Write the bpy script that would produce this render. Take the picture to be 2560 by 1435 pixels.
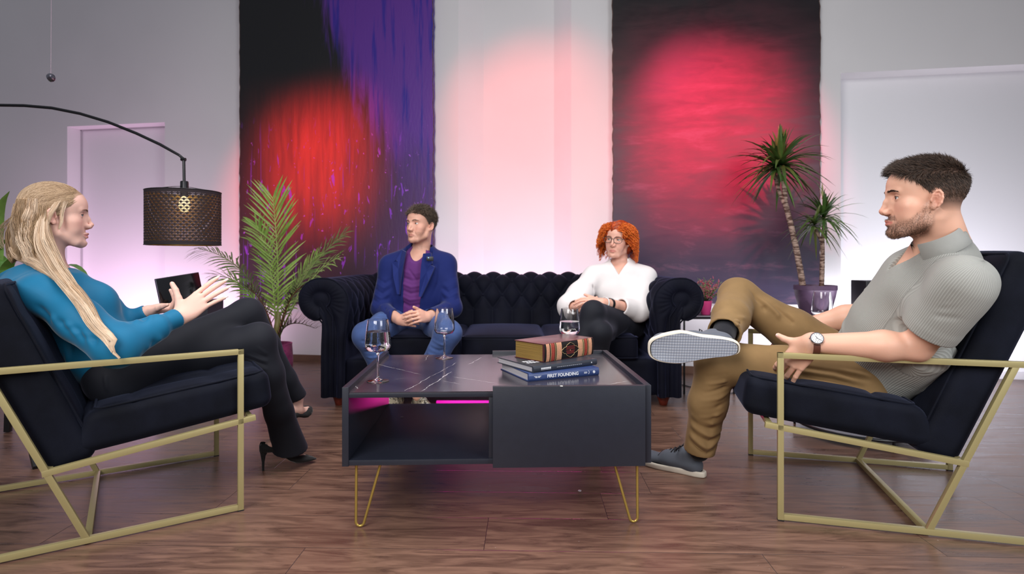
import bpy, bmesh, math, random
import numpy as np
from mathutils import Vector, Matrix
random.seed(7); RNG = np.random.default_rng(7)
for _o in list(bpy.data.objects): bpy.data.objects.remove(_o)
SC = bpy.context.scene
COL = SC.collection
PI = math.pi
R = math.radians
# ------------------------------------------------------------------ camera
FPX, HOR, CAMZ = 1445.0, 647.0, 0.82          # focal length and horizon in pixels of the 2560x1435 frame
cam = bpy.data.cameras.new('camera'); cam_o = bpy.data.objects.new('camera', cam); COL.objects.link(cam_o)
cam.sensor_fit = 'HORIZONTAL'; cam.sensor_width = 36.0
cam.lens = 36.0 * FPX / 2560.0
cam.shift_y = -(717.5 - HOR) / 2560.0
cam_o.location = (0, 0, CAMZ); cam_o.rotation_euler = (R(90), 0, 0)
cam.clip_start = 0.05; cam.clip_end = 60
cam.dof.use_dof = True; cam.dof.focus_distance = 1.95; cam.dof.aperture_fstop = 3.5
SC.camera = cam_o
def at(px, py, D):
    """world point seen at pixel (px, py) at distance D in front of the camera"""
    return Vector(((px - 1280) / FPX * D, D, CAMZ - (py - HOR) / FPX * D))
def onz(px, py, z):
    """world point seen at pixel (px, py) at height z"""
    return at(px, py, (CAMZ - z) * FPX / (py - HOR))
# ------------------------------------------------------------------ view, world, lights
SC.view_settings.view_transform = 'Standard'; SC.view_settings.look = 'None'
SC.view_settings.exposure = 0.0; SC.view_settings.gamma = 1.0
SC.view_settings.use_curve_mapping = False
SC.cycles.max_bounces = 8; SC.cycles.diffuse_bounces = 3; SC.cycles.glossy_bounces = 4
SC.cycles.transmission_bounces = 8; SC.cycles.transparent_max_bounces = 12
SC.cycles.caustics_reflective = False; SC.cycles.caustics_refractive = False
SC.cycles.sample_clamp_indirect = 6.0
W = bpy.data.worlds.new('world'); SC.world = W; W.use_nodes = True
W.node_tree.nodes['Background'].inputs[0].default_value = (0.86, 0.90, 1.0, 1)
W.node_tree.nodes['Background'].inputs[1].default_value = 0.24
def area(name, loc, target, size, energy, color=(1, 1, 1), sy=None, spread=180):
    l = bpy.data.lights.new(name, 'AREA'); l.energy = energy; l.color = color; l.size = size
    if sy: l.shape = 'RECTANGLE'; l.size_y = sy
    l.spread = R(spread)
    o = bpy.data.objects.new(name, l); COL.objects.link(o); o.location = loc
    o.rotation_euler = (Vector(target) - Vector(loc)).to_track_quat('-Z', 'Y').to_euler()
    return o
def spot(name, loc, target, energy, color, ang, blend=1.0, r=0.05):
    l = bpy.data.lights.new(name, 'SPOT'); l.energy = energy; l.color = color
    l.spot_size = R(ang); l.spot_blend = blend; l.shadow_soft_size = r
    o = bpy.data.objects.new(name, l); COL.objects.link(o); o.location = loc
    o.rotation_euler = (Vector(target) - Vector(loc)).to_track_quat('-Z', 'Y').to_euler()
    return o
area('key_softbox', (-1.2, -0.7, 2.3), (0.5, 2.6, 0.55), 1.8, 50, (1.0, 0.97, 0.94), spread=110)
area('fill_softbox', (2.3, -0.4, 2.0), (-0.2, 2.8, 0.55), 1.5, 27, (0.94, 0.97, 1.0), spread=110)
area('ceiling_panel', (0.0, 2.2, 3.3), (0.0, 2.2, 0.0), 2.4, 28, (1.0, 0.98, 0.97), sy=1.4, spread=95)
# coloured wall washers standing on the floor behind the furniture, and spots under the ceiling for the canvases
area('pink_washer_left', (-3.1, 4.45, 0.10), (-3.1, 5.1, 1.1), 1.8, 21, (1.0, 0.62, 0.93), sy=0.25)
area('pink_washer_middle', (-0.1, 4.10, 0.10), (-0.1, 4.42, 0.9), 1.5, 14, (1.0, 0.60, 0.86), sy=0.15)
area('white_washer_right', (2.5, 3.45, 0.10), (2.5, 4.05, 1.2), 1.7, 24, (0.92, 0.88, 1.0), sy=0.25)
spot('red_spot_left', (-0.9, 2.3, 3.3), (-1.58, 4.66, 1.50), 720, (1.0, 0.05, 0.06), 30, 1.0)
spot('red_spot_right', (0.7, 1.8, 3.3), (1.47, 4.1, 1.64), 650, (1.0, 0.05, 0.17), 33, 1.0)
spot('red_spot_middle', (-0.9, 2.2, 3.2), (0.22, 4.4, 1.72), 230, (1.0, 0.11, 0.10), 38, 0.9)
area('magenta_strip_light', (0.1, 3.27, 0.035), (0.1, 2.0, -0.22), 1.1, 0.75, (1.0, 0.03, 0.42), sy=0.03, spread=90)
# ------------------------------------------------------------------ naming helpers
def tag(o, label=None, cat=None, group=None, kind=None):
    if label: o['label'] = label
    if cat: o['category'] = cat
    if group: o['group'] = group
    if kind: o['kind'] = kind
    return o
def thing(name, label, cat, loc=(0, 0, 0), rz=0.0, group=None):
    o = bpy.data.objects.new(name, None); COL.objects.link(o); o.empty_display_size = 0.05
    o.location = loc; o.rotation_euler = (0, 0, rz)
    return tag(o, label, cat, group)
def copy_tree(o, parent=None):
    c = o.copy(); COL.objects.link(c)
    if parent is not None: c.parent = parent
    for ch in list(o.children): copy_tree(ch, c)
    return c
# ------------------------------------------------------------------ mesh helpers
class MB:
    """collects shapes; build() links them as ONE mesh object"""
    def __init__(s): s.v = []; s.f = []; s.n = 0; s.col = []
    def add(s, v, f, col=None):
        v = np.asarray(v, float).reshape(-1, 3)
        if isinstance(f, np.ndarray): f = f.tolist()
        s.f += [[i + s.n for i in q] for q in f] if not (f and False) else []
        s.v.append(v); s.n += len(v)
        s.col.append(np.tile(np.array(col if col is not None else (1, 1, 1), float), (len(v), 1)) if (col is None or np.ndim(col) == 1) else np.asarray(col, float))
        return s
    def box(s, lo, hi, M=None, bev=0.0):
        lo = Vector(lo); hi = Vector(hi)
        if bev <= 0:
            v = [(x, y, z) for x in (lo.x, hi.x) for y in (lo.y, hi.y) for z in (lo.z, hi.z)]
            f = [(0, 1, 3, 2), (4, 6, 7, 5), (0, 4, 5, 1), (2, 3, 7, 6), (0, 2, 6, 4), (1, 5, 7, 3)]
        else:
            bm = bmesh.new(); bmesh.ops.create_cube(bm, size=1.0)
            for q in bm.verts: q.co = Vector([(lo[i] + hi[i]) / 2 + q.co[i] * (hi[i] - lo[i]) for i in range(3)])
            bmesh.ops.bevel(bm, geom=bm.edges[:] , offset=bev, segments=2, affect='EDGES', profile=0.6)
            bm.verts.index_update()
            v = [tuple(q.co) for q in bm.verts]; f = [[q.index for q in p.verts] for p in bm.faces]; bm.free()
        if M is not None: v = [tuple(M @ Vector(q)) for q in v]
        return s.add(v, f)
    def bar(s, a, b, w, h=None, up=(0, 0, 1), ext=0.0, bev=0.0012):
        """rectangular bar from a to b, w across, h along up"""
        a = Vector(a); b = Vector(b); h = h or w
        d = (b - a); L = d.length; d.normalize(); a = a - d * ext; L += 2 * ext
        up = Vector(up); x = d.cross(up)
        if x.length < 1e-4: up = Vector((1, 0, 0)); x = d.cross(up)
        x.normalize(); u = x.cross(d).normalized()
        M = Matrix(((x.x, d.x, u.x, a.x), (x.y, d.y, u.y, a.y), (x.z, d.z, u.z, a.z), (0, 0, 0, 1)))
        return s.box((-w / 2, 0, -h / 2), (w / 2, L, h / 2), M, bev)
    def tube(s, pts, r, seg=10, cap=True, closed=False, col=None):
        P = np.array([tuple(p) for p in pts], float); n = len(P)
        rr = np.full(n, r, float) if np.ndim(r) == 0 else np.asarray(r, float)
        T = np.gradient(P, axis=0) if not closed else (np.roll(P, -1, 0) - np.roll(P, 1, 0))
        T /= np.linalg.norm(T, axis=1)[:, None] + 1e-12
        up = np.array((0, 0, 1.0)) if abs(T[0][2]) < 0.9 else np.array((1.0, 0, 0))
        x = np.cross(T[0], up); x /= np.linalg.norm(x); X = [x]
        for i in range(1, n):
            x = X[-1] - T[i] * np.dot(X[-1], T[i]); x /= np.linalg.norm(x) + 1e-12; X.append(x)
        X = np.array(X); Y = np.cross(T, X)
        a = np.arange(seg) * 2 * PI / seg
        V = P[:, None] + rr[:, None, None] * (np.cos(a)[None, :, None] * X[:, None] + np.sin(a)[None, :, None] * Y[:, None])
        V = V.reshape(-1, 3); F = []
        m = n if closed else n - 1
        for i in range(m):
            j = (i + 1) % n
            for k in range(seg):
                l = (k + 1) % seg
                F.append((i * seg + k, j * seg + k, j * seg + l, i * seg + l))
        if cap and not closed:
            F.append(tuple(range(seg))); F.append(tuple(range((n - 1) * seg, n * seg))[::-1])
        return s.add(V, F, col)
    def lathe(s, prof, seg=32, c=(0, 0, 0), M=None, cap=True):
        V = []; F = []; n = len(prof)
        for r_, z in prof:
            for k in range(seg):
                a = 2 * PI * k / seg; V.append((c[0] + r_ * math.cos(a), c[1] + r_ * math.sin(a), c[2] + z))
        for i in range(n - 1):
            for k in range(seg):
                l = (k + 1) % seg; F.append((i * seg + k, i * seg + l, (i + 1) * seg + l, (i + 1) * seg + k))
        if cap:
            if prof[0][0] > 1e-6: F.append(tuple(range(seg))[::-1])
            if prof[-1][0] > 1e-6: F.append(tuple(range((n - 1) * seg, n * seg)))
        if M is not None: V = [tuple(M @ Vector(q)) for q in V]
        return s.add(V, F)
    def grid(s, P, closed_u=False, closed_v=False, flip=False, col=None):
        """P: array (nu, nv, 3)"""
        P = np.asarray(P, float); nu, nv = P.shape[:2]; F = []
        for i in range(nu if closed_u else nu - 1):
            for j in range(nv if closed_v else nv - 1):
                a = i * nv + j; b = ((i + 1) % nu) * nv + j; c = ((i + 1) % nu) * nv + (j + 1) % nv; d = i * nv + (j + 1) % nv
                F.append((a, d, c, b) if flip else (a, b, c, d))
        return s.add(P.reshape(-1, 3), F, col)
    def prism(s, poly, M, depth):
        """poly in local xy extruded 0..depth along local z"""
        n = len(poly); V = [tuple(M @ Vector((x, y, 0))) for x, y in poly] + [tuple(M @ Vector((x, y, depth))) for x, y in poly]
        F = [tuple(range(n))[::-1], tuple(range(n, 2 * n))] + [(i, (i + 1) % n, (i + 1) % n + n, i + n) for i in range(n)]
        return s.add(V, F)
    def build(s, name, mat, parent=None, smooth=True, angle=35, usecol=False, label=None, fixn=True):
        V = np.concatenate(s.v) if s.v else np.zeros((0, 3))
        me = bpy.data.meshes.new(name); me.from_pydata(V.tolist(), [], s.f); me.update()
        if fixn:
            bm = bmesh.new(); bm.from_mesh(me); bmesh.ops.recalc_face_normals(bm, faces=bm.faces); bm.to_mesh(me); bm.free()
        if usecol:
            a = me.color_attributes.new('Col', 'FLOAT_COLOR', 'POINT')
            C = np.concatenate(s.col); a.data.foreach_set('color', np.concatenate([C, np.ones((len(C), 1))], 1).ravel())
        return finish(me, name, mat, parent, smooth, angle, label)
def finish(me, name, mat, parent, smooth=True, angle=35, label=None):
    me.materials.append(mat)
    if smooth:
        me.polygons.foreach_set('use_smooth', [True] * len(me.polygons))
        if angle and angle < 180:
            try: me.set_sharp_from_angle(angle=R(angle))
            except Exception: pass
    o = bpy.data.objects.new(name, me); COL.objects.link(o)
    if parent is not None: o.parent = parent
    if label: o['label'] = label
    return o
def world_part(name, mb, mat, root, **kw):
    """part whose shapes are given in world space, under a root with a location"""
    o = mb.build(name, mat, root, **kw)
    M = Matrix.LocRotScale(root.location, root.rotation_euler, None) if root.parent is None else Matrix.LocRotScale(root.parent.location, root.parent.rotation_euler, None)
    o.matrix_parent_inverse = Matrix.Identity(4)
    o.data.transform(M.inverted())
    return o
def arr_mesh(name, V, F, mat, parent=None, cols=None, root=None, smooth=True):
    """numpy verts (n,3), quads/tris (m,k)"""
    me = bpy.data.meshes.new(name); V = np.asarray(V, float); F = np.asarray(F, np.int32)
    if root is not None:
        M = np.array(Matrix.LocRotScale(root.location, root.rotation_euler, None).inverted())
        V = V @ M[:3, :3].T + M[:3, 3]
    k = F.shape[1]
    me.vertices.add(len(V)); me.vertices.foreach_set('co', V.ravel())
    me.loops.add(F.size); me.loops.foreach_set('vertex_index', F.ravel())
    me.polygons.add(len(F)); me.polygons.foreach_set('loop_start', np.arange(len(F), dtype=np.int32) * k)
    me.update(calc_edges=True); me.validate()
    if cols is not None:
        a = me.color_attributes.new('Col', 'FLOAT_COLOR', 'POINT')
        a.data.foreach_set('color', np.concatenate([cols, np.ones((len(cols), 1))], 1).astype(np.float32).ravel())
    return finish(me, name, mat, parent, smooth, None)
# ------------------------------------------------------------------ materials
def mat(name, col=(0.5, 0.5, 0.5), rough=0.5, metal=0.0, sheen=0.0, spec=0.5, var=0.0, vscale=20, bump=0.0, bscale=200, sub=0.0, vcol=False, coat=0.0, sheen_col=None, stretch=(1, 1, 1), emis=None):
    m = bpy.data.materials.new(name); m.use_nodes = True; nt = m.node_tree; N = nt.nodes; L = nt.links
    b = N['Principled BSDF']
    b.inputs['Base Color'].default_value = (*col, 1); b.inputs['Roughness'].default_value = rough
    b.inputs['Metallic'].default_value = metal; b.inputs['Specular IOR Level'].default_value = spec
    if sheen:
        b.inputs['Sheen Weight'].default_value = sheen; b.inputs['Sheen Roughness'].default_value = 0.35
        if sheen_col: b.inputs['Sheen Tint'].default_value = (*sheen_col, 1)
    if coat: b.inputs['Coat Weight'].default_value = coat
    if sub:
        b.inputs['Subsurface Weight'].default_value = sub; b.inputs['Subsurface Radius'].default_value = (1.0, 0.35, 0.2); b.inputs['Subsurface Scale'].default_value = 0.008
    tc = N.new('ShaderNodeTexCoord'); mp = N.new('ShaderNodeMapping'); L.new(tc.outputs['Object'], mp.inputs[0]); mp.inputs['Scale'].default_value = stretch
    src = None
    if vcol:
        a = N.new('ShaderNodeVertexColor'); a.layer_name = 'Col'; src = a.outputs[0]
    if var:
        n = N.new('ShaderNodeTexNoise'); n.inputs['Scale'].default_value = vscale; n.inputs['Detail'].default_value = 5; L.new(mp.outputs[0], n.inputs[0])
        mr = N.new('ShaderNodeMapRange'); mr.inputs[3].default_value = 1 - var; mr.inputs[4].default_value = 1 + var; mr.inputs[1].default_value = 0.3; mr.inputs[2].default_value = 0.7
        L.new(n.outputs[0], mr.inputs[0])
        mx = N.new('ShaderNodeVectorMath'); mx.operation = 'MULTIPLY'
        if src: L.new(src, mx.inputs[0])
        else: mx.inputs[0].default_value = col
        L.new(mr.outputs[0], mx.inputs[1]); src = mx.outputs[0]
    if src: L.new(src, b.inputs['Base Color'])
    if bump:
        n2 = N.new('ShaderNodeTexNoise'); n2.inputs['Scale'].default_value = bscale; n2.inputs['Detail'].default_value = 3; L.new(mp.outputs[0], n2.inputs[0])
        bp = N.new('ShaderNodeBump'); bp.inputs['Strength'].default_value = bump; bp.inputs['Distance'].default_value = 0.002
        L.new(n2.outputs[0], bp.inputs['Height']); L.new(bp.outputs[0], b.inputs['Normal'])
    if emis:
        b.inputs['Emission Color'].default_value = (*emis[0], 1); b.inputs['Emission Strength'].default_value = emis[1]
    return m
def glass_mat(name, col=(1, 1, 1), ior=1.45, rough=0.0):
    m = bpy.data.materials.new(name); m.use_nodes = True; b = m.node_tree.nodes['Principled BSDF']
    b.inputs['Base Color'].default_value = (*col, 1); b.inputs['Transmission Weight'].default_value = 1.0
    b.inputs['Roughness'].default_value = rough; b.inputs['IOR'].default_value = ior
    return m
def lin(r, g, b):
    f = lambda c: (c / 255 / 12.92) if c / 255 <= 0.04045 else ((c / 255 + 0.055) / 1.055) ** 2.4
    return (f(r), f(g), f(b))
# ------------------------------------------------------------------ distance fields meshed into one smooth skin
def _v(p): return np.array(tuple(p), float)
class SDF:
    def __init__(s): s.ops = []
    def cone(s, a, b, ra, rb=None, k=0.02, mode='add', n=None, fl=1.0):
        rb = ra if rb is None else rb
        s.ops.append(('cone', (_v(a), _v(b), ra, rb, None if n is None else _v(n) / np.linalg.norm(_v(n)), fl), mode, k)); return s
    def chain(s, pts, rs, k=0.015, mode='add', n=None, fl=1.0):
        if np.ndim(rs) == 0: rs = [rs] * len(pts)
        for i in range(len(pts) - 1): s.cone(pts[i], pts[i + 1], rs[i], rs[i + 1], k, mode, n, fl)
        return s
    def ell(s, c, r, M=None, k=0.02, mode='add'):
        if np.ndim(r) == 0: r = (r, r, r)
        s.ops.append(('ell', (_v(c), np.array(r, float), np.eye(3) if M is None else np.array(M)[:3, :3]), mode, k)); return s
    def planes(s, pl, lo, hi, k=0.004, mode='sub'):
        s.ops.append(('pl', ([(_v(n) / np.linalg.norm(_v(n)), float(np.dot(_v(n) / np.linalg.norm(_v(n)), _v(p)))) for n, p in pl], _v(lo), _v(hi)), mode, k)); return s
    def bbox(s, op):
        kind, p = op[0], op[1]
        if kind == 'cone':
            r = max(p[2], p[3]) * max(1, p[5]); return np.minimum(p[0], p[1]) - r, np.maximum(p[0], p[1]) + r
        if kind == 'ell':
            e = np.sqrt(((p[2] * p[1][None, :]) ** 2).sum(1)); return p[0] - e, p[0] + e
        return p[1], p[2]
    def ev(s, op, X, Y, Z):
        kind, p = op[0], op[1]
        if kind == 'cone':
            a, b, ra, rb, n, fl = p; d = b - a; L2 = max(float(d @ d), 1e-12)
            x = X - a[0]; y = Y - a[1]; z = Z - a[2]
            t = np.clip((x * d[0] + y * d[1] + z * d[2]) / L2, 0, 1)
            x = x - t * d[0]; y = y - t * d[1]; z = z - t * d[2]
            if n is not None and fl != 1.0:      # squash (fl<1) or stretch along n
                q = (x * n[0] + y * n[1] + z * n[2]) * (1 / fl - 1); x = x + q * n[0]; y = y + q * n[1]; z = z + q * n[2]
                sc = min(1.0, fl + 0.15)
            else: sc = 1.0
            return (np.sqrt(x * x + y * y + z * z) - (ra + (rb - ra) * t)) * sc
        if kind == 'ell':
            c, r, M = p; x = X - c[0]; y = Y - c[1]; z = Z - c[2]
            u = (x * M[0, 0] + y * M[1, 0] + z * M[2, 0]); v = (x * M[0, 1] + y * M[1, 1] + z * M[2, 1]); w = (x * M[0, 2] + y * M[1, 2] + z * M[2, 2])
            k0 = np.sqrt((u / r[0]) ** 2 + (v / r[1]) ** 2 + (w / r[2]) ** 2)
            k1 = np.sqrt((u / r[0] ** 2) ** 2 + (v / r[1] ** 2) ** 2 + (w / r[2] ** 2) ** 2)
            return k0 * (k0 - 1) / np.maximum(k1, 1e-6)
        d = None
        for n, o in p[0]:
            q = X * n[0] + Y * n[1] + Z * n[2] - o; d = q if d is None else np.maximum(d, q)
        return d
    def field(s, lo, hi, h):
        n = np.ceil((hi - lo) / h).astype(int) + 1
        ax = [(lo[i] + np.arange(n[i]) * h).astype(np.float32) for i in range(3)]
        F = np.full(tuple(n), 0.08, np.float32)
        km = max([o[3] for o in s.ops]) + 3 * h
        for op in s.ops:
            a, b = s.bbox(op); m = km
            i0 = np.maximum(np.floor((a - m - lo) / h).astype(int), 0); i1 = np.minimum(np.ceil((b + m - lo) / h).astype(int) + 1, n)
            if (i1 <= i0).any(): continue
            X = ax[0][i0[0]:i1[0], None, None]; Y = ax[1][None, i0[1]:i1[1], None]; Z = ax[2][None, None, i0[2]:i1[2]]
            d = s.ev(op, X, Y, Z).astype(np.float32); k = max(op[3], 1e-5)
            sl = (slice(i0[0], i1[0]), slice(i0[1], i1[1]), slice(i0[2], i1[2])); G = F[sl]
            if op[2] == 'add':
                hh = np.maximum(k - np.abs(G - d), 0) / k; F[sl] = np.minimum(G, d) - hh * hh * k * 0.25
            else:
                d = -d; hh = np.maximum(k - np.abs(G - d), 0) / k; F[sl] = np.maximum(G, d) + hh * hh * k * 0.25
        return F
    def mesh(s, h=0.004, lo=None, hi=None):
        if lo is None:
            bb = [s.bbox(o) for o in s.ops if o[2] == 'add']
            lo = np.min([b[0] for b in bb], 0) - 0.015; hi = np.max([b[1] for b in bb], 0) + 0.015
        lo = _v(lo); hi = _v(hi)
        F = s.field(lo, hi, h)
        return surf_nets(F, lo, h)
def surf_nets(F, lo, h):
    S = F < 0
    c = np.zeros(tuple(np.array(F.shape) - 1), np.uint8)
    for i in (0, 1):
        for j in (0, 1):
            for k in (0, 1):
                c += S[i:S.shape[0] - 1 + i, j:S.shape[1] - 1 + j, k:S.shape[2] - 1 + k]
    act = (c > 0) & (c < 8); ii = np.argwhere(act); idx = np.full(act.shape, -1, np.int32); idx[act] = np.arange(len(ii))
    acc = np.zeros((len(ii), 3)); cnt = np.zeros(len(ii))
    cor = [(i, j, k) for i in (0, 1) for j in (0, 1) for k in (0, 1)]
    val = {q: F[ii[:, 0] + q[0], ii[:, 1] + q[1], ii[:, 2] + q[2]] for q in cor}
    for a in cor:
        for d in range(3):
            if a[d] == 0:
                b = list(a); b[d] = 1; b = tuple(b); va, vb = val[a], val[b]; m = (va < 0) != (vb < 0)
                t = va[m] / (va[m] - vb[m]); p = np.tile(np.array(a, float), (m.sum(), 1)); p[:, d] = t
                acc[m] += p; cnt[m] += 1
    V = (ii + acc / cnt[:, None]) * h + lo
    Q = []
    for d in range(3):
        e = [slice(None)] * 3; f = [slice(None)] * 3; e[d] = slice(0, -1); f[d] = slice(1, None)
        m = S[tuple(e)] != S[tuple(f)]; q = np.argwhere(m); o1, o2 = [(1, 2), (2, 0), (0, 1)][d]
        q = q[(q[:, o1] > 0) & (q[:, o2] > 0) & (q[:, o1] < act.shape[o1]) & (q[:, o2] < act.shape[o2])]
        s0 = S[q[:, 0], q[:, 1], q[:, 2]]
        def g(a, b):
            r = q.copy(); r[:, o1] -= a; r[:, o2] -= b; return idx[r[:, 0], r[:, 1], r[:, 2]]
        qq = np.stack([g(1, 1), g(0, 1), g(0, 0), g(1, 0)], 1); qq[~s0] = qq[~s0][:, ::-1]; Q.append(qq)
    Q = np.concatenate(Q); Q = Q[(Q >= 0).all(1)]
    return V, Q
def vnorm(V, F):
    N = np.zeros_like(V); a = V[F[:, 2]] - V[F[:, 0]]; b = V[F[:, 3]] - V[F[:, 1]]; n = np.cross(a, b)
    for k in range(4): np.add.at(N, F[:, k], n)
    return N / (np.linalg.norm(N, axis=1)[:, None] + 1e-12)
def segdist(P, a, b):
    a = _v(a); b = _v(b); d = b - a; t = np.clip(((P - a) @ d) / (d @ d + 1e-12), 0, 1)
    return np.linalg.norm(P - (a + t[:, None] * d), axis=1), t
def folds(V, N, lines):
    """creases: (points, width, amplitude); raised for amplitude>0, fading to the ends"""
    D = np.zeros(len(V))
    for pts, w, amp in lines:
        pts = [_v(p) for p in pts]; n = len(pts) - 1
        lo = np.min(pts, 0) - 3 * w; hi = np.max(pts, 0) + 3 * w
        m = ((V > lo) & (V < hi)).all(1)
        if not m.any(): continue
        P = V[m]; best = np.full(len(P), 1e9); tt = np.zeros(len(P))
        for i in range(n):
            d, t = segdist(P, pts[i], pts[i + 1]); u = d < best; best[u] = d[u]; tt[u] = (i + t[u]) / n
        D[m] += amp * 1.25 * np.exp(-(best / (w * 0.85)) ** 2) * np.sin(np.clip(tt, 0.02, 0.98) * PI) ** 0.5
    return V + N * D[:, None]
def snoise(P, f, seed=0):
    """cheap smooth noise in -1..1"""
    r = np.random.default_rng(seed); o = np.zeros(len(P))
    for i in range(5):
        k = r.normal(size=3); k /= np.linalg.norm(k); k2 = r.normal(size=3); k2 /= np.linalg.norm(k2)
        o += np.sin((P @ k) * f * (0.7 + 0.25 * i) + r.uniform(0, 6) + 1.3 * np.sin((P @ k2) * f * 0.6 + r.uniform(0, 6)))
    return o / 3.2
def strands(paths, radii, seg=3):
    """paths (n, m, 3), radii (n, m) or (m,) -> verts, quads for thin tapering hairs"""
    P = np.asarray(paths, float); n, m = P.shape[:2]; r = np.broadcast_to(np.asarray(radii, float), (n, m))
    T = np.gradient(P, axis=1); T /= np.linalg.norm(T, axis=2)[..., None] + 1e-9
    ref = np.array([0.62, 0.35, 0.70])
    X = np.cross(T, ref); X /= np.linalg.norm(X, axis=2)[..., None] + 1e-9; Y = np.cross(T, X)
    a = np.arange(seg) * 2 * PI / seg
    V = P[:, :, None] + r[:, :, None, None] * (np.cos(a)[:, None] * X[:, :, None] + np.sin(a)[:, None] * Y[:, :, None])
    base = (np.arange(n) * m * seg)[:, None, None] + (np.arange(m - 1) * seg)[None, :, None]
    k = np.arange(seg)[None, None, :]; l = (k + 1) % seg
    F = np.stack([base + k, base + seg + k, base + seg + l, base + l], -1).reshape(-1, 4)
    return V.reshape(-1, 3), F
def join(parts):
    V = []; F = []; C = []; n = 0
    for p in parts:
        V.append(p[0]); F.append(p[1] + n); n += len(p[0])
        if len(p) > 2: C.append(p[2])
    return np.concatenate(V), np.concatenate(F), (np.concatenate(C) if C else None)
def frame(fwd, up=(0, 0, 1)):
    """columns right, forward, up"""
    f = Vector(fwd).normalized(); u = Vector(up); r = f.cross(u).normalized(); u = r.cross(f)
    return Matrix(((r.x, f.x, u.x), (r.y, f.y, u.y), (r.z, f.z, u.z)))
# ------------------------------------------------------------------ small node language
class NG:
    def __init__(s, name, rough=0.5, spec=0.5):
        s.m = bpy.data.materials.new(name); s.m.use_nodes = True; s.nt = s.m.node_tree; s.N = s.nt.nodes; s.L = s.nt.links
        s.b = s.N['Principled BSDF']; s.b.inputs['Roughness'].default_value = rough; s.b.inputs['Specular IOR Level'].default_value = spec
        s.tc = s.N.new('ShaderNodeTexCoord')
    def put(s, inp, v):
        if isinstance(v, bpy.types.NodeSocket): s.L.new(v, inp)
        elif isinstance(v, tuple) and inp.type == 'RGBA' and len(v) == 3: inp.default_value = (*v, 1)
        else: inp.default_value = v
    def math(s, op, a, b=0.0, c=0.0, clamp=False):
        n = s.N.new('ShaderNodeMath'); n.operation = op; n.use_clamp = clamp
        s.put(n.inputs[0], a); s.put(n.inputs[1], b)
        if op in ('MULTIPLY_ADD', 'COMPARE'): s.put(n.inputs[2], c)
        return n.outputs[0]
    def sep(s, v):
        n = s.N.new('ShaderNodeSeparateXYZ'); s.put(n.inputs[0], v); return n.outputs
    def comb(s, x, y, z=0.0):
        n = s.N.new('ShaderNodeCombineXYZ'); s.put(n.inputs[0], x); s.put(n.inputs[1], y); s.put(n.inputs[2], z); return n.outputs[0]
    def mul(s, v, k):
        n = s.N.new('ShaderNodeVectorMath'); n.operation = 'MULTIPLY'; s.put(n.inputs[0], v); s.put(n.inputs[1], k); return n.outputs[0]
    def noise(s, v, scale=5.0, detail=4.0, rough=0.5, dist=0.0):
        n = s.N.new('ShaderNodeTexNoise'); s.put(n.inputs['Vector'], v); n.inputs['Scale'].default_value = scale; n.inputs['Detail'].default_value = detail
        n.inputs['Roughness'].default_value = rough; n.inputs['Distortion'].default_value = dist; return n.outputs[0]
    def white(s, v):
        n = s.N.new('ShaderNodeTexWhiteNoise'); s.put(n.inputs['Vector'], v); return n.outputs[0]
    def ss(s, x, a, b, o0=0.0, o1=1.0):
        n = s.N.new('ShaderNodeMapRange'); n.interpolation_type = 'SMOOTHSTEP'; s.put(n.inputs[0], x)
        n.inputs[1].default_value = a; n.inputs[2].default_value = b; n.inputs[3].default_value = o0; n.inputs[4].default_value = o1; return n.outputs[0]
    def mix(s, f, a, b):
        n = s.N.new('ShaderNodeMix'); n.data_type = 'RGBA'; s.put(n.inputs[0], f); s.put(n.inputs[6], a); s.put(n.inputs[7], b); return n.outputs[2]
    def bump(s, h, strength=0.3, dist=0.002):
        n = s.N.new('ShaderNodeBump'); n.inputs['Strength'].default_value = strength; n.inputs['Distance'].default_value = dist
        s.put(n.inputs['Height'], h); s.L.new(n.outputs[0], s.b.inputs['Normal'])
    def out(s, col=None, rough=None):
        if col is not None: s.put(s.b.inputs['Base Color'], col)
        if rough is not None: s.put(s.b.inputs['Roughness'], rough)
        return s.m
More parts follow.
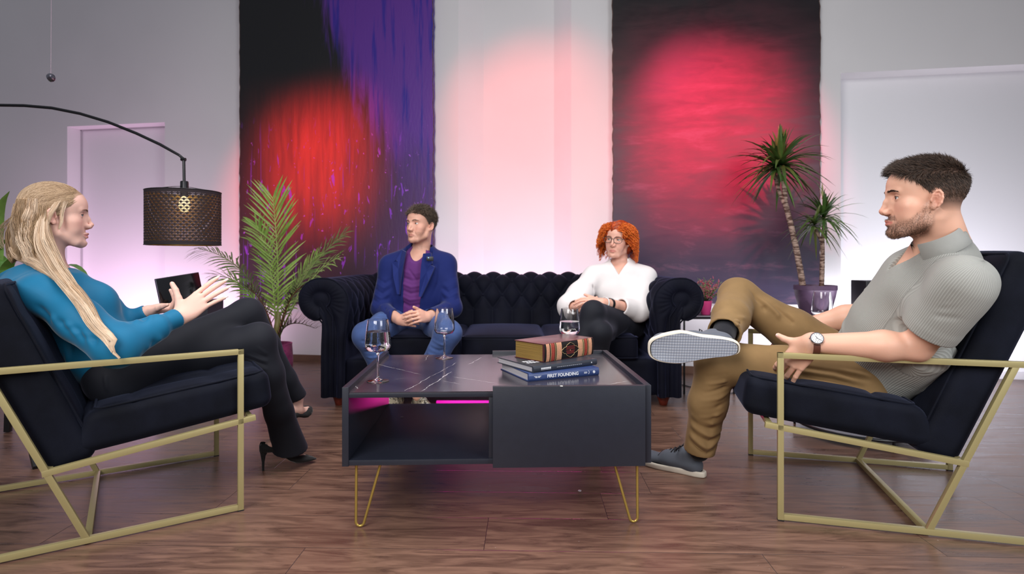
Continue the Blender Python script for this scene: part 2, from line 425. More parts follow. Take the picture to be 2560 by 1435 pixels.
# ------------------------------------------------------------------ floor
def floor_material():
    g = NG('laminate_floor', 0.3, 0.5)
    P = g.sep(g.tc.outputs['Object']); x, y = P[0], P[1]
    row = g.math('FLOOR', g.math('DIVIDE', y, 0.203)); fy = g.math('FRACT', g.math('DIVIDE', y, 0.203))
    off = g.white(g.comb(row, 3.7)); xs = g.math('ADD', g.math('DIVIDE', x, 1.28), g.math('MULTIPLY', off, 1.0))
    cx = g.math('FLOOR', xs); fx = g.math('FRACT', xs)
    rnd = g.white(g.comb(row, cx, 1.3)); rnd2 = g.white(g.comb(cx, row, 7.1))
    v = g.comb(g.math('ADD', g.math('MULTIPLY', x, 1.0), g.math('MULTIPLY', rnd, 9.0)), g.math('MULTIPLY', y, 7.0), g.math('MULTIPLY', rnd2, 5.0))
    grain = g.noise(v, 4.0, 6.0, 0.62, 1.2)
    fine = g.noise(g.mul(v, (1.2, 6.0, 1.0)), 9.0, 4.0, 0.6)
    knot = g.noise(g.comb(g.math('MULTIPLY', x, 1.6), g.math('MULTIPLY', y, 6.0), rnd), 2.6, 3.0, 0.5, 2.0)
    c = g.mix(g.ss(grain, 0.3, 0.72), lin(80, 57, 48), lin(136, 102, 85))
    c = g.mix(g.math('MULTIPLY', g.ss(fine, 0.45, 0.75), 0.32), c, lin(82, 60, 52))
    c = g.mix(g.math('MULTIPLY', g.ss(knot, 0.62, 0.80), 0.42), c, lin(60, 43, 39))
    c = g.mix(g.math('MULTIPLY', rnd2, 0.3), c, lin(96, 70, 60))
    e = g.math('MINIMUM', g.math('MULTIPLY', g.math('MINIMUM', fy, g.math('SUBTRACT', 1.0, fy)), 0.203), g.math('MULTIPLY', g.math('MINIMUM', fx, g.math('SUBTRACT', 1.0, fx)), 1.28))
    seam = g.ss(e, 0.0003, 0.0016)
    c = g.mix(seam, lin(46, 34, 32), c)
    dust = g.ss(g.noise(g.tc.outputs['Object'], 90.0, 2.0, 0.5), 0.765, 0.79)
    c = g.mix(g.math('MULTIPLY', dust, 0.5), c, lin(200, 190, 190))
    g.bump(g.math('ADD', g.math('MULTIPLY', seam, 1.0), g.math('MULTIPLY', fine, 0.12)), 0.35, 0.0012)
    return g.out(c, g.ss(grain, 0.2, 0.8, 0.24, 0.42))
fl = MB().box((-7, -3, -0.05), (7, 7, 0.0)).build('floor', floor_material(), smooth=False)
fl.rotation_euler = (0, 0, R(-1.6)); tag(fl, kind='structure')
# ------------------------------------------------------------------ back wall: a straight wall, turned a little, with recesses
WK = 0.168; W0 = Vector((0, 4.366, 0)); WTH = -math.atan(WK)
WD = Vector((math.cos(WTH), math.sin(WTH), 0)); WN = Vector((math.sin(WTH), -math.cos(WTH), 0))   # WN points to the room
def wall_s(px, w=0.0):
    """coordinate along the wall of the point seen at column px, w behind the wall face"""
    o = W0 - WN * w; m = (px - 1280) / FPX                # X = m Y
    t = (m * o.y - o.x) / (WD.x - m * WD.y); return t
def wall_z(px, py, w=0.0):
    p = W0 - WN * w + WD * wall_s(px, w); return CAMZ + (HOR - py) / FPX * p.y
def wp(s_, z, w=0.0):
    p = W0 + WD * s_ - WN * w; return (p.x, p.y, z)
def plaster(name, col):
    g = NG(name, 0.72, 0.3); o = g.tc.outputs['Object']
    c = g.mix(g.ss(g.noise(o, 1.3, 3.0), 0.3, 0.7), col, tuple(v * 0.95 for v in col))
    g.bump(g.noise(o, 160.0, 3.0), 0.12, 0.001); return g.out(c)
M_WALL = plaster('white_plaster', (0.80, 0.79, 0.80))
M_DOOR = mat('white_door_paint', (0.82, 0.81, 0.83), 0.45)
ZT = 4.2
def quad(mb, s0, w0, s1, w1, z0, z1): mb.add([wp(s0, z0, w0), wp(s1, z0, w1), wp(s1, z1, w1), wp(s0, z1, w0)], [(0, 1, 2, 3)])
wb = MB()
sA, sB = wall_s(168), wall_s(412); zL = wall_z(290, 311); dL = 0.14
sC0, sC1, sC2, sC3 = wall_s(1146), wall_s(1209, 0.12), wall_s(1385, 0.12), wall_s(1428)
sD, sE = wall_s(2102), 5.2; zR = 2.10; dR = 0.15
def soffit(s0, s1, z, d): wb.add([wp(s0, z, 0), wp(s1, z, 0), wp(s1, z, d), wp(s0, z, d)], [(0, 1, 2, 3)])
quad(wb, -6.0, 0, sA, 0, 0, ZT); quad(wb, sA, 0, sB, 0, zL, ZT); soffit(sA, sB, zL, dL)
quad(wb, sA, 0, sA, dL, 0, zL); quad(wb, sB, dL, sB, 0, 0, zL)
quad(wb, sB, 0, sC0, 0, 0, ZT); quad(wb, sC0, 0, sC1, 0.12, 0, ZT); quad(wb, sC1, 0.12, sC2, 0.12, 0, ZT); quad(wb, sC2, 0.12, sC3, 0, 0, ZT)
quad(wb, sC3, 0, sD, 0, 0, ZT); quad(wb, sD, 0, sE, 0, zR, ZT); soffit(sD, sE, zR, dR)
quad(wb, sD, 0, sD, dR, 0, zR); quad(wb, sE, dR, sE, 0, 0, zR); quad(wb, sE, 0, 6.5, 0, 0, ZT)
for s0, w0, s1, w1 in ((-6, 0.3, 6.5, 0.3),): quad(wb, s0, w0, s1, w1, 0, ZT)
wall = wb.build('wall_back', M_WALL, smooth=False); tag(wall, kind='structure')
def slab(name, s0, s1, z0, z1, w0, w1, m, bev=0.0):
    mb = MB(); M = Matrix(((WD.x, -WN.x, 0, W0.x), (WD.y, -WN.y, 0, W0.y), (0, 0, 1, 0), (0, 0, 0, 1)))
    mb.box((s0, w0, z0), (s1, w1, z1), M, bev); return mb.build(name, m, smooth=False)
d1 = slab('door_1', sA, sB, 0, zL, dL, dL + 0.05, M_DOOR); tag(d1, kind='structure')
df = MB(); M_WF = Matrix(((WD.x, -WN.x, 0, W0.x), (WD.y, -WN.y, 0, W0.y), (0, 0, 1, 0), (0, 0, 0, 1)))
df.box((sA + 0.0, dL - 0.012, 0), (sA + 0.012, dL, zL), M_WF); df.box((sA, dL - 0.012, zL - 0.012), (sB, dL, zL), M_WF)
tag(df.build('trim_1', mat('door_gasket', (0.45, 0.44, 0.46), 0.6), smooth=False), kind='structure')
d2 = slab('door_2', sD, sE, 0, zR, dR, dR + 0.05, mat('white_roller_panel', (0.84, 0.84, 0.87), 0.5)); tag(d2, kind='structure')
M_BASE = mat('brown_baseboard', lin(112, 82, 66), 0.45, var=0.15, vscale=8)
for i, (a, b) in enumerate(((-6, sA), (sB, sC0), (sC3, sD))):
    tag(slab('baseboard_back' if i == 0 else 'baseboard_back_%d' % i, a, b, 0, 0.05, -0.014, 0.0, M_BASE), kind='structure')
tag(slab('baseboard_back_3', sD, sE, 0, 0.05, dR - 0.014, dR, mat('white_baseboard', (0.7, 0.69, 0.72), 0.5)), kind='structure')
# ------------------------------------------------------------------ the two big canvases
def painting_left_material():
    g = NG('abstract_violet_paint', 0.42, 0.4); o = g.tc.outputs['Object']; P = g.sep(o); u, v = P[0], P[2]    # u 0..1 m across, v height above bottom edge
    streak = g.noise(g.mul(o, (9.0, 1.0, 0.9)), 1.6, 5.0, 0.6, 0.6); blot = g.noise(g.mul(o, (2.2, 1.0, 1.6)), 1.5, 4.0)
    vv = g.math('DIVIDE', g.math('SUBTRACT', 2.42, v), 2.42)                       # 0 at picture top, 1 at the lower edge
    uu = g.math('DIVIDE', u, 1.52)
    d = g.math('SUBTRACT', uu, g.math('MULTIPLY_ADD', vv, 0.72, 0.40))
    d = g.math('ADD', d, g.math('MULTIPLY', g.math('SUBTRACT', streak, 0.5), 0.42))
    pm = g.math('MULTIPLY', g.ss(d, -0.02, 0.14), g.ss(g.math('ADD', vv, g.math('MULTIPLY', blot, 0.3)), 0.56, 0.82, 1.0, 0.25))
    base = g.mix(g.ss(vv, 0.25, 0.95), lin(27, 27, 30), lin(66, 50, 62))
    base = g.mix(g.math('MULTIPLY', g.ss(uu, 0.6, 1.0), g.ss(vv, 0.3, 0.7)), base, lin(78, 52, 92))
    red_glow = g.math('MULTIPLY', g.ss(g.math('ABSOLUTE', g.math('SUBTRACT', vv, 0.55)), 0.05, 0.33, 1.0, 0.0), g.ss(g.math('ABSOLUTE', g.math('SUBTRACT', uu, 0.42)), 0.05, 0.5, 1.0, 0.0))
    base = g.mix(g.math('MULTIPLY', red_glow, g.ss(streak, 0.25, 0.7, 0.45, 0.85)), base, lin(172, 70, 62))  # reddish pigment, with the red spot's pool of light painted in
    pur = g.mix(g.ss(g.noise(g.mul(o, (12.0, 1.0, 0.8)), 1.4, 4.0, 0.6), 0.52, 0.66), lin(98, 52, 152), lin(52, 38, 150))
    c = g.mix(pm, base, pur)
    sp = g.noise(g.mul(o, (16.0, 1.0, 4.5)), 1.35, 3.0, 0.55, 0.7); reg = g.ss(vv, 0.36, 0.55)
    sm = g.math('MULTIPLY', g.ss(sp, 0.635, 0.665), reg)
    c = g.mix(g.math('MULTIPLY', sm, 0.9), c, lin(138, 66, 205))
    dr = g.noise(g.mul(o, (38.0, 1.0, 1.1)), 1.2, 2.0, 0.5, 0.5); c = g.mix(g.math('MULTIPLY', g.math('MULTIPLY', g.ss(dr, 0.63, 0.70), reg), 0.55), c, lin(120, 60, 190))
    sp2 = g.noise(g.mul(o, (34.0, 1.0, 22.0)), 1.0, 3.0, 0.6, 0.4); c = g.mix(g.math('MULTIPLY', g.ss(sp2, 0.68, 0.70), reg), c, lin(165, 90, 220))
    g.bump(g.noise(g.mul(o, (30.0, 1.0, 8.0)), 2.0, 4.0), 0.4, 0.003)
    return g.out(c, 0.42)
def painting_right_material():
    g = NG('abstract_red_glow_paint', 0.4, 0.4); o = g.tc.outputs['Object']; P = g.sep(o); u, v = P[0], P[2]
    stroke = g.noise(g.mul(o, (1.3, 1.0, 5.5)), 1.9, 7.0, 0.68, 0.35); blot = g.noise(o, 1.7, 4.0, 0.6, 0.5)
    vv = g.math('ADD', g.math('DIVIDE', g.math('SUBTRACT', 2.03, v), 2.03), g.math('MULTIPLY', g.math('SUBTRACT', blot, 0.5), 0.25)); uu = g.math('DIVIDE', u, 1.39)
    c = g.mix(g.ss(vv, 0.1, 0.95), lin(24, 21, 26), lin(58, 52, 74))
    m = g.math('MULTIPLY', g.ss(g.math('ABSOLUTE', g.math('SUBTRACT', vv, 0.40)), 0.08, 0.5, 1.0, 0.0), g.ss(g.math('ABSOLUTE', g.math('SUBTRACT', uu, 0.5)), 0.15, 0.62, 1.0, 0.0))
    c = g.mix(g.math('MULTIPLY', m, g.ss(stroke, 0.3, 0.7, 0.55, 0.95)), c, lin(160, 42, 74))  # red spotlight glow painted into the pigment around the beam centre
    c = g.mix(g.math('MULTIPLY', g.math('MULTIPLY', g.ss(stroke, 0.52, 0.72), 0.25), g.ss(vv, 0.18, 0.4)), c, lin(165, 110, 135))
    g.bump(stroke, 0.35, 0.003)
    return g.out(c, g.ss(stroke, 0.3, 0.7, 0.32, 0.5))
def canvas(name, pxa, pxb, pyb, m, label, seed):
    th = 0.045
    a, b = wall_s(pxa, -th), wall_s(pxb, -th); z0 = wall_z((pxa + pxb) / 2, pyb, -th); z1 = 3.7
    r = np.random.default_rng(seed); org = W0 + WD * a + WN * 0.004; org.z = z0
    root = thing(name, label, 'painting', org, WTH)
    nz = 90; zs = np.linspace(0, z1 - z0, nz); W_ = b - a
    eL = r.normal(0, 0.0022, nz).cumsum() * 0.25 + r.normal(0, 0.0015, nz); eR = W_ + r.normal(0, 0.0022, nz).cumsum() * 0.25 + r.normal(0, 0.002, nz)
    P = np.zeros((nz, 6, 3))
    for i in range(nz):
        for j, (x, y) in enumerate(((eL[i], 0), (eL[i], -th), (eL[i] + W_ * 0.33, -th - 0.002), (W_ * 0.66, -th - 0.002), (eR[i], -th), (eR[i], 0))): P[i, j] = (x, y, zs[i])
    mb = MB().grid(P); mb.build('canvas', m, root, smooth=False, fixn=False)
    fr = MB(); t = 0.02
    fr.box((0.03, -0.03, 0.02), (0.07, 0, z1 - z0 - 0.02)); fr.box((W_ - 0.07, -0.03, 0.02), (W_ - 0.03, 0, z1 - z0 - 0.02)); fr.box((0.07, -0.03, 0.02), (W_ - 0.07, 0, 0.06))
    fr.build('stretcher_frame', mat('raw_pine', lin(170, 130, 90), 0.6), root, smooth=False)
    fg = MB(); rr = np.random.default_rng(seed + 1)
    for e, xs in ((eL, 0), (eR, 1)):
        pts = [(e[i] + rr.normal(0, 0.0015), -th * 0.95, zs[i]) for i in range(nz)]; fg.tube(pts, 0.0035, 5)
    fg.build('frayed_edge', mat('frayed_canvas_edge', lin(96, 74, 66), 0.9, var=0.5, vscale=60), root)
    return root
canvas('abstract_painting', 600, 1083, 762, painting_left_material(), 'tall abstract canvas in black, red and violet with dripping paint, hung left on the wall', 3)
canvas('abstract_painting', 1532, 2050, 759, painting_right_material(), 'tall abstract canvas in dark red and slate blue, hung right behind the potted dracaena', 9)
def loc_of(root):
    return Matrix.LocRotScale(root.location, root.rotation_euler, None)
def tolocal(root, p): return loc_of(root).inverted() @ Vector(p)
def rbox(lo, hi, r, n=14, crown=(0, 0, 0), fn=None):
    """soft upholstered block: rounded edges, crowned faces; returns verts, faces"""
    lo = np.array(lo, float); hi = np.array(hi, float); c = (lo + hi) / 2; hs = (hi - lo) / 2
    bm = bmesh.new(); bmesh.ops.create_cube(bm, size=2.0); bmesh.ops.subdivide_edges(bm, edges=bm.edges[:], cuts=n, use_grid_fill=True)
    P = np.array([tuple(v.co) for v in bm.verts]); bm.verts.index_update(); F = [[v.index for v in f.verts] for f in bm.faces]; bm.free()
    # denser near the edges
    Pq = np.sign(P) * (1 - (1 - np.abs(P)) ** 1.5)
    X = Pq * hs; inner = np.maximum(hs - r, 0); cl = np.clip(X, -inner, inner); d = X - cl; L = np.linalg.norm(d, axis=1)[:, None]
    out = np.where(L > 1e-9, cl + d / (L + 1e-12) * np.minimum(r, 1e9), X)
    e = np.clip(1 - np.abs(X / hs) ** 2.4, 0, 1)
    for a in range(3):
        o = [i for i in range(3) if i != a]; out[:, a] += np.sign(P[:, a]) * (np.abs(P[:, a]) > 0.999) * crown[a] * e[:, o[0]] * e[:, o[1]]
    if fn is not None: out = fn(out, P)
    return out + c, F
M_VELVET = mat('midnight_velvet', (0.0035, 0.0040, 0.010), 0.75, sheen=0.30, sheen_col=(0.22, 0.24, 0.50), spec=0.12, var=0.35, vscale=7, bump=0.25, bscale=500)
M_VELVETC = mat('dark_navy_velvet', (0.0045, 0.0055, 0.011), 0.75, sheen=0.20, sheen_col=(0.22, 0.26, 0.45), spec=0.12, var=0.4, vscale=9, bump=0.25, bscale=500)
M_BRASS = mat('matte_champagne_brass', lin(174, 161, 114), 0.40, metal=0.35, spec=0.4)
M_BRASS2 = mat('brass_wire', lin(188, 160, 84), 0.33, metal=0.75)
M_BLACKP = mat('black_plastic', (0.012, 0.012, 0.014), 0.4)
# ------------------------------------------------------------------ sofa
SY = 3.177
def make_sofa():
    root = thing('chesterfield_sofa', 'long midnight blue velvet sofa with rolled arms and diamond-tufted back', 'sofa', (-0.06, SY + 0.4, 0))
    s_, r_ = 0.128, 0.092
    def tuft(u, v, A=0.030):
        a = u / s_ + v / (2 * r_); b = u / s_ - v / (2 * r_)
        return A * (np.clip(np.abs(np.sin(PI * a)) * np.abs(np.sin(PI * b)), 0, 1) ** 0.42)
    def prof_spline(pts, n):
        P = np.array(pts, float); d = np.r_[0, np.cumsum(np.linalg.norm(np.diff(P, axis=0), axis=1))]
        # Catmull-Rom through points, resampled
        Q = np.vstack([2 * P[0] - P[1], P, 2 * P[-1] - P[-2]]); out = []
        for i in range(1, len(Q) - 2):
            for t in np.linspace(0, 1, 24, endpoint=False):
                p0, p1, p2, p3 = Q[i - 1], Q[i], Q[i + 1], Q[i + 2]
                out.append(0.5 * ((2 * p1) + (-p0 + p2) * t + (2 * p0 - 5 * p1 + 4 * p2 - p3) * t * t + (-p0 + 3 * p1 - 3 * p2 + p3) * t ** 3))
        out.append(P[-1]); out = np.array(out); L = np.r_[0, np.cumsum(np.linalg.norm(np.diff(out, axis=0), axis=1))]
        tt = np.linspace(0, L[-1], n); return np.stack([np.interp(tt, L, out[:, k]) for k in range(out.shape[1])], 1), tt
    # back
    prof, tt = prof_spline([(SY + 0.60, 0.33), (SY + 0.64, 0.48), (SY + 0.665, 0.60), (SY + 0.69, 0.665), (SY + 0.75, 0.70), (SY + 0.83, 0.695), (SY + 0.885, 0.63), (SY + 0.87, 0.56), (SY + 0.83, 0.50), (SY + 0.83, 0.06)], 130)
    us = np.linspace(-0.96, 0.86, 300); dT = np.gradient(prof, axis=0); dT /= np.linalg.norm(dT, axis=1)[:, None]; nT = np.stack([-dT[:, 1], dT[:, 0]], 1)
    P = np.zeros((len(us), len(tt), 3)); vb = 0.165
    for j in range(len(tt)):
        v = tt[j] - vb
        if v < 0: dd = 0.030 * np.abs(np.sin(PI * (us / s_))) ** 0.5 * min(1, max(0, (tt[j]) / 0.06)) * 0.8 + 0.006
        elif v < 0.36: dd = tuft(us, v) * (1 - max(0, (v - 0.28) / 0.08))
        else: dd = np.zeros(len(us))
        P[:, j, 0] = us; P[:, j, 1] = prof[j, 0] + nT[j, 0] * dd; P[:, j, 2] = prof[j, 1] + nT[j, 1] * dd
    mb = MB().grid(P); bk = world_part('back', mb, M_VELVET, root, angle=180, fixn=True)
    bt = MB()
    vs = [(k, (k % 2) * 0.5) for k in range(0, 4)]
    for k, off in vs:
        v = vb + k * r_; y = np.interp(v, tt, prof[:, 0]); z = np.interp(v, tt, prof[:, 1]); ny = np.interp(v, tt, nT[:, 0]); nz = np.interp(v, tt, nT[:, 1])
        for i in range(-7, 7):
            u = (i + off) * s_
            if -0.93 < u < 0.84:
                Mx = Matrix.LocRotScale(Vector((u, y + ny * 0.004, z + nz * 0.004)), Vector((0, ny, nz)).to_track_quat('Z', 'Y'), None)
                bt.lathe([(0.0, 0.005), (0.007, 0.004), (0.010, 0.0), (0.008, -0.004)], 10, M=Mx)
    o = world_part('buttons', bt, M_VELVET, root, angle=180); o['kind'] = 'stuff'
    # arms
    for sgn, xo, xs_c in ((-1, -1.049, -1.056), (1, 0.930, 0.937)):
        zc, rc = 0.594, 0.118
        def pt(dx, z): return (xo + sgn * dx, z)            # dx: outwards positive
        pts = [pt(0.0, 0.055), pt(0.0, 0.30), pt(-0.004, 0.47)]
        for a in range(-80, 100, 15): pts.append((xs_c + sgn * rc * math.cos(R(a)) * 1.0, zc + rc * math.sin(R(a))))
        pts += [pt(-0.045, 0.708), pt(-0.09, 0.685), pt(-0.135, 0.635), pt(-0.150, 0.56), pt(-0.135, 0.44), pt(-0.125, 0.30), pt(-0.12, 0.055)]
        prof2, t2 = prof_spline(pts, 150)
        ys = np.linspace(SY + 0.012, SY + 0.84, 120)
        dT2 = np.gradient(prof2, axis=0); dT2 /= np.linalg.norm(dT2, axis=1)[:, None]; n2 = np.stack([-dT2[:, 1], dT2[:, 0]], 1) * (-sgn)
        if (n2[5, 0] * sgn) < 0: n2 = -n2
        P = np.zeros((len(t2), len(ys), 3)); Lr = t2[-1] - 0.33
        for j in range(len(t2)):
            v = Lr - t2[j]
            if -0.02 < v < 0.40: dd = tuft(ys - SY - 0.05, v, 0.020) * min(1, (0.40 - v) / 0.08) * min(1, (v + 0.02) / 0.02)
            elif v <= -0.02: dd = np.zeros(len(ys))
            else: dd = np.zeros(len(ys))
            dd = dd * np.clip((ys - SY - 0.02) / 0.05, 0, 1)
            P[j, :, 0] = prof2[j, 0] + n2[j, 0] * dd; P[j, :, 1] = ys; P[j, :, 2] = prof2[j, 1] + n2[j, 1] * dd
        am = MB().grid(P)
        # front face of the arm: crowned, from outline towards a spine, with pleats round the scroll
        cen = np.array([xs_c, zc]); nr = 16; fr = np.zeros((len(t2), nr, 3))
        for j in range(len(t2)):
            p = prof2[j]
            if t2[j] > 0.42 and p[1] > 0.48 or p[1] > zc: tgt = cen
            else:
                q = min(1, max(0, (p[1] - 0.42) / 0.12)); m_ = np.array([xo - sgn * 0.06, min(p[1], 0.50)]); tgt = m_ * (1 - q) + cen * q
            for k in range(nr):
                f = k / (nr - 1); x, z = p * (1 - f) + tgt * f
                dist = f
                bul = 0.020 * math.sqrt(max(0, 1 - (2 * min(dist, 0.62) / 0.62 - 1) ** 2)) if dist < 0.62 else 0.0
                ang = math.atan2(z - zc, (x - xs_c) * sgn); rr = math.hypot(x - xs_c, z - zc)
                pl = 0.0022 * math.sin(ang * 30) * (1 if rr < 0.14 and dist < 0.62 and p[1] > 0.48 else 0) * math.sin(min(dist / 0.62, 1) * PI)
                fr[j, k] = (x, SY + 0.012 - bul - pl - (0.012 * math.cos(min(rr / 0.05, 1) * PI / 2) if dist >= 0.62 and p[1] > 0.45 else 0), z)
        am.grid(fr)
        a_o = world_part('arm', am, M_VELVET, root, angle=60)
        pp = MB(); sp = []
        for a in range(-60, 240, 10):
            ra = 0.052 + 0.012 * (240 - a) / 300
            sp.append((xs_c + sgn * ra * math.cos(R(a)), SY + 0.006, zc + ra * math.sin(R(a))))
        sp = [p for p in sp] + [(xo - sgn * 0.062, SY + 0.006, 0.50), (xo - sgn * 0.064, SY + 0.006, 0.30), (xo - sgn * 0.064, SY + 0.006, 0.06)]
        pp.tube(sp, 0.0045, 8)
        pp.tube([(p[0], SY + 0.010, p[1]) for p in prof2[::3]], 0.005, 8)
        world_part('piping', pp, M_VELVET, a_o if False else root, angle=180)
    # base and cushions
    b = MB(); v, f = rbox((-0.935, SY + 0.03, 0.055), (0.815, SY + 0.8, 0.262), 0.02, 10, (0, 0.006, 0)); b.add(v, f); world_part('base', b, M_VELVET, root, angle=180)
    def puff(o, P):
        m = (P[:, 2] > 0.999); return o
    for i, (x0, x1) in enumerate(((-0.79, -0.287), (-0.283, 0.186), (0.19, 0.70))):
        v, f = rbox((x0, SY + 0.015, 0.255), (x1, SY + 0.63, 0.392), 0.028, 14, (0.006, 0.010, 0.022))
        q = MB().add(v, f); c = world_part('seat_cushion', q, M_VELVET, root, angle=180)
        pi_ = MB()
        for z in (0.386, 0.272): pi_.tube([(x0 + 0.01, SY + 0.06, z), (x0 + 0.006, SY + 0.018, z), (x0 + 0.03, SY + 0.008, z), ((x0 + x1) / 2, SY + 0.002, z + (0.002 if z > 0.3 else 0)), (x1 - 0.03, SY + 0.008, z), (x1 - 0.006, SY + 0.018, z), (x1 - 0.01, SY + 0.06, z)], 0.004, 6)
        o = pi_.build('seam_piping', M_VELVET, c, angle=180); o.data.transform(loc_of(root).inverted())
    M_FOOT = mat('stained_beech', lin(110, 42, 30), 0.35, var=0.2, vscale=30)
    for x in (-0.97, 0.85):
        for y in (SY + 0.07, SY + 0.76):
            ft = MB().lathe([(0.020, 0.0), (0.022, 0.002), (0.027, 0.022), (0.036, 0.048), (0.037, 0.057)], 20, (x, y, 0)); world_part('foot', ft, M_FOOT, root)
    return root
sofa = make_sofa()
# light strip under the sofa, the source of the magenta glow
ls = MB().box((-0.43, SY + 0.10, 0.0), (0.62, SY + 0.118, 0.014), bev=0.003).build('led_strip', mat('magenta_led', (0.8, 0.05, 0.6), 0.4, emis=((0.62, 0.005, 0.33), 1.2)))
tag(ls, 'glowing magenta light strip lying on the floor under the sofa', 'light strip')
# ------------------------------------------------------------------ lounge chairs
def make_chair(name_label, loc, fwd, L=0.66):
    rz = math.atan2(fwd[1], fwd[0]) - PI / 2
    root = thing('lounge_chair', name_label, 'armchair', loc, rz, None)
    hw, bw, H = 0.3135, 0.0175, 0.526
    z1 = lambda y: 0.300 + 0.137 * y                     # top of seat rail (y forward, 0 at the front legs)
    for sx in (-1, 1):
        x = sx * hw; m = MB(); c = H - bw / 2
        m.bar((x, 0, 0), (x, 0, H), bw); m.bar((x, -0.72, 0), (x, -0.72, H), bw)
        m.bar((x, 0.0 + bw / 2, c), (x, -0.72 - bw / 2, c), bw); m.bar((x, -bw / 2, bw / 2 + 0.004), (x, -0.72 + bw / 2, bw / 2 + 0.004), bw)
        m.bar((x, -0.402, bw * 0.6), (x, -0.402 - 0.428 * (c - 0.0), c), bw * 0.95, up=(0, 1, 0))
        m.bar((x, 0.045, z1(0.045) - bw / 2), (x, -0.505, z1(-0.505) - bw / 2), bw, bw)
        m.build('side_frame', M_BRASS, root, angle=30)
        for y in (0, -0.72):
            g = MB().box((x - 0.009, y - 0.009, 0), (x + 0.009, y + 0.009, 0.004)).build('foot_pad', M_BLACKP, root)
    cb = MB(); cb.bar((-hw + bw / 2, -0.402, bw / 2 + 0.004), (hw - bw / 2, -0.402, bw / 2 + 0.004), bw); cb.build('cross_bar', M_BRASS, root, angle=30)
    for y in (0.03, -0.49): MB().bar((-hw, y, z1(y) - bw / 2 - 0.0), (hw, y, z1(y) - bw / 2), bw * 0.9).build('cross_bar', M_BRASS, root, angle=30)
    # seat cushion, tilted
    ang = math.atan(0.137)
    def quilt(o, P, nx=3, ny=3, A=0.012):
        m = np.abs(P[:, 2] - 1) < 1e-3
        gx = np.abs(np.sin(PI * (P[:, 0] + 1) / 2 * nx)) ** 0.35; gy = np.abs(np.sin(PI * (P[:, 1] + 1) / 2 * ny)) ** 0.35
        e = np.clip(1 - np.abs(P[:, 0]) ** 6, 0, 1) * np.clip(1 - np.abs(P[:, 1]) ** 6, 0, 1)
        o[m, 2] -= (A * (1 - gx * gy) * e)[m]
        return o
    def shear(o, P):      # rear end of the seat slants forward towards the top
        o = quilt(o, P); t = (o[:, 2] + 0.065) / 0.13
        m = o[:, 1] < 0; o[m, 1] += (0.075 * t * np.clip(-o[:, 1] / 0.2, 0, 1) ** 2)[m]
        return o
    v, f = rbox((-0.292, -0.285, -0.063), (0.292, 0.285, 0.063), 0.032, 26, (0.004, 0.012, 0.010), shear)
    Ms = Matrix.Translation((0, -0.185, z1(-0.185) + 0.069)) @ Matrix.Rotation(ang, 4, 'X')
    v = [tuple(Ms @ Vector(q)) for q in v]; sc_ = MB().add(v, f).build('seat_cushion', M_VELVETC, root, angle=180)
    # back cushion along the slanted bars
    th = math.atan(0.428)
    v, f = rbox((-0.292, -0.062, -L / 2), (0.292, 0.062, L / 2), 0.034, 26, (0.004, 0.010, 0.008),
                lambda o, P: quilt_b(o, P))
    d = Vector((0, -math.sin(th), math.cos(th))); nrm = Vector((0, math.cos(th), math.sin(th)))
    base = Vector((0, -0.402, 0)) + d * (0.225 / math.cos(th)) + nrm * 0.060
    Mb = Matrix.Translation(base + d * (L / 2 - 0.03)) @ Matrix.Rotation(th, 4, 'X')
    v = [tuple(Mb @ Vector(q)) for q in v]; bc = MB().add(v, f).build('back_cushion', M_VELVETC, root, angle=180)
    # piping round both cushions
    def loop(M, hx, hy, z, axis, r=0.004):
        pts = []; c = 0.03
        for cx, cy, a0 in ((hx - c, hy - c, 0), (-hx + c, hy - c, 90), (-hx + c, -hy + c, 180), (hx - c, -hy + c, 270)):
            for a in range(0, 91, 18): pts.append((cx + c * math.cos(R(a0 + a)), cy + c * math.sin(R(a0 + a))))
        P3 = [M @ (Vector((p[0], p[1], z)) if axis == 'z' else Vector((p[0], z, p[1]))) for p in pts]
        return MB().tube(P3, r, 6, closed=True)
    loop(Mb, 0.276, L / 2 - 0.016, 0.0585, 'y').build('seam_piping', M_VELVETC, bc, angle=180)
    def edge_loop(z, r=0.004):
        pts = []; c = 0.03; hx = 0.276
        for cx, cy, a0 in ((hx - c, 0.272 - c, 0), (-hx + c, 0.272 - c, 90), (-hx + c, (-0.270 + (0.072 if z > 0 else 0)) + c, 180), (hx - c, (-0.270 + (0.072 if z > 0 else 0)) + c, 270)):
            for a in range(0, 91, 18): pts.append(Ms @ Vector((cx + c * math.cos(R(a0 + a)), cy + c * math.sin(R(a0 + a)), z)))
        return MB().tube(pts, r, 6, closed=True)
    edge_loop(0.059).build('seam_piping', M_VELVETC, sc_, angle=180)
    return root
def quilt_b(o, P):
    m = np.abs(P[:, 1] - 1) < 1e-3
    gx = np.abs(np.sin(PI * (P[:, 0] + 1) / 2 * 3)) ** 0.35; gy = np.abs(np.sin(PI * (P[:, 2] + 1) / 2 * 4)) ** 0.35
    e = np.clip(1 - np.abs(P[:, 0]) ** 6, 0, 1) * np.clip(1 - np.abs(P[:, 2]) ** 6, 0, 1)
    o[m, 1] -= (0.010 * (1 - gx * gy) * e)[m]; return o
FW1 = Vector((0.834, 0.552, 0)).normalized(); C1 = Vector((-1.058, 2.146, 0))
FW2 = Vector((-0.968, 0.250, 0)).normalized(); C2 = Vector((0.921, 2.118, 0))
make_chair('black velvet lounge chair with champagne metal frame under the woman in teal', C1, FW1, 0.565)
make_chair('black velvet lounge chair with champagne metal frame under the man in khaki trousers', C2, FW2)
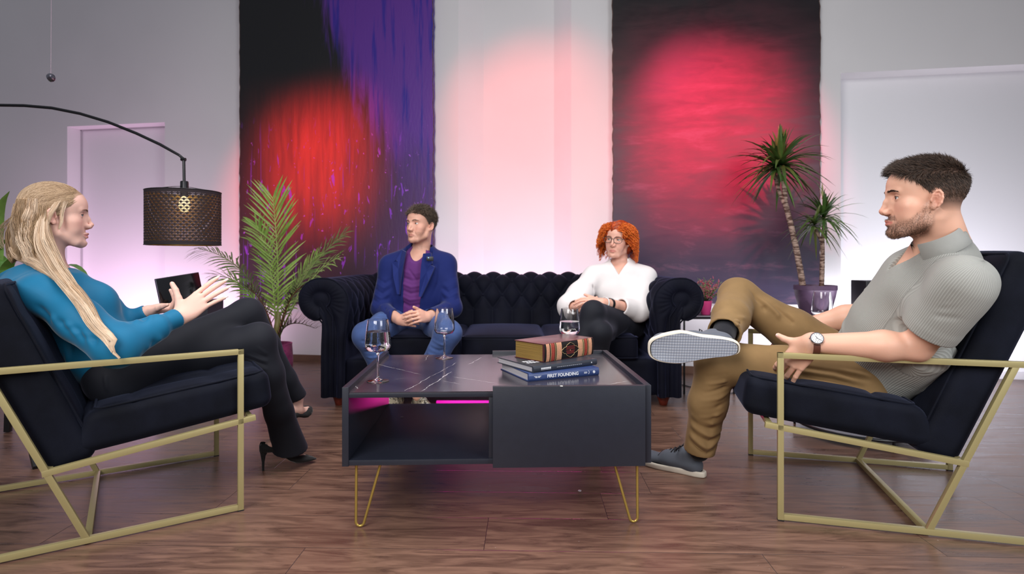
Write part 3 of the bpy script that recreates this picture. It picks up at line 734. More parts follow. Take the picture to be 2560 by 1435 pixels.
# ------------------------------------------------------------------ coffee table
def marble():
    g = NG('black_marble_laminate', 0.16, 0.5); o = g.tc.outputs['Object']; P = g.sep(o); x, y = P[0], P[1]
    c = g.mix(g.ss(g.noise(o, 5.0, 5.0), 0.3, 0.7), lin(40, 37, 44), lin(58, 54, 62))
    nz = g.math('SUBTRACT', g.noise(o, 22.0, 4.0, 0.6), 0.5); br = g.noise(o, 35.0, 2.0)
    tot = None
    for (a, b, wd) in VEINS:
        d = Vector((b[0] - a[0], b[1] - a[1])); L = d.length; d /= L
        s_ = g.math('ADD', g.math('MULTIPLY', g.math('SUBTRACT', x, a[0]), d.x), g.math('MULTIPLY', g.math('SUBTRACT', y, a[1]), d.y))
        t = g.math('ADD', g.math('MULTIPLY', g.math('SUBTRACT', x, a[0]), -d.y), g.math('MULTIPLY', g.math('SUBTRACT', y, a[1]), d.x))
        t = g.math('ADD', t, g.math('MULTIPLY', nz, 0.022))
        m = g.math('MULTIPLY', g.ss(g.math('ABSOLUTE', t), 0.0003, wd, 1.0, 0.0), g.math('MULTIPLY', g.ss(s_, -0.01, 0.03), g.ss(s_, L - 0.03, L + 0.01, 1.0, 0.0)))
        m = g.math('MULTIPLY', m, g.ss(br, 0.38, 0.6, 0.35, 1.0)); tot = m if tot is None else g.math('MAXIMUM', tot, m)
    c = g.mix(g.math('MULTIPLY', tot, 0.85), c, lin(205, 200, 200))
    g.b.inputs['Specular IOR Level'].default_value = 0.85; return g.out(c, 0.19)
TROOT = thing('coffee_table', 'low dark grey coffee table with marbled top, open shelf and brass hairpin legs', 'coffee table', (-0.054, 2.085, 0), R(2.0))
def tl(px, py, z=0.42): p = tolocal(TROOT, onz(px, py, z)); return (p.x, p.y)
VEINS = [(tl(935, 908), tl(1052, 936), 0.0016), (tl(1010, 978), tl(1142, 906), 0.0014), (tl(1052, 978), tl(1130, 928), 0.0030), (tl(1168, 912), tl(1218, 886), 0.0016), (tl(1128, 941), tl(1245, 958), 0.0012), (tl(888, 958), tl(893, 972), 0.0028), (tl(1062, 902), tl(1072, 886), 0.0014), (tl(985, 948), tl(1022, 944), 0.0012), (tl(1515, 962), tl(1580, 950), 0.0016), (tl(1150, 960), tl(1100, 950), 0.0010)]
M_TBL = mat('matte_slate_lacquer', lin(29, 32, 43), 0.42, var=0.06, vscale=40, bump=0.05, bscale=300)
TH, TB = 0.435, 0.200
def build_table():
    r = TROOT; w, d = 0.467, 0.34
    for x0, x1 in ((-w, -w + 0.020), (w - 0.020, w)): MB().box((x0, -d, TB - 0.002), (x1, d, TH), bev=0.0015).build('side_panel', M_TBL, r, angle=30)
    top = MB().box((-w + 0.020, -d + 0.004, 0.4165), (w - 0.020, d - 0.002, 0.4195)).build('marble_top', marble(), r, smooth=False, label='dark marbled top surface with white veins')
    MB().box((-w + 0.020, -d + 0.002, 0.403), (w - 0.020, d - 0.002, 0.4163), bev=0.001).build('top_board', M_TBL, r, angle=30)
    MB().box((-w + 0.020, -d + 0.002, TB), (w - 0.020, d - 0.002, TB + 0.016), bev=0.001).build('shelf', M_TBL, r, angle=30)
    dv = -0.012
    MB().box((dv - 0.016, -d + 0.006, TB + 0.016), (dv, d - 0.004, 0.403), bev=0.001).build('divider', M_TBL, r, angle=30)
    dr = MB().box((dv - 0.004, -d - 0.016, TB - 0.006), (w - 0.022, -d, TH + 0.0025), bev=0.0015).build('drawer', M_TBL, r, angle=30)
    MB().box((dv + 0.002, -d + 0.002, TB + 0.018), (w - 0.030, d - 0.03, TB + 0.12)).build('drawer_box', M_TBL, dr, smooth=False)
    MB().box((dv - 0.004, d - 0.012, TB - 0.004), (w - 0.022, d + 0.004, TH), bev=0.0015).build('rear_panel', M_TBL, r, angle=30)
    for sx in (-1, 1):
        for sy in (-1, 1):
            x = sx * (w - 0.035); y = sy * (d - 0.035); L = MB()
            pts = [(x, y, TB)] ; a0 = Vector((x, y, TB)); foot = Vector((x - sx * 0.002, y, 0.012)); b0 = Vector((x - sx * 0.075, y - sy * 0.0, TB))
            # open wire V with a round toe
            c = Vector((x - sx * 0.011, y, 0.018)); arc = [c + Vector((sx * 0.0125 * math.cos(R(t)), 0, 0.0135 * math.sin(R(t)))) for t in range(0, -161, -20)]
            L.tube([a0, a0.lerp(arc[0], 0.5)] + arc + [arc[-1].lerp(b0, 0.5), b0], 0.0042, 10)
            L.box((min(x, x - sx * 0.08) - 0.004, y - 0.02, TB - 0.004), (max(x, x - sx * 0.08) + 0.004, y + 0.02, TB - 0.0015))
            L.build('hairpin_leg', M_BRASS2, r, angle=60)
    # pale chips in the laminate edge
    ch = MB(); 
    for px, py in ((1404, 968),):
        p = tolocal(r, at(px, py, 1.735)); ch.lathe([(0.0, 0.0012), (0.004, 0.0008), (0.006, 0.0)], 9, (p.x, -d - 0.012, TH + 0.002))
    ch.build('chipped_spot', mat('raw_chipboard', lin(200, 196, 190), 0.8), dr)
build_table()
# small crumbs of dirt in the open compartment
def crumb(p, s, label, seed, name='paper_scrap'):
    rr = np.random.default_rng(seed); n = 7; V = [(p.x, p.y, p.z + s * 0.25)]
    for i in range(n): a = 2 * PI * i / n; q = s * rr.uniform(0.5, 1.1); V.append((p.x + q * math.cos(a), p.y + q * 0.8 * math.sin(a), p.z + 0.0006 + rr.uniform(0, s * 0.15)))
    V += [(v[0], v[1], p.z + 0.0001) for v in V[1:]]
    F = [(0, 1 + i, 1 + (i + 1) % n) for i in range(n)] + [(1 + i, 1 + n + i, 1 + n + (i + 1) % n, 1 + (i + 1) % n) for i in range(n)]
    o = MB().add(V, F).build(name, mat('crumpled_film', lin(190, 185, 190), 0.4), smooth=False); tag(o, label, 'scrap'); return o
crumb(onz(1005, 1043, 0.2165), 0.008, 'tiny pale scrap lying on the open shelf of the coffee table', 1)
crumb(onz(1449, 1227, 0.0005), 0.010, 'small translucent scrap on the floor in front of the coffee table', 2)
# ------------------------------------------------------------------ wine glasses
M_GLASS = glass_mat('clear_crystal', (1, 1, 1), 1.46); M_WATER = glass_mat('sparkling_water', (1, 1, 1), 1.33)
def make_glass(loc, label, fill=None, bubbles=0, k=1.0):
    root = thing('wine_glass', label, 'wine glass', loc, random.uniform(0, 6), 'stemmed water glasses')
    out = [(0.0, 0.0), (0.034, 0.0), (0.0362, 0.0012), (0.034, 0.0026), (0.018, 0.0052), (0.006, 0.0085), (0.0038, 0.016), (0.0034, 0.05), (0.0036, 0.085), (0.0065, 0.0945), (0.018, 0.0975), (0.033, 0.1010), (0.0405, 0.112), (0.0418, 0.121), (0.0400, 0.150), (0.0365, 0.180), (0.0335, 0.2005), (0.0332, 0.2012)]
    t = 0.0011
    inn = [(0.0326, 0.2012), (0.0329, 0.2005), (0.0365 - t, 0.180), (0.0400 - t, 0.150), (0.0418 - t, 0.121), (0.0405 - t, 0.1125), (0.0326, 0.1025), (0.018, 0.0995), (0.0, 0.0985)]
    MB().lathe([(r * k, z * k) for r, z in out + inn], 40, cap=False).build('bowl_and_stem', M_GLASS, root, angle=180)
    if fill:
        def ri(z): return float(np.interp(z, [0.0985, 0.0995, 0.1025, 0.1125, 0.121, 0.15, 0.18, 0.2], [0.0, 0.018, 0.0326, 0.0405 - t, 0.0418 - t, 0.04 - t, 0.0365 - t, 0.0329])) + 0.0002
        zs = [0.0985, 0.0990, 0.0995, 0.1025, 0.107, 0.1125, 0.121, 0.135] + ([0.15] if fill > 0.15 else []) + [fill]
        w = MB().lathe([(ri(z) * k, z * k) for z in zs] + [(0.0, fill * k)], 40, cap=False).build('water', M_WATER, root, angle=40)
        if bubbles:
            b = MB(); rr = np.random.default_rng(5)
            for i in range(bubbles):
                z = rr.uniform(0.112, fill - 0.004); a = rr.uniform(0, 2 * PI); q = ri(z) * math.sqrt(rr.uniform(0.3, 0.93)); s_ = rr.uniform(0.0004, 0.0009)
                b.lathe([(0.0, -s_), (s_ * 0.8, -s_ * 0.5), (s_ * 0.8, s_ * 0.5), (0.0, s_)], 6, (q * math.cos(a), q * math.sin(a), z), cap=False)
            o = b.build('bubbles', mat('air_bubbles', (0.9, 0.9, 0.9), 0.15, spec=0.8), w, angle=180); o['kind'] = 'stuff'
    return root
TZ = 0.4197
make_glass(onz(945, 953, TZ), 'wine glass of sparkling water, nearest the front left corner of the table', 0.163, 260)
make_glass(onz(1111, 895, TZ), 'empty wine glass on the marble in front of the man in blue', None)
make_glass(onz(1424, 897, TZ), 'wine glass of still water behind the stack of books', 0.150)
p4 = at(2055, 729, 2.62); make_glass((p4.x, p4.y, p4.z - 0.2012 * 1.06), 'empty wine glass on the round side table behind the man in khaki', None, 0, 1.06)
ST = Vector((p4.x, p4.y, p4.z - 0.2012 * 1.06 - 0.0002))
# ------------------------------------------------------------------ books
def book(A, B, width, th, z, label, cover, page, name='book', spine_fn=None, over=0.004):
    A = Vector((A.x, A.y, 0)); B = Vector((B.x, B.y, 0)); L = (B - A).length; d = (B - A).normalized()
    root = thing(name, label, 'book', (A.x, A.y, z), math.atan2(d.y, d.x), 'books stacked on the coffee table')
    c = 0.0026
    m = MB().box((0, 0.004, 0), (L, width, c), bev=0.0006).box((0, 0.004, th - c), (L, width, th), bev=0.0006)
    sp = []; n = 8
    for i in range(n + 1):
        a = PI * i / n; sp.append((0.006 - 0.006 * math.sin(a), th / 2 - th / 2 * math.cos(a)))
    sp += [(0.009, th - 0.0002), (0.009, 0.0002)]
    M = Matrix(((0, 0, 1, 0), (1, 0, 0, 0), (0, 1, 0, 0), (0, 0, 0, 1)))
    m.prism(sp, M, L); m.build('cover', cover, root, angle=40)
    # page block with leaves drawn as fine ridges
    v = MB(); nz_ = 26
    v.box((over, 0.008, c), (L - over, width - over, th - c)); v.build('page_block', page, root, smooth=False)
    return root, L
def pages(name, col, col2):
    g = NG(name, 0.55, 0.3); o = g.tc.outputs['Object']; n = g.noise(g.mul(o, (2.0, 2.0, 900.0)), 1.0, 2.0)
    g.bump(n, 0.5, 0.0006); return g.out(g.mix(g.ss(n, 0.35, 0.65), col, col2))
z1_, z2_, z3_ = TZ, TZ + 0.0275, TZ + 0.0275 + 0.0215
M_BLUE = mat('navy_book_cloth', lin(40, 58, 104), 0.4, var=0.08, vscale=60); M_DGREY = mat('charcoal_book_jacket', lin(46, 50, 60), 0.35)
M_PAGE = pages('white_pages', lin(196, 192, 196), lin(140, 138, 146)); M_GILT = pages('gilt_pages', lin(150, 120, 62), lin(98, 76, 40))
b1, L1 = book(onz(1322, 955, z1_), onz(1498, 938, z1_), 0.235, 0.027, z1_, 'navy hardcover book at the bottom of the stack, titled FIRST FOUNDING', M_BLUE, M_PAGE)
b2, L2 = book(onz(1334, 933, z2_), onz(1493, 912, z2_), 0.225, 0.021, z2_, 'charcoal hardcover book in the middle of the stack', M_DGREY, M_PAGE)
g = NG('oxblood_leather', 0.3, 0.5); g.bump(g.noise(g.tc.outputs['Object'], 300.0, 3.0), 0.15, 0.001)
M_LEATH = g.out(g.mix(g.ss(g.noise(g.tc.outputs['Object'], 12.0, 4.0), 0.3, 0.7), lin(60, 30, 34), lin(92, 46, 46)))
b3, L3 = book(onz(1361, 907, z3_), onz(1484, 886, z3_), 0.150, 0.062, z3_, 'thick old leather book with gilt pages and ornamental spine, on top of the stack', M_LEATH, M_GILT, over=0.003)
def text_mesh(s, size, mat_, parent, M, name='lettering', width=None, bold=0.0):
    c = bpy.data.curves.new('t', 'FONT'); c.body = s; c.size = size; c.extrude = 0.00015; c.offset = bold; c.align_x = 'LEFT'; c.resolution_u = 3
    t = bpy.data.objects.new('t', c); COL.objects.link(t); bpy.context.view_layer.update()
    me = bpy.data.meshes.new_from_object(t.evaluated_get(bpy.context.evaluated_depsgraph_get())); bpy.data.objects.remove(t)
    co = np.array([v.co[:] for v in me.vertices]); w = co[:, 0].max() - co[:, 0].min()
    k = (width / w) if width else 1.0
    me.transform(M @ Matrix.Scale(k, 4, (1, 0, 0)) @ Matrix.Translation((-co[:, 0].min(), 0, 0)))
    me.name = name; me.materials.clear(); return finish(me, name, mat_, parent, False)
M_INK = mat('white_foil', lin(225, 226, 232), 0.45)
def spineM(x, z, y=-0.0006): return Matrix(((1, 0, 0, x), (0, 0, -1, y), (0, 1, 0, z), (0, 0, 0, 1)))
text_mesh('FIRST FOUNDING', 0.0150, M_INK, b1, spineM(0.068, 0.0085), 'title_lettering', 0.118, 0.0003)
lg = MB(); lg3 = MB()      # small winged mark and round marks on the navy spine
for sx in (-1, 1):
    for k in range(3): lg.box((0.032 + sx * 0.001 if sx > 0 else 0.032 - 0.013 + k * 0.0025, -0.0012, 0.0155 - k * 0.0022), (0.032 + 0.013 - k * 0.0025 if sx > 0 else 0.032 - 0.001, -0.0006, 0.0165 - k * 0.0022))
for a in range(0, 360, 30): pass
lg3.tube([(0.2475 + 0.0042 * math.cos(R(a)), -0.0006, 0.0135 + 0.0042 * math.sin(R(a))) for a in range(0, 360, 30)], 0.0006, 5, closed=True)
lg3.lathe([(0.0, 0.0), (0.0028, 0.0), (0.0028, 0.0006), (0.0, 0.0006)], 10, M=Matrix.Translation((0.2475, -0.0004, 0.0135)) @ Matrix.Rotation(R(90), 4, 'X'))
lg2 = MB()
for z in (0.0115, 0.0145): lg2.box((0.208, -0.0012, z), (0.220, -0.0006, z + 0.0012))
lg2.tube([(0.2235 + 0.005 * math.cos(R(a)), -0.0006, 0.0135 + 0.006 * math.sin(R(a))) for a in range(-70, 71, 20)], 0.0006, 5)
lg.build('emblem', M_INK, b1, smooth=False); lg2.build('emblem', M_INK, b1, smooth=False); lg3.build('emblem', M_INK, b1, smooth=False)
t2 = MB(); rr = np.random.default_rng(3)
x = 0.095
while x < 0.205: w_ = rr.uniform(0.004, 0.010); t2.box((x, -0.0011, 0.0095), (x + w_, -0.0006, 0.0113)); x += w_ + 0.0022
t2.build('fine_print', mat('grey_foil', lin(150, 152, 160), 0.5), b2, smooth=False)
t2 = MB(); x = 0.030
while x < 0.066: w_ = rr.uniform(0.0025, 0.004); t2.box((x, -0.0011, 0.0098), (x + w_, -0.0006, 0.0142)); t2.box((x, -0.0011, 0.0070), (x + w_, -0.0006, 0.0080)); x += w_ + 0.0012
t2.build('emblem', M_INK, b2, smooth=False); t2 = MB()
for z in (0.009, 0.0115): t2.box((0.245, -0.0011, z), (0.249, -0.0006, z + 0.0015))
t2.build('emblem', M_INK, b2, smooth=False)
tt_ = MB()
for k, y in enumerate((0.06, 0.085)):
    x = 0.02
    while x < 0.12: w_ = rr.uniform(0.006, 0.012); tt_.box((x, y, 0.0210), (x + w_, y + 0.014, 0.0213)); x += w_ + 0.004
tt_.build('cover_lettering', M_INK, b2, smooth=False)
# ornate spine of the old book
def spine_band(x0, x1, col, name, rise=0.0012, z0=0.002, z1=0.060):
    n = 8; th = 0.062; P = np.zeros((n + 1, 2, 3))
    for i in range(n + 1):
        a = PI * (0.06 + 0.88 * i / n); yy = 0.006 - 0.006 * math.sin(a) - rise; zz = th / 2 - th / 2 * math.cos(a)
        P[i, 0] = (x0, yy, zz); P[i, 1] = (x1, yy, zz)
    m = MB().grid(P); return m.build(name, col, b3, angle=180)
M_TAN = mat('tan_leather_label', lin(196, 142, 112), 0.5, var=0.15, vscale=200); M_BLK = mat('black_leather', (0.01, 0.009, 0.010), 0.35)
M_RED = mat('red_leather', lin(150, 60, 48), 0.5, var=0.25, vscale=250); M_GOLD = mat('gold_tooling', lin(205, 178, 130), 0.4, metal=0.3)
spine_band(0.001, L3 - 0.001, M_BLK, 'spine_cover', 0.0004)
for x0, x1, m_ in ((0.010, 0.026, M_TAN), (0.034, 0.050, M_RED), (L3 - 0.050, L3 - 0.036, M_RED), (L3 - 0.028, L3 - 0.010, M_TAN), (0.062, 0.086, M_TAN), (L3 - 0.086, L3 - 0.062, M_TAN)): spine_band(x0, x1, m_, 'spine_label', 0.0008)
for x0 in (0.031, 0.053, 0.0595, L3 - 0.033, L3 - 0.055, L3 - 0.0605): spine_band(x0 - 0.0012, x0 + 0.0012, M_GOLD, 'gold_rule', 0.0018)
cm = MB(); cx = L3 / 2; pts = []
for a in range(0, 360, 10):
    t = R(a); q = 0.9 + 0.14 * math.cos(4 * t) + 0.05 * math.cos(12 * t); pts.append((cx + 0.042 * q * math.cos(t), 0.031 + 0.024 * q * math.sin(t)))
cm.prism(pts, Matrix(((1, 0, 0, 0), (0, 0, -1, -0.0006), (0, 1, 0, 0), (0, 0, 0, 1))), 0.0012)
cart = cm.build('cartouche', M_BLK, b3, smooth=False)
cm = MB().tube([(p[0], -0.002, p[1]) for p in pts], 0.0006, 5, closed=True)
for k in range(4): cm.lathe([(0.0, 0.001), (0.0018, 0.0)], 8, M=Matrix.Translation((cx, -0.0018, 0.031 + (k - 1.5) * 0.003)) @ Matrix.Rotation(R(90), 4, 'X')) if k == 1 else None
cm.build('gold_outline', M_GOLD, cart, smooth=False)
cm = MB(); rr = np.random.default_rng(8)
for k, z in enumerate((0.018, 0.0225, 0.027, 0.0335, 0.038, 0.0425)):
    x = cx - 0.022 + 0.004 * abs(k - 2.5) / 2.5
    while x < cx + 0.020: w_ = rr.uniform(0.002, 0.004); cm.box((x, -0.0026, z), (x + w_, -0.0018, z + 0.0022)); x += w_ + 0.0012
cm.build('red_lettering', mat('faded_red_ink', lin(130, 40, 40), 0.6), cart, smooth=False)
# ------------------------------------------------------------------ arc lamp
def lamp_shade_mat():
    g = NG('perforated_dark_fabric', 0.7, 0.2); P = g.sep(g.tc.outputs['Object']); x, y, z = P[0], P[1], P[2]
    ang = g.math('ARCTAN2', y, x); u = g.math('MULTIPLY', ang, 42 / (2 * PI)); v = g.math('DIVIDE', g.math('ADD', z, 0.1185), 0.0135)
    row = g.math('FLOOR', v); fv = g.math('FRACT', v); par = g.math('MULTIPLY', g.math('FRACT', g.math('MULTIPLY', row, 0.5)), 1.0)
    fu = g.math('SUBTRACT', g.math('FRACT', g.math('ADD', u, par)), 0.5)
    d = g.math('SQRT', g.math('ADD', g.math('POWER', g.math('MULTIPLY', fu, 0.0254), 2.0), g.math('POWER', g.math('MULTIPLY', fv, 0.0135), 2.0)))
    ring = g.math('MULTIPLY', g.ss(d, 0.0098, 0.0102), g.ss(d, 0.0118, 0.0122, 1.0, 0.0))
    ring2 = g.math('MULTIPLY', g.ss(d, 0.0058, 0.0062), g.ss(d, 0.0074, 0.0078, 1.0, 0.0))
    hole = g.math('MULTIPLY', g.math('MAXIMUM', ring, ring2), g.math('MULTIPLY', g.ss(g.math('ABSOLUTE', z), 0.116, 0.118, 1.0, 0.0), g.ss(fv, 0.12, 0.16)))
    g.put(g.b.inputs['Alpha'], g.math('SUBTRACT', 1.0, hole)); return g.out(lin(52, 44, 48))
def make_lamp():
    D = 2.9; c = at(459, 546, D); r, h = 0.170, 0.267
    root = thing('arc_floor_lamp', 'black arc floor lamp with drum shade perforated in a fish-scale pattern', 'floor lamp', (-2.95, D, 0))
    sh = MB(); zt = c.z + h / 2; zb = c.z - h / 2; seg = 96
    P = np.zeros((seg, 12, 3))
    for i in range(seg):
        a = 2 * PI * i / seg
        for j in range(12): P[i, j] = (r * math.cos(a), r * math.sin(a), -h / 2 + h * j / 11)
    m = lamp_shade_mat()
    o = MB().grid(P, closed_u=True).build('lamp_shade', m, root, angle=180); o.location = Vector(c) - root.location
    P2 = P * np.array([(r - 0.0025) / r, (r - 0.0025) / r, 1.0])
    g2 = lamp_shade_mat(); g2.name = 'brass_foil_lining'; b = g2.node_tree.nodes['Principled BSDF']; b.inputs['Base Color'].default_value = (*lin(200, 150, 70), 1); b.inputs['Metallic'].default_value = 0.7; b.inputs['Roughness'].default_value = 0.35
    o2 = MB().grid(P2, closed_u=True, flip=True).build('shade_lining', g2, o, angle=180, fixn=False)
    rim = MB()
    for z in (-h / 2, h / 2): MB().tube([(r * math.cos(R(a)), r * math.sin(R(a)), z) for a in range(0, 360, 6)], 0.0022, 6, closed=True).build('shade_ring', M_BLACKP, o, angle=180)
    for a in (0, 120, 240): rim.tube([(0, 0, h / 2 + 0.028), (r * 0.5 * math.cos(R(a + 25)), r * 0.5 * math.sin(R(a + 25)), h / 2 + 0.016), (r * math.cos(R(a + 25)), r * math.sin(R(a + 25)), h / 2)], 0.0015, 6)
    rim.build('shade_wire_frame', M_BLACKP, o, angle=180)
    M_LM = mat('black_lamp_metal', (0.02, 0.02, 0.024), 0.35, metal=0.4)
    a = MB(); px = [(459.5, 398), (448, 388), (400, 361), (340, 333), (270, 305), (200, 284), (130, 270), (60, 264), (0, 263), (-60, 268), (-120, 285), (-165, 320)]
    pts = [at(x, y, D) for x, y in px]; pts += [Vector((-2.93, D, 1.2)), Vector((-2.95, D, 0.6)), Vector((-2.95, D, 0.02))]
    a.tube(pts, [0.0065] * 2 + [0.0075] * (len(pts) - 2), 10); world_part('arc_pole', a, M_LM, root, angle=180)
    st = MB(); st.tube([at(459.5, 398, D), at(460.5, 458, D)], 0.007, 10); st.tube([at(459, 398, D) + Vector((-.012, 0, 0)), at(462, 398, D) + Vector((0.004, 0, -0.002))], 0.009, 8)
    world_part('drop_rod', st, M_LM, root)
    s2 = MB(); q = at(461, 466, D); s2.lathe([(0.0, 0.026), (0.017, 0.026), (0.019, 0.020), (0.019, -0.05), (0.0, -0.05)], 20, q); world_part('socket', s2, M_LM, root)
    bl = MB().lathe([(0.0, -0.13), (0.016, -0.125), (0.027, -0.10), (0.024, -0.075), (0.013, -0.052), (0.012, -0.045)], 20, q)
    world_part('bulb', bl, mat('warm_bulb', (1, 0.9, 0.7), 0.3, emis=((1.0, 0.72, 0.35), 2.5)), root, angle=180)
    bs = MB().lathe([(0.0, 0.0), (0.16, 0.0), (0.165, 0.006), (0.16, 0.025), (0.02, 0.03), (0.0, 0.03)], 40, (-2.95, D, 0)); world_part('base', bs, M_LM, root)
make_lamp()
# ------------------------------------------------------------------ crystal on a string
cr = at(127, 194, 2.7)
root = thing('hanging_crystal', 'small faceted glass crystal hanging on a thin string at upper left', 'ornament', cr)
bm = bmesh.new(); bmesh.ops.create_icosphere(bm, subdivisions=2, radius=0.017)
for v in bm.verts: v.co.z *= 1.15; v.co += Vector((random.uniform(-1, 1), random.uniform(-1, 1), random.uniform(-1, 1))) * 0.0016
me = bpy.data.meshes.new('crystal'); bm.to_mesh(me); bm.free(); finish(me, 'crystal', mat('smoky_crystal', lin(120, 118, 130), 0.08, metal=0.75, spec=0.8), root, smooth=False)
stg = MB().tube([cr + Vector((0, 0, 0.018)), cr + Vector((0.012, 0, 1.9))], 0.0012, 6); world_part('string', stg, mat('nylon_string', lin(200, 180, 195), 0.5), root)
# ------------------------------------------------------------------ console, side table, boxes
M_WOODD = mat('dark_top', lin(48, 44, 52), 0.35)
CY, CZ = 3.5, 0.474
def console():
    x0 = (1707 - 1280) / FPX * CY; x1 = (2236 - 1280) / FPX * CY
    r = thing('console_table', 'low narrow console with dark top and thin metal legs behind the sofa arm', 'table', ((x0 + x1) / 2, CY + 0.13, 0))
    world_part('table_top', MB().box((x0, CY, CZ - 0.02), (x1, CY + 0.27, CZ), bev=0.002), M_WOODD, r)
    world_part('edge_highlight', MB().box((x0, CY - 0.003, CZ - 0.004), (x1, CY - 0.0002, CZ + 0.0004)), mat('pale_edge', lin(190, 185, 195), 0.4), r)  # pale strip painting the highlight along the top's front edge
    for x in (x0 + 0.012, (1837 - 1280) / FPX * CY, x1 - 0.012):
        for y in (CY + 0.012, CY + 0.255): world_part('leg', MB().bar((x, y, 0), (x, y, CZ - 0.02), 0.010), M_BLACKP, r)
console()
def side_table():
    c = Vector((at(2150, 700, 2.72).x, 2.72, 0)); r = thing('round_side_table', 'round black wire side table behind the right lounge chair', 'side table', c)
    rad = 0.28; ST_z = ST.z
    world_part('table_top', MB().lathe([(0.0, -0.012), (rad, -0.012), (rad + 0.003, -0.006), (rad, 0.0), (0.0, 0.0)], 56, (c.x, c.y, ST_z)), M_BLACKP, r)
    world_part('floor_ring', MB().tube([(c.x + rad * math.cos(R(a)), c.y + rad * math.sin(R(a)), 0.05) for a in range(0, 360, 6)], 0.007, 8, closed=True), M_BLACKP, r)
    world_part('bottom_tray', MB().lathe([(0.0, 0.045), (rad - 0.004, 0.045), (rad - 0.004, 0.052), (0.0, 0.052)], 56, (c.x, c.y, 0)), M_BLACKP, r)
    for a in (265, 25, 145): world_part('leg', MB().tube([(c.x + rad * math.cos(R(a)), c.y + rad * math.sin(R(a)), 0), (c.x + rad * math.cos(R(a)), c.y + rad * math.sin(R(a)), ST_z - 0.012)], 0.006, 8), M_BLACKP, r)
side_table()
def box_thing(name, label, cat, pxa, pxb, pya, D, depth, m, z0=None, py1=None):
    a = at(pxa, pya, D); b = at(pxb, pya, D); zb = z0 if z0 is not None else at(pxa, py1, D).z
    r = thing(name, label, cat, ((a.x + b.x) / 2, D + depth / 2, zb)); world_part('cabinet', MB().box((a.x, D, zb), (b.x, D + depth, a.z), bev=0.006), m, r, angle=30); return r, a, b, zb
r, a, b, zb = box_thing('loudspeaker', 'small black box loudspeaker on the console behind the seated man', 'speaker', 2165, 2218, 702, CY + 0.03, 0.16, M_BLACKP, z0=CZ)
world_part('driver_cone', MB().lathe([(0.0, 0.004), (0.02, 0.002), (0.045, -0.004), (0.052, -0.006), (0.055, 0.0)], 28, M=Matrix.Translation(((a.x + b.x) / 2, CY + 0.029, 0.58)) @ Matrix.Rotation(R(90), 4, 'X')), mat('cone_paper', (0.02, 0.02, 0.02), 0.7), r)
PLY = 3.55; 
pa = at(446, 823, PLY); r = thing('white_cabinet', 'low white cabinet in front of the left wall, behind the gesturing hands', 'cabinet', (pa.x + 0.02, PLY + 0.18, 0))
world_part('carcass', MB().box((pa.x - 0.13, PLY + 0.0, 0.0), (pa.x + 0.20, PLY + 0.36, pa.z), bev=0.003), mat('white_lacquer', (0.78, 0.75, 0.78), 0.4), r, angle=30)
world_part('door', MB().box((pa.x - 0.125, PLY - 0.014, 0.01), (pa.x + 0.195, PLY, pa.z - 0.012), bev=0.002), bpy.data.materials['white_lacquer'], r, angle=30)
r, a, b, zb = box_thing('loudspeaker', 'dark grey box loudspeaker on the white cabinet behind the gesturing hands', 'speaker', 446, 519, 752, PLY + 0.02, 0.2, mat('dark_grey_vinyl', lin(52, 50, 62), 0.5), z0=pa.z + 0.0005)
world_part('grille_strip', MB().box((a.x + 0.055, PLY + 0.016, zb + 0.01), (a.x + 0.068, PLY + 0.0202, a.z - 0.01)), mat('grey_strip', lin(88, 84, 96), 0.5), r)
# cable on the floor by the console
cb = MB().tube([onz(1705, 962, 0.004), onz(1760, 975, 0.004), onz(1830, 983, 0.004), onz(1850, 976, 0.004)], 0.003, 6).build('power_cable', M_BLACKP); tag(cb, 'thin black cable running over the floor under the console', 'cable')
# ------------------------------------------------------------------ plants
def leaf_blade(mb, pts, wid, fold=0.25, col=None, nw=2, side=None):
    """blade along pts; wid: half width per point; V-folded along the midrib"""
    P = np.array([tuple(p) for p in pts], float); n = len(P); T = np.gradient(P, axis=0); T /= np.linalg.norm(T, axis=1)[:, None] + 1e-9
    up = np.array((0, 0, 1.0)) if side is None else np.asarray(side, float)
    S = np.cross(T, up); L = np.linalg.norm(S, axis=1)[:, None]; S = np.where(L > 1e-3, S / (L + 1e-9), np.array([[1.0, 0, 0]])); U = np.cross(S, T)
    G = np.zeros((n, 3, 3)); w = np.asarray(wid)[:, None]
    G[:, 0] = P - S * w + U * w * fold; G[:, 1] = P; G[:, 2] = P + S * w + U * w * fold
    mb.grid(G, col=col)
def leafmat(name, rough=0.4):
    m = mat(name, (0.1, 0.2, 0.05), rough, spec=0.4, vcol=True, var=0.18, vscale=30); b = m.node_tree.nodes['Principled BSDF']
    b.inputs['Subsurface Weight'].default_value = 0.0; return m
M_LEAF = leafmat('leaf_green')
M_SOIL = mat('potting_soil', lin(52, 38, 34), 0.95, var=0.4, vscale=120, bump=1.0, bscale=150)
def bez(P, n):
    P = [Vector(p) for p in P]
    out = []
    for i in range(n):
        t = i / (n - 1); Q = P[:]
        while len(Q) > 1: Q = [Q[k].lerp(Q[k + 1], t) for k in range(len(Q) - 1)]
        out.append(Q[0])
    return out
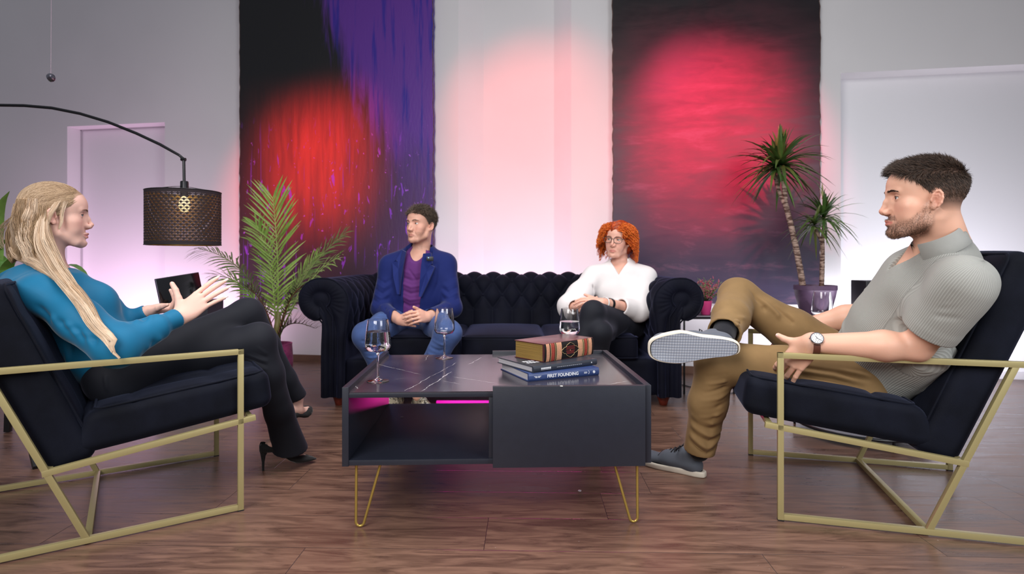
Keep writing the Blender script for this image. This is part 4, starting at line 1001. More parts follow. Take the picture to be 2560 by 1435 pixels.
def frond(parent, root, pts, nl, ll, c0, c1, seed, spread=48, droop=0.3, start=0.22, wl=0.0045, face=None):
    rr = np.random.default_rng(seed); path = bez(pts, 28)
    st = MB(); st.tube(path, list(np.linspace(0.0065, 0.0018, 28)), 6, col=c1); 
    mb = MB(); A = np.array([tuple(p) for p in path]); T = np.gradient(A, axis=0); T /= np.linalg.norm(T, axis=1)[:, None]
    for i in range(nl):
        t = start + (1 - start) * i / (nl - 1); k = t * 27; k0 = min(int(k), 26); p = A[k0] * (1 - (k - k0)) + A[k0 + 1] * (k - k0); tg = T[k0]
        up = np.array(face if face is not None else (0, -0.6, 1.0)); S = np.cross(tg, up); S /= np.linalg.norm(S) + 1e-9; N_ = np.cross(S, tg)
        L = ll * (math.sin(PI * min(1, 0.18 + 0.80 * (1 - (t - start) / (1 - start)) ** 0.8 * 0.9)) * 0.75 + 0.25) * rr.uniform(0.85, 1.12)
        for sgn in (-1, 1):
            a = R(spread * (1 - 0.45 * t) + rr.normal(0, 5)); d = tg * math.cos(a) + S * sgn * math.sin(a) + N_ * rr.normal(0.12, 0.13); d /= np.linalg.norm(d)
            q = [p + d * L * s_ + np.array((0, 0, -droop * L * s_ * s_)) for s_ in (0, 0.25, 0.5, 0.75, 1.0)]
            f = rr.uniform(0, 1); col = np.array(c0) * (1 - f) + np.array(c1) * f
            leaf_blade(mb, q, np.array([0.35, 0.9, 1.0, 0.7, 0.05]) * wl, 0.35, col=tuple(col), side=N_ if abs(tg[2]) > 0.5 else None)
    M = loc_of(root).inverted()
    o = st.build('frond', M_LEAF, parent, usecol=True, angle=180); o.data.transform(M)
    o2 = mb.build('leaflets', M_LEAF, o, usecol=True, angle=180, fixn=False); o2.data.transform(M); o2['kind'] = 'stuff'
    return o
def glazed(name, col, col2, sc=14):
    g = NG(name, 0.5, 0.4); n = g.noise(g.tc.outputs['Object'], sc, 5.0, 0.65, 0.6); g.bump(n, 0.4, 0.003); return g.out(g.mix(g.ss(n, 0.42, 0.62), col, col2))
def make_palm():
    D = 3.72; c = onz(688, 955, 0.0); c = Vector((at(690, 900, D).x, D, 0))
    root = thing('potted_palm', 'potted date palm with feathery fronds beside the left arm of the sofa', 'plant', c)
    h = at(700, 858, D).z
    pot = MB().lathe([(0.0, 0.0), (0.055, 0.0), (0.075, 0.02), (0.100, 0.10), (0.104, 0.17), (0.098, h - 0.01), (0.099, h), (0.091, h), (0.090, h - 0.04), (0.0, h - 0.04)], 40, c, cap=False)
    p = world_part('pot', pot, glazed('pink_glazed_pot', lin(186, 84, 138), lin(150, 62, 116), 22), root, angle=50)
    world_part('soil', MB().lathe([(0.0, h - 0.03), (0.0905, h - 0.035)], 30, c, cap=False), M_SOIL, root)
    g0, g1 = (0.22, 0.38, 0.06), (0.36, 0.50, 0.13); b0, b1 = (0.10, 0.16, 0.05), (0.20, 0.24, 0.08)
    def A(x, y, d=0.0): return at(x, y, D + d)
    base = A(690, 862)
    st = MB(); st.tube([c + Vector((0, 0, h - 0.05)), A(693, 820), A(697, 780)], [0.028, 0.022, 0.014], 10, col=(0.25, 0.22, 0.08)); o = st.build('stem_base', M_LEAF, root, usecol=True, angle=180); o.data.transform(loc_of(root).inverted())
    F = lambda pts, nl, ll, c0, c1, sd, **k: frond(root, root, pts, nl, ll, c0, c1, sd, **k)
    F([base, A(700, 740), A(694, 600), A(682, 496)], 29, 0.27, g0, g1, 1, spread=54, droop=0.10, start=0.20, wl=0.0062, face=(0.1, -1.0, 0.0))
    F([base, A(690, 760), A(680, 640), A(640, 560)], 30, 0.17, g0, g1, 2, spread=50, droop=0.2, face=(0, -1, 0.2), wl=0.0055)
    F([base, A(650, 700, .1), A(590, 640, .1), A(498, 622, .15)], 34, 0.15, b0, b1, 3, droop=0.45, start=0.3)
    F([base, A(640, 740, -.1), A(600, 690, -.1), A(540, 690, -.2)], 26, 0.13, b0, g0, 4, droop=0.3, start=0.3)
    F([base, A(720, 740, .05), A(770, 660, .1), A(860, 585, .1)], 34, 0.15, b0, b1, 5, droop=0.25, start=0.25)
    F([base, A(730, 760, -.1), A(770, 690, -.1), A(848, 640, -.2)], 28, 0.14, b0, g1, 6, droop=0.3, start=0.25)
    F([base, A(710, 760, .1), A(740, 700, .15), A(790, 640, .2)], 28, 0.15, g0, g1, 7, droop=0.3, start=0.25)
    F([base, A(700, 820, -.1), A(720, 790, -.15), A(785, 820, -.2)], 22, 0.09, (0.16, 0.12, 0.06), (0.10, 0.10, 0.06), 8, droop=-0.5, start=0.2, wl=0.003)
    F([base, A(675, 780, -.1), A(650, 740, -.2), A(620, 720, -.3)], 20, 0.12, b0, (0.22, 0.10, 0.07), 9, droop=0.1, start=0.25, wl=0.004)
    F([base, A(705, 800, -.1), A(720, 740, -.15), A(750, 720, -.3)], 20, 0.12, b0, (0.3, 0.10, 0.07), 10, droop=0.1, start=0.25, wl=0.004)
make_palm()
def rosette(root, c, n, L, w, seed, cols, lo=-25, hi=85, droop=0.7):
    rr = np.random.default_rng(seed)
    for i in range(n):
        a = i * 2.39996 + rr.normal(0, 0.15); f = (i + 0.5) / n; el = R(lo + (hi - lo) * f ** 0.9 + rr.normal(0, 6)); l = L * (0.75 + 0.35 * (1 - abs(2 * f - 1))) * rr.uniform(0.8, 1.1)
        d = Vector((math.cos(a) * math.cos(el), math.sin(a) * math.cos(el), math.sin(el))); dr = droop * (1 - f) * 0.6 + 0.12 + rr.uniform(0, 0.22)
        q = [Vector(c) + Vector((0, 0, 0.03 * f)) + d * l * s_ + Vector((0, 0, -dr * l * s_ ** 2.2)) for s_ in (0.0, 0.12, 0.3, 0.5, 0.7, 0.86, 1.0)]
        k = rr.uniform(0, 1); col = np.array(cols[0]) * (1 - k) + np.array(cols[1]) * k
        mb = MB(); leaf_blade(mb, q, np.array([0.8, 1.0, 1.0, 0.85, 0.6, 0.35, 0.03]) * w, 0.3, col=tuple(col))
        o = mb.build('leaf', M_LEAF, root, usecol=True, angle=180, fixn=False); o.data.transform(loc_of(root).inverted())
def trunk(root, pts, r, m):
    mb = MB(); P = bez(pts, 30) if len(pts) > 2 else [Vector(pts[0]).lerp(Vector(pts[1]), i / 9) for i in range(10)]
    n = len(P); rr = np.array([r[0] + (r[1] - r[0]) * i / (n - 1) for i in range(n)]) * (1 + 0.05 * np.array([math.sin(i * 2.4) for i in range(n)]))
    mb.tube(P, list(rr), 12); o = mb.build('trunk', m, root, angle=180); o.data.transform(loc_of(root).inverted())
def make_dracaena():
    D = 3.60; c = Vector((at(2038, 790, D).x, D + 0.0, CZ + 0.0005))
    root = thing('potted_dracaena', 'dracaena with two bare trunks and spiky leaf tufts in a dark violet pot', 'plant', c)
    H = at(2038, 713, D).z - c.z
    pot = MB().lathe([(0.0, 0.0), (0.078, 0.0), (0.088, 0.012), (0.112, H * 0.6), (0.120, H - 0.03), (0.123, H - 0.028), (0.123, H), (0.114, H), (0.112, H - 0.03), (0.0, H - 0.03)], 48, c, cap=False)
    world_part('pot', pot, glazed('violet_stoneware', lin(96, 74, 100), lin(86, 66, 90)), root, angle=50)
    world_part('soil', MB().lathe([(0.0, H - 0.012), (0.1125, H - 0.018)], 30, c, cap=False), mat('reddish_granules', lin(150, 84, 66), 0.9, var=0.4, vscale=150, bump=1.0), root)
    g = NG('ringed_bark', 0.8, 0.2); o = g.tc.outputs['Object']; n = g.noise(g.mul(o, (6.0, 6.0, 26.0)), 3.0, 4.0, 0.6, 0.5); g.bump(n, 0.9, 0.004)
    bark = g.out(g.mix(g.ss(n, 0.40, 0.62), lin(92, 68, 60), lin(186, 160, 146)))
    A = lambda x, y, d=0.0: at(x, y, D + d)
    trunk(root, [A(2007, 716), A(1996, 640), A(1978, 560), A(1962, 505)], (0.019, 0.016), bark)
    trunk(root, [A(1963, 508), A(1962, 470), A(1954, 415)], (0.015, 0.013), bark); trunk(root, [A(1962, 510), A(1944, 480), A(1936, 430, .02)], (0.013, 0.010), bark)
    trunk(root, [A(2054, 716), A(2057, 650), A(2056, 600)], (0.014, 0.012), bark); trunk(root, [A(2056, 606), A(2058, 580), A(2060, 552)], (0.011, 0.009), bark); trunk(root, [A(2056, 606), A(2046, 590), A(2040, 575)], (0.010, 0.008), bark)
    cl = ((0.035, 0.085, 0.02), (0.10, 0.19, 0.04))
    rosette(root, A(1952, 415), 70, 0.33, 0.0135, 4, cl, -28, 88, 0.50); rosette(root, A(1938, 426, .03), 44, 0.32, 0.012, 5, cl, -30, 75, 0.50)
    rosette(root, A(2060, 548), 54, 0.25, 0.0105, 6, cl, -25, 85, 0.55); rosette(root, A(2036, 568, -.03), 30, 0.22, 0.0095, 7, ((0.04, 0.09, 0.02), (0.16, 0.20, 0.05)), -30, 60, 0.8)
    rosette(root, A(2056, 500), 3, 0.12, 0.006, 17, ((0.3, 0.3, 0.1), (0.35, 0.3, 0.12)), 70, 88, 0.1)
make_dracaena()
def make_heather():
    D = 3.56; c = Vector((at(1768, 780, D).x, D + 0.03, CZ + 0.0005)); root = thing('potted_heather', 'small pink-tipped heather in a tiny pink pot on the console', 'plant', c)
    world_part('pot', MB().lathe([(0.0, 0.0), (0.026, 0.0), (0.034, 0.035), (0.040, 0.085), (0.036, 0.085), (0.034, 0.07), (0.0, 0.07)], 28, c, cap=False), mat('pink_pot', lin(226, 74, 140), 0.35), root, angle=50)
    rr = np.random.default_rng(4); mb = MB(); tp = MB()
    for i in range(90):
        a = rr.uniform(0, 2 * PI); el = rr.uniform(0.5, 1.5); L = rr.uniform(0.07, 0.15); d = Vector((math.cos(a) * math.cos(el), math.sin(a) * math.cos(el), math.sin(el)))
        p0 = c + Vector((0, 0, 0.07)); P = [p0 + d * L * s_ + Vector((0, 0, 0.02 * s_ * s_)) for s_ in (0, 0.4, 0.7, 1.0)]; mb.tube(P, [0.0018, 0.0016, 0.0014, 0.001], 4, col=(0.10, 0.15, 0.07))
        for k in range(10):
            q = P[1].lerp(P[3], rr.uniform(0.1, 1)); dd = Vector(rr.normal(size=3)) * 0.007 + d * 0.006; pink = (0.50, 0.10, 0.16) if rr.uniform() < 0.7 else (0.16, 0.22, 0.08)
            tp.tube([q, q + dd], [0.0028, 0.0012], 4, col=pink)
    o = mb.build('twigs', M_LEAF, root, usecol=True, angle=180); o.data.transform(loc_of(root).inverted()); o['kind'] = 'stuff'
    o = tp.build('blossom', M_LEAF, root, usecol=True, angle=180); o.data.transform(loc_of(root).inverted()); o['kind'] = 'stuff'
make_heather()
def make_big_plant():
    D = 2.75; c = Vector((at(25, 800, D).x, D, 0)); root = thing('broadleaf_plant', 'leafy green potted plant on a black stand behind the woman in teal', 'plant', c)
    world_part('pot', MB().lathe([(0.0, 0.22), (0.10, 0.22), (0.13, 0.30), (0.15, 0.46), (0.14, 0.46), (0.13, 0.44), (0.0, 0.44)], 36, c, cap=False), mat('black_planter', (0.02, 0.02, 0.022), 0.4), root, angle=50)
    for (x, y) in ((92, 1172), (-40, 1120), (20, 1080)):
        f = onz(x, y, 0.0); world_part('stand_leg', MB().bar(f + Vector((0, 0, 0.002)), (c.x + (f.x - c.x) * 0.35, c.y + (f.y - c.y) * 0.35, 0.235), 0.024), M_BLACKP, root)
    A = lambda x, y, d=0.0: at(x, y, D + d); base = c + Vector((0, 0, 0.44))
    G0, G1, G2 = (0.12, 0.30, 0.05), (0.05, 0.16, 0.04), (0.20, 0.36, 0.08)
    L = [((-15, 720), (-40, 560), (24, 478), 0.036, G2), ((-20, 740), (-40, 640), (26, 590), 0.022, G2), ((60, 740), (150, 600), (224, 696), 0.035, (0.14, 0.26, 0.07)), ((30, 740), (70, 680), (110, 700), 0.06, G1),
         ((0, 740), (0, 700), (40, 650), 0.035, G1), ((10, 730), (-20, 690), (-70, 670), 0.05, G1), ((20, 760), (60, 720), (90, 760), 0.07, G1), ((10, 740), (20, 690), (44, 672), 0.03, G0), ((-20, 700), (-80, 560), (-60, 470), 0.06, G0),
         ((10, 760), (-10, 700), (20, 720), 0.06, G1), ((10, 720), (10, 680), (30, 640), 0.03, G2), ((50, 760), (90, 700), (150, 740), 0.06, G1), ((5, 730), (-30, 650), (8, 600), 0.06, G0)]
    for i, (a, b, e, w, col) in enumerate(L):
        q = bez([base, A(a[0], a[1], 0.02 * (i % 3)), A(b[0], b[1], 0.05 * (i % 4) - 0.05), A(e[0], e[1], 0.04 * (i % 5) - 0.1)], 16)
        ww = np.array([0.06] * 5 + [0.3, 0.6, 0.82, 0.95, 1.0, 0.98, 0.9, 0.75, 0.55, 0.3, 0.03]) * w
        mb = MB(); leaf_blade(mb, q, ww, 0.25, col=col); o = mb.build('leaf', M_LEAF, root, usecol=True, angle=180, fixn=False); o.data.transform(loc_of(root).inverted())
make_big_plant()
# ================================================================== people: shared anatomy
def skin_material(name, sub=0.12):
    m = mat(name, (0.8, 0.5, 0.4), 0.46, spec=0.4, vcol=True, bump=0.10, bscale=900, sub=sub); return m
M_SKIN = skin_material('skin')
def hair_material(name):
    m = mat(name, (0.3, 0.2, 0.1), 0.42, spec=0.45, vcol=True); return m
M_HAIR = hair_material('hair')
def sdf_part(name, sdf, m, root, h=0.004, patches=(), fold_lines=(), noise=(), colfn=None, lo=None, hi=None, label=None, parent=None, post=None):
    """patches: (lo, hi, h) boxes meshed finer; noise: (freq, amp, seed, squash)"""
    V, F = sdf.mesh(h, lo, hi)
    out = []
    keep = np.ones(len(F), bool)
    for (a, b, hh) in patches:
        a = _v(a); b = _v(b)
        Vp, Fp = sdf.mesh(hh, a, b); out.append((Vp, Fp))
        ins = ((V > a + 1.6 * h) & (V < b - 1.6 * h)).all(1); keep &= ~ins[F].all(1)
    F = F[keep]; out.insert(0, (V, F))
    V, F, _ = join(out)
    used = np.zeros(len(V), bool); used[F.ravel()] = True; mp = np.cumsum(used) - 1; V = V[used]; F = mp[F]
    N = vnorm(V, F)
    for q in noise:
        f, a, sd = q[:3]; st = np.array(q[3]) if len(q) > 3 else np.ones(3); V = V + N * (snoise(V * st, f, sd) * a)[:, None]
    if fold_lines: V = folds(V, N, fold_lines)
    if post is not None: V = post(V, N)
    cols = colfn(V) if colfn is not None else None
    return arr_mesh(name, V, F, m, parent or root, cols, root)
class Head:
    def __init__(s, O, fwd, up=(0, 0, 1), k=1.0, female=0.0, jaw=1.0, nose=1.0, open_=0.0, smile=0.0):
        s.O = Vector(O); s.M = frame(fwd, up); s.k = k; s.fe = female; s.jaw = jaw; s.nose = nose; s.op = open_; s.smile = smile
        s.Mn = np.array(s.M)
    def T(s, x, y, z): return s.O + s.M @ Vector((x, y, z)) * s.k
    def L(s, V): return ((V - np.array(s.O)) @ s.Mn) / s.k
    def W(s, P): return (np.asarray(P) * s.k) @ s.Mn.T + np.array(s.O)
    def e(s, S, c, r, k=0.02, mode='add', rot=None):
        M = s.M if rot is None else s.M @ rot
        S.ell(s.T(*c), tuple(v * s.k for v in ((r, r, r) if np.ndim(r) == 0 else r)), M, k * s.k, mode)
    def c(s, S, a, b, ra, rb=None, k=0.01, mode='add', n=None, fl=1.0):
        S.cone(s.T(*a), s.T(*b), ra * s.k, (ra if rb is None else rb) * s.k, k * s.k, mode, None if n is None else tuple(s.M @ Vector(n)), fl)
    def build(s, S):
        f = s.fe; j = s.jaw
        s.e(S, (0, -0.005, 0.030), (0.0750, 0.098, 0.083), 0.02)
        s.e(S, (0, 0.0405 - 0.002 * f, 0.036), (0.0595, 0.058, 0.056), 0.03)
        s.e(S, (0, 0.040, -0.035), (0.0555, 0.051, 0.062), 0.03)
        for x in (-1, 1):
            s.c(S, (x * 0.057 * j, 0.004, -0.038), (x * 0.050 * j, 0.016, -0.074), 0.014, 0.0135 - 0.002 * f, 0.02)
            s.c(S, (x * 0.050 * j, 0.016, -0.074), (x * 0.026 * j, 0.068, -0.102), 0.0135 - 0.002 * f, 0.0135, 0.02)
            s.c(S, (x * 0.026 * j, 0.068, -0.102), (0, 0.083, -0.105), 0.0135, 0.0145, 0.015)
            s.e(S, (x * 0.043, 0.057, -0.027), (0.020, 0.022, 0.018), 0.02)
            s.e(S, (x * 0.034, 0.062, -0.056), (0.020, 0.020, 0.022), 0.025)
            s.c(S, (x * 0.010, 0.0945 - 0.003 * f, 0.016), (x * 0.041, 0.0805 - 0.002 * f, 0.0195), 0.0085 - 0.002 * f, 0.0065, 0.013)
        s.e(S, (0, 0.064, -0.074), (0.034, 0.0335, 0.036), 0.02)
        s.e(S, (0, 0.086, -0.1035), (0.017 - 0.002 * f, 0.0155, 0.0145), 0.012)
        s.e(S, (0, 0.034, -0.086), (0.042, 0.045, 0.024), 0.02)
        for x in (-1, 1):
            s.e(S, (x * 0.031, 0.0985, 0.001), (0.0185, 0.0155, 0.0125), 0.012, 'sub')
            s.e(S, (x * 0.0315, 0.0755, -0.001), 0.0137, 0.004)
        n = s.nose
        s.c(S, (0, 0.0930 - 0.002 * f, 0.012), (0, 0.1030, -0.012), 0.0080, 0.0076, 0.010)
        s.c(S, (0, 0.1030 - 0.0015 * f, -0.012), (0, 0.1135 * n, -0.036 + 0.005 * f), 0.0076 - 0.001 * f, 0.0080 - 0.0012 * f, 0.008)
        s.e(S, (0, 0.1155 * n, -0.0398 + 0.0060 * f), (0.0085 - 0.0015 * f, 0.0082 - 0.001 * f, 0.0075 - 0.0012 * f), 0.005)
        for x in (-1, 1):
            s.e(S, (x * (0.0115 - 0.0015 * f), 0.1060, -0.0445 + 0.003 * f), (0.0068, 0.0095, 0.0070), 0.006)
            s.c(S, (x * 0.012, 0.090, -0.004), (x * 0.013, 0.096, -0.036), 0.006, 0.007, 0.012)
        s.c(S, (0, 0.1135 * n, -0.0460 + 0.003 * f), (0, 0.1010, -0.0510 + 0.0015 * f), 0.0042, 0.0045, 0.006)
        for x in (-1, 1): s.c(S, (x * 0.0056, 0.1105, -0.0550 + 0.003 * f), (x * 0.0048, 0.1065, -0.0500 + 0.003 * f), 0.0026 - 0.0006 * f, 0.0022 - 0.0006 * f, 0.002, 'sub')
        o = s.op; sm = s.smile
        for x in (-1, 1):     # lips
            s.c(S, (x * 0.0235, 0.0885, -0.0735 + 0.004 * sm), (x * 0.0105, 0.0995, -0.0700), 0.0026, 0.0042, 0.005)
            s.c(S, (x * 0.0105, 0.0995, -0.0700), (0, 0.1030, -0.0698), 0.0042, 0.0040, 0.005)
            s.c(S, (x * 0.0225, 0.0885, -0.0760 + 0.004 * sm - o * 0.3), (x * 0.0100, 0.0980, -0.0800 - o), 0.0028, 0.0048, 0.005)
            s.c(S, (x * 0.0100, 0.0980, -0.0800 - o), (0, 0.1008, -0.0806 - o), 0.0048, 0.0052, 0.005)
        for x in (-1, 1):
            s.c(S, (x * 0.0255, 0.0915, -0.0748 + 0.005 * sm), (x * 0.0120, 0.1050, -0.0753 - o * 0.5), 0.0010, 0.0012 + o * 0.45, 0.0022, 'sub')
            s.c(S, (x * 0.0120, 0.1050, -0.0753 - o * 0.5), (0, 0.1085, -0.0750 - o * 0.5), 0.0012 + o * 0.45, 0.0012 + o * 0.45, 0.0022, 'sub')
            if sm: s.c(S, (x * 0.022, 0.100, -0.040), (x * 0.032, 0.090, -0.070), 0.0018, 0.0018, 0.008, 'sub')
        s.e(S, (0, 0.1085, -0.0925 - o * 0.5), (0.018, 0.009, 0.0055), 0.008, 'sub')
        for x in (-1, 1):    # eye opening, eyelid crease
            s.e(S, (x * 0.0318, 0.0895, -0.0010), (0.0136, 0.012, 0.0047), 0.0015, 'sub', Matrix.Rotation(-x * R(4), 3, 'Y'))
            s.c(S, (x * 0.021, 0.0905, 0.0068), (x * 0.031, 0.0915, 0.0088), 0.0008, 0.0008, 0.0022, 'sub'); s.c(S, (x * 0.031, 0.0915, 0.0088), (x * 0.043, 0.0845, 0.0060), 0.0008, 0.0008, 0.0022, 'sub')
        for x in (-1, 1):    # ears
            rot = Matrix.Rotation(x * R(24), 3, 'Z') @ Matrix.Rotation(R(12), 3, 'X')
            c0 = Vector((x * 0.0760, -0.006, -0.012))
            s.e(S, tuple(c0), (0.0044, 0.0142, 0.0268), 0.006, 'add', rot)
            def ep(a, q=1.0, off=0.0): return tuple(c0 + rot @ Vector((x * (0.0045 + off), 0.0132 * q * math.cos(R(a)), 0.0248 * q * math.sin(R(a)))))
            an = list(range(-150 + 0, 60, 30)); an = [-10, 30, 65, 95, 130, 165, 200, 235]
            for a, b in zip(an[:-1], an[1:]): s.c(S, ep(a), ep(b), 0.0032, 0.0032, 0.003)
            an = [60, 100, 140, 180, 215]
            for a, b in zip(an[:-1], an[1:]): s.c(S, ep(a, 0.58, -0.001), ep(b, 0.58, -0.001), 0.0022, 0.0022, 0.003)
            s.e(S, tuple(c0 + rot @ Vector((x * 0.007, 0.004, -0.004))), (0.0065, 0.0064, 0.0088), 0.003, 'sub', rot)
            s.e(S, tuple(c0 + rot @ Vector((x * 0.002, 0.004, -0.0235))), (0.0045, 0.0072, 0.0080), 0.005, 'add', rot)
            s.e(S, tuple(c0 + rot @ Vector((x * 0.004, 0.0128, -0.006))), (0.0035, 0.0035, 0.0055), 0.003, 'add', rot)
    def box(s, m=0.0):
        P = [s.T(x, y, z) for x in (-0.095, 0.095) for y in (-0.115, 0.14) for z in (-0.135, 0.125)]
        return np.min([tuple(p) for p in P], 0) - m, np.max([tuple(p) for p in P], 0) + m
    def eyes(s, root, gaze, iris=(0.12, 0.22, 0.30), lash=0.0006):
        g = (s.M.transposed() @ Vector(gaze)).normalized(); g = Vector((max(-0.6, min(0.6, g.x)), max(0.5, g.y), g.z)).normalized()
        for x in (-1, 1):
            c = Vector((x * 0.0315, 0.0755, -0.001)); n = 20; V = []; C = []; r = 0.0125
            q = g.to_track_quat('Z', 'Y')
            for i in range(n + 1):
                th = (i / n) ** 1.5 * PI * 0.62
                for k in range(24):
                    a = 2 * PI * k / 24; rr = r * (1.02 if th < 0.42 else 1.0)
                    V.append(s.T(*(c + q @ Vector((rr * math.sin(th) * math.cos(a), rr * math.sin(th) * math.sin(a), rr * math.cos(th))))))
                    C.append((0.01, 0.01, 0.01) if th < 0.22 else (iris if th < 0.45 else ((0.04, 0.04, 0.04) if th < 0.52 else (0.72, 0.68, 0.66))))
            mb = MB(); mb.grid(np.array([tuple(v) for v in V]).reshape(n + 1, 24, 3), closed_v=True, col=np.array(C))
            o = mb.build('eye', M_EYE, root, usecol=True, angle=180); o.data.transform(loc_of(root).inverted())
            lm = MB(); P = []
            for a in range(8, 173, 12):
                X = 0.0132 * math.cos(R(a)); Z = 0.0042 * math.sin(R(a)) + 0.0004 - 0.0008 * math.cos(R(a)) * x * 0; Y = math.sqrt(max(0.0141 ** 2 - X * X - Z * Z, 1e-6)); P.append(s.T(c.x + X, c.y + Y + 0.0001, c.z + Z))
            lm.tube(P, lash * s.k, 5); o = lm.build('eyelashes', M_LASH, root, angle=180); o.data.transform(loc_of(root).inverted())
M_EYE = mat('eye_surface', (1, 1, 1), 0.22, spec=0.6, vcol=True); M_LASH = mat('dark_lashes', (0.03, 0.02, 0.015), 0.6)
def gauss(P, c, r): return np.exp(-(((P - np.array(c)) / np.array(r)) ** 2).sum(1))
def skin_colors(heads_hand, base, lipcol, blush, extra=None, lipk=1.0):
    def fn(V):
        C = np.tile(np.array(base, float), (len(V), 1)); H = heads_hand
        P = H.L(V)
        C = C * (1 + 0.06 * snoise(V, 60, 3))[:, None]
        near = (np.abs(P) < 0.16).all(1)
        Pn = P[near]; c = C[near]
        def mixin(w, col):
            nonlocal c
            w = np.clip(w, 0, 1)[:, None]; c = c * (1 - w) + np.array(col) * w
        ax = np.abs(Pn[:, 0]); Q = Pn.copy(); Q[:, 0] = ax
        mixin(0.35 * gauss(Q, (0.042, 0.07, -0.035), (0.022, 0.04, 0.02)), blush)
        mixin(0.40 * gauss(Q, (0.0, 0.12, -0.04), (0.012, 0.02, 0.012)), blush)
        mixin(0.45 * gauss(Q, (0.08, -0.008, -0.012), (0.012, 0.02, 0.03)), blush)
        mixin(0.25 * gauss(Q, (0.031, 0.088, 0.0), (0.017, 0.012, 0.009)), blush)
        zc = -0.0750 - H.op * 0.5
        lw = np.clip(1 - np.abs(ax / 0.0245) ** 2.2, 0, 1) * 0.0082 + 0.0008; lw = lw + H.op * 0.6 * (ax < 0.02)
        lip = 1 / (1 + np.exp((np.abs(Pn[:, 2] - zc) - lw) / 0.0009)) * (Pn[:, 1] > 0.082) * (ax < 0.0255)
        mixin(lip * lipk, lipcol)
        if extra is not None: c = extra(Pn, c, mixin_of(lambda: c)) if False else extra(Pn, c)
        C[near] = c
        return np.clip(C, 0, 1)
    return fn
def mixin_of(f): return f
def blend(c, w, col):
    w = np.clip(w, 0, 1)[:, None]; return c * (1 - w) + np.array(col) * w
def surf_proj(H, P, r0=0.0):
    return P
def scalp_strands(root, H, V, N, mask, n, length, flow, lift, cols, rad=0.00045, seed=1, m=5, wave=0.0, name='hair', parent=None, sag=0.0, clump=0.0):
    """V, N in head coordinates; mask(V)->weight; length(V), flow(V) (n,3), lift(V)"""
    rr = np.random.default_rng(seed); w = np.clip(mask(V), 0, None); w = w / w.sum(); idx = rr.choice(len(V), n, p=w)
    p = V[idx] + rr.normal(0, 0.0007, (n, 3)); nn = N[idx]; fl = flow(p); fl = fl - nn * (fl * nn).sum(1)[:, None]; fl /= np.linalg.norm(fl, axis=1)[:, None] + 1e-9
    fl = fl + rr.normal(0, 0.16, (n, 3)); Lh = length(p) * rr.uniform(0.7, 1.15, n); lf = lift(p)
    t = np.linspace(0, 1, m)[None, :, None]
    d0 = fl * (1 - lf[:, None]) + nn * lf[:, None]; d0 /= np.linalg.norm(d0, axis=1)[:, None]
    P = p[:, None] + d0[:, None] * Lh[:, None, None] * t + (fl[:, None] - nn[:, None] * 0.25) * (Lh[:, None, None] * 0.35 * t ** 2) + np.array((0, 0, -1.0)) * sag * (Lh[:, None, None] * t ** 2)
    if wave:
        ph = rr.uniform(0, 6.28, (n, 1, 1)); a1 = np.cross(d0, nn)[:, None]; P = P + a1 * wave * np.sin(t * 9 + ph) * t + nn[:, None] * wave * np.cos(t * 8 + ph) * t
    # keep out of the skull
    c = np.array((0, -0.005, 0.030)); r = np.array((0.0765, 0.0995, 0.0845)); q = (P - c) / r; L = np.linalg.norm(q, axis=2)[..., None]; P = np.where(L < 1, c + q / L * r, P)
    rd = rad * np.array([1.0, 1.0, 0.95, 0.8, 0.25] if m == 5 else np.linspace(1, 0.25, m))
    Vs, Fs = strands(P, rd); k = rr.uniform(0, 1, n) ** 1.3; C = np.array(cols[0])[None] * (1 - k[:, None]) + np.array(cols[1])[None] * k[:, None]
    C = np.repeat(C, m * 3, axis=0)
    return H.W(Vs), Fs, C
def onface(Ph, X, Z):
    q = Ph[Ph[:, 1] > 0.045]; out = []
    for x, z in zip(X, Z):
        d = (q[:, 0] - x) ** 2 + (q[:, 2] - z) ** 2; out.append(q[d < max(0.0016 ** 2, d.min() * 1.5), 1].max())
    return np.array(out)
def brows(H, Ph, thick, cols, n=150, seed=2, arch=0.0, len_=0.008):
    rr = np.random.default_rng(seed); out = []
    for x in (-1, 1):
        t = rr.uniform(0, 1, n); X = 0.013 + 0.033 * t; Z = 0.0165 + 0.004 * np.sin(t * PI * 0.8) + arch * np.sin(t * PI * 0.75) * 0.004 + rr.normal(0, 1, n) * thick * (1 - 0.6 * t); Y = onface(Ph, x * X, Z) + 0.0003
        p = np.stack([x * X, Y, Z], 1); d = np.stack([x * np.full(n, 0.9), -0.12 - 0.75 * t, 0.55 - 0.9 * t], 1); d /= np.linalg.norm(d, axis=1)[:, None]
        s_ = np.linspace(0, 1, 4)[None, :, None]; P = p[:, None] + d[:, None] * len_ * s_ + np.array((0, 1, 0)) * 0.001 * np.sin(s_ * PI)
        V, F = strands(P, 0.00035 * np.array([1, 1, 0.8, 0.2])); k = rr.uniform(0, 1, n)[:, None]; C = np.repeat(np.array(cols[0]) * (1 - k) + np.array(cols[1]) * k, 12, axis=0); out.append((H.W(V), F, C))
    return join(out)
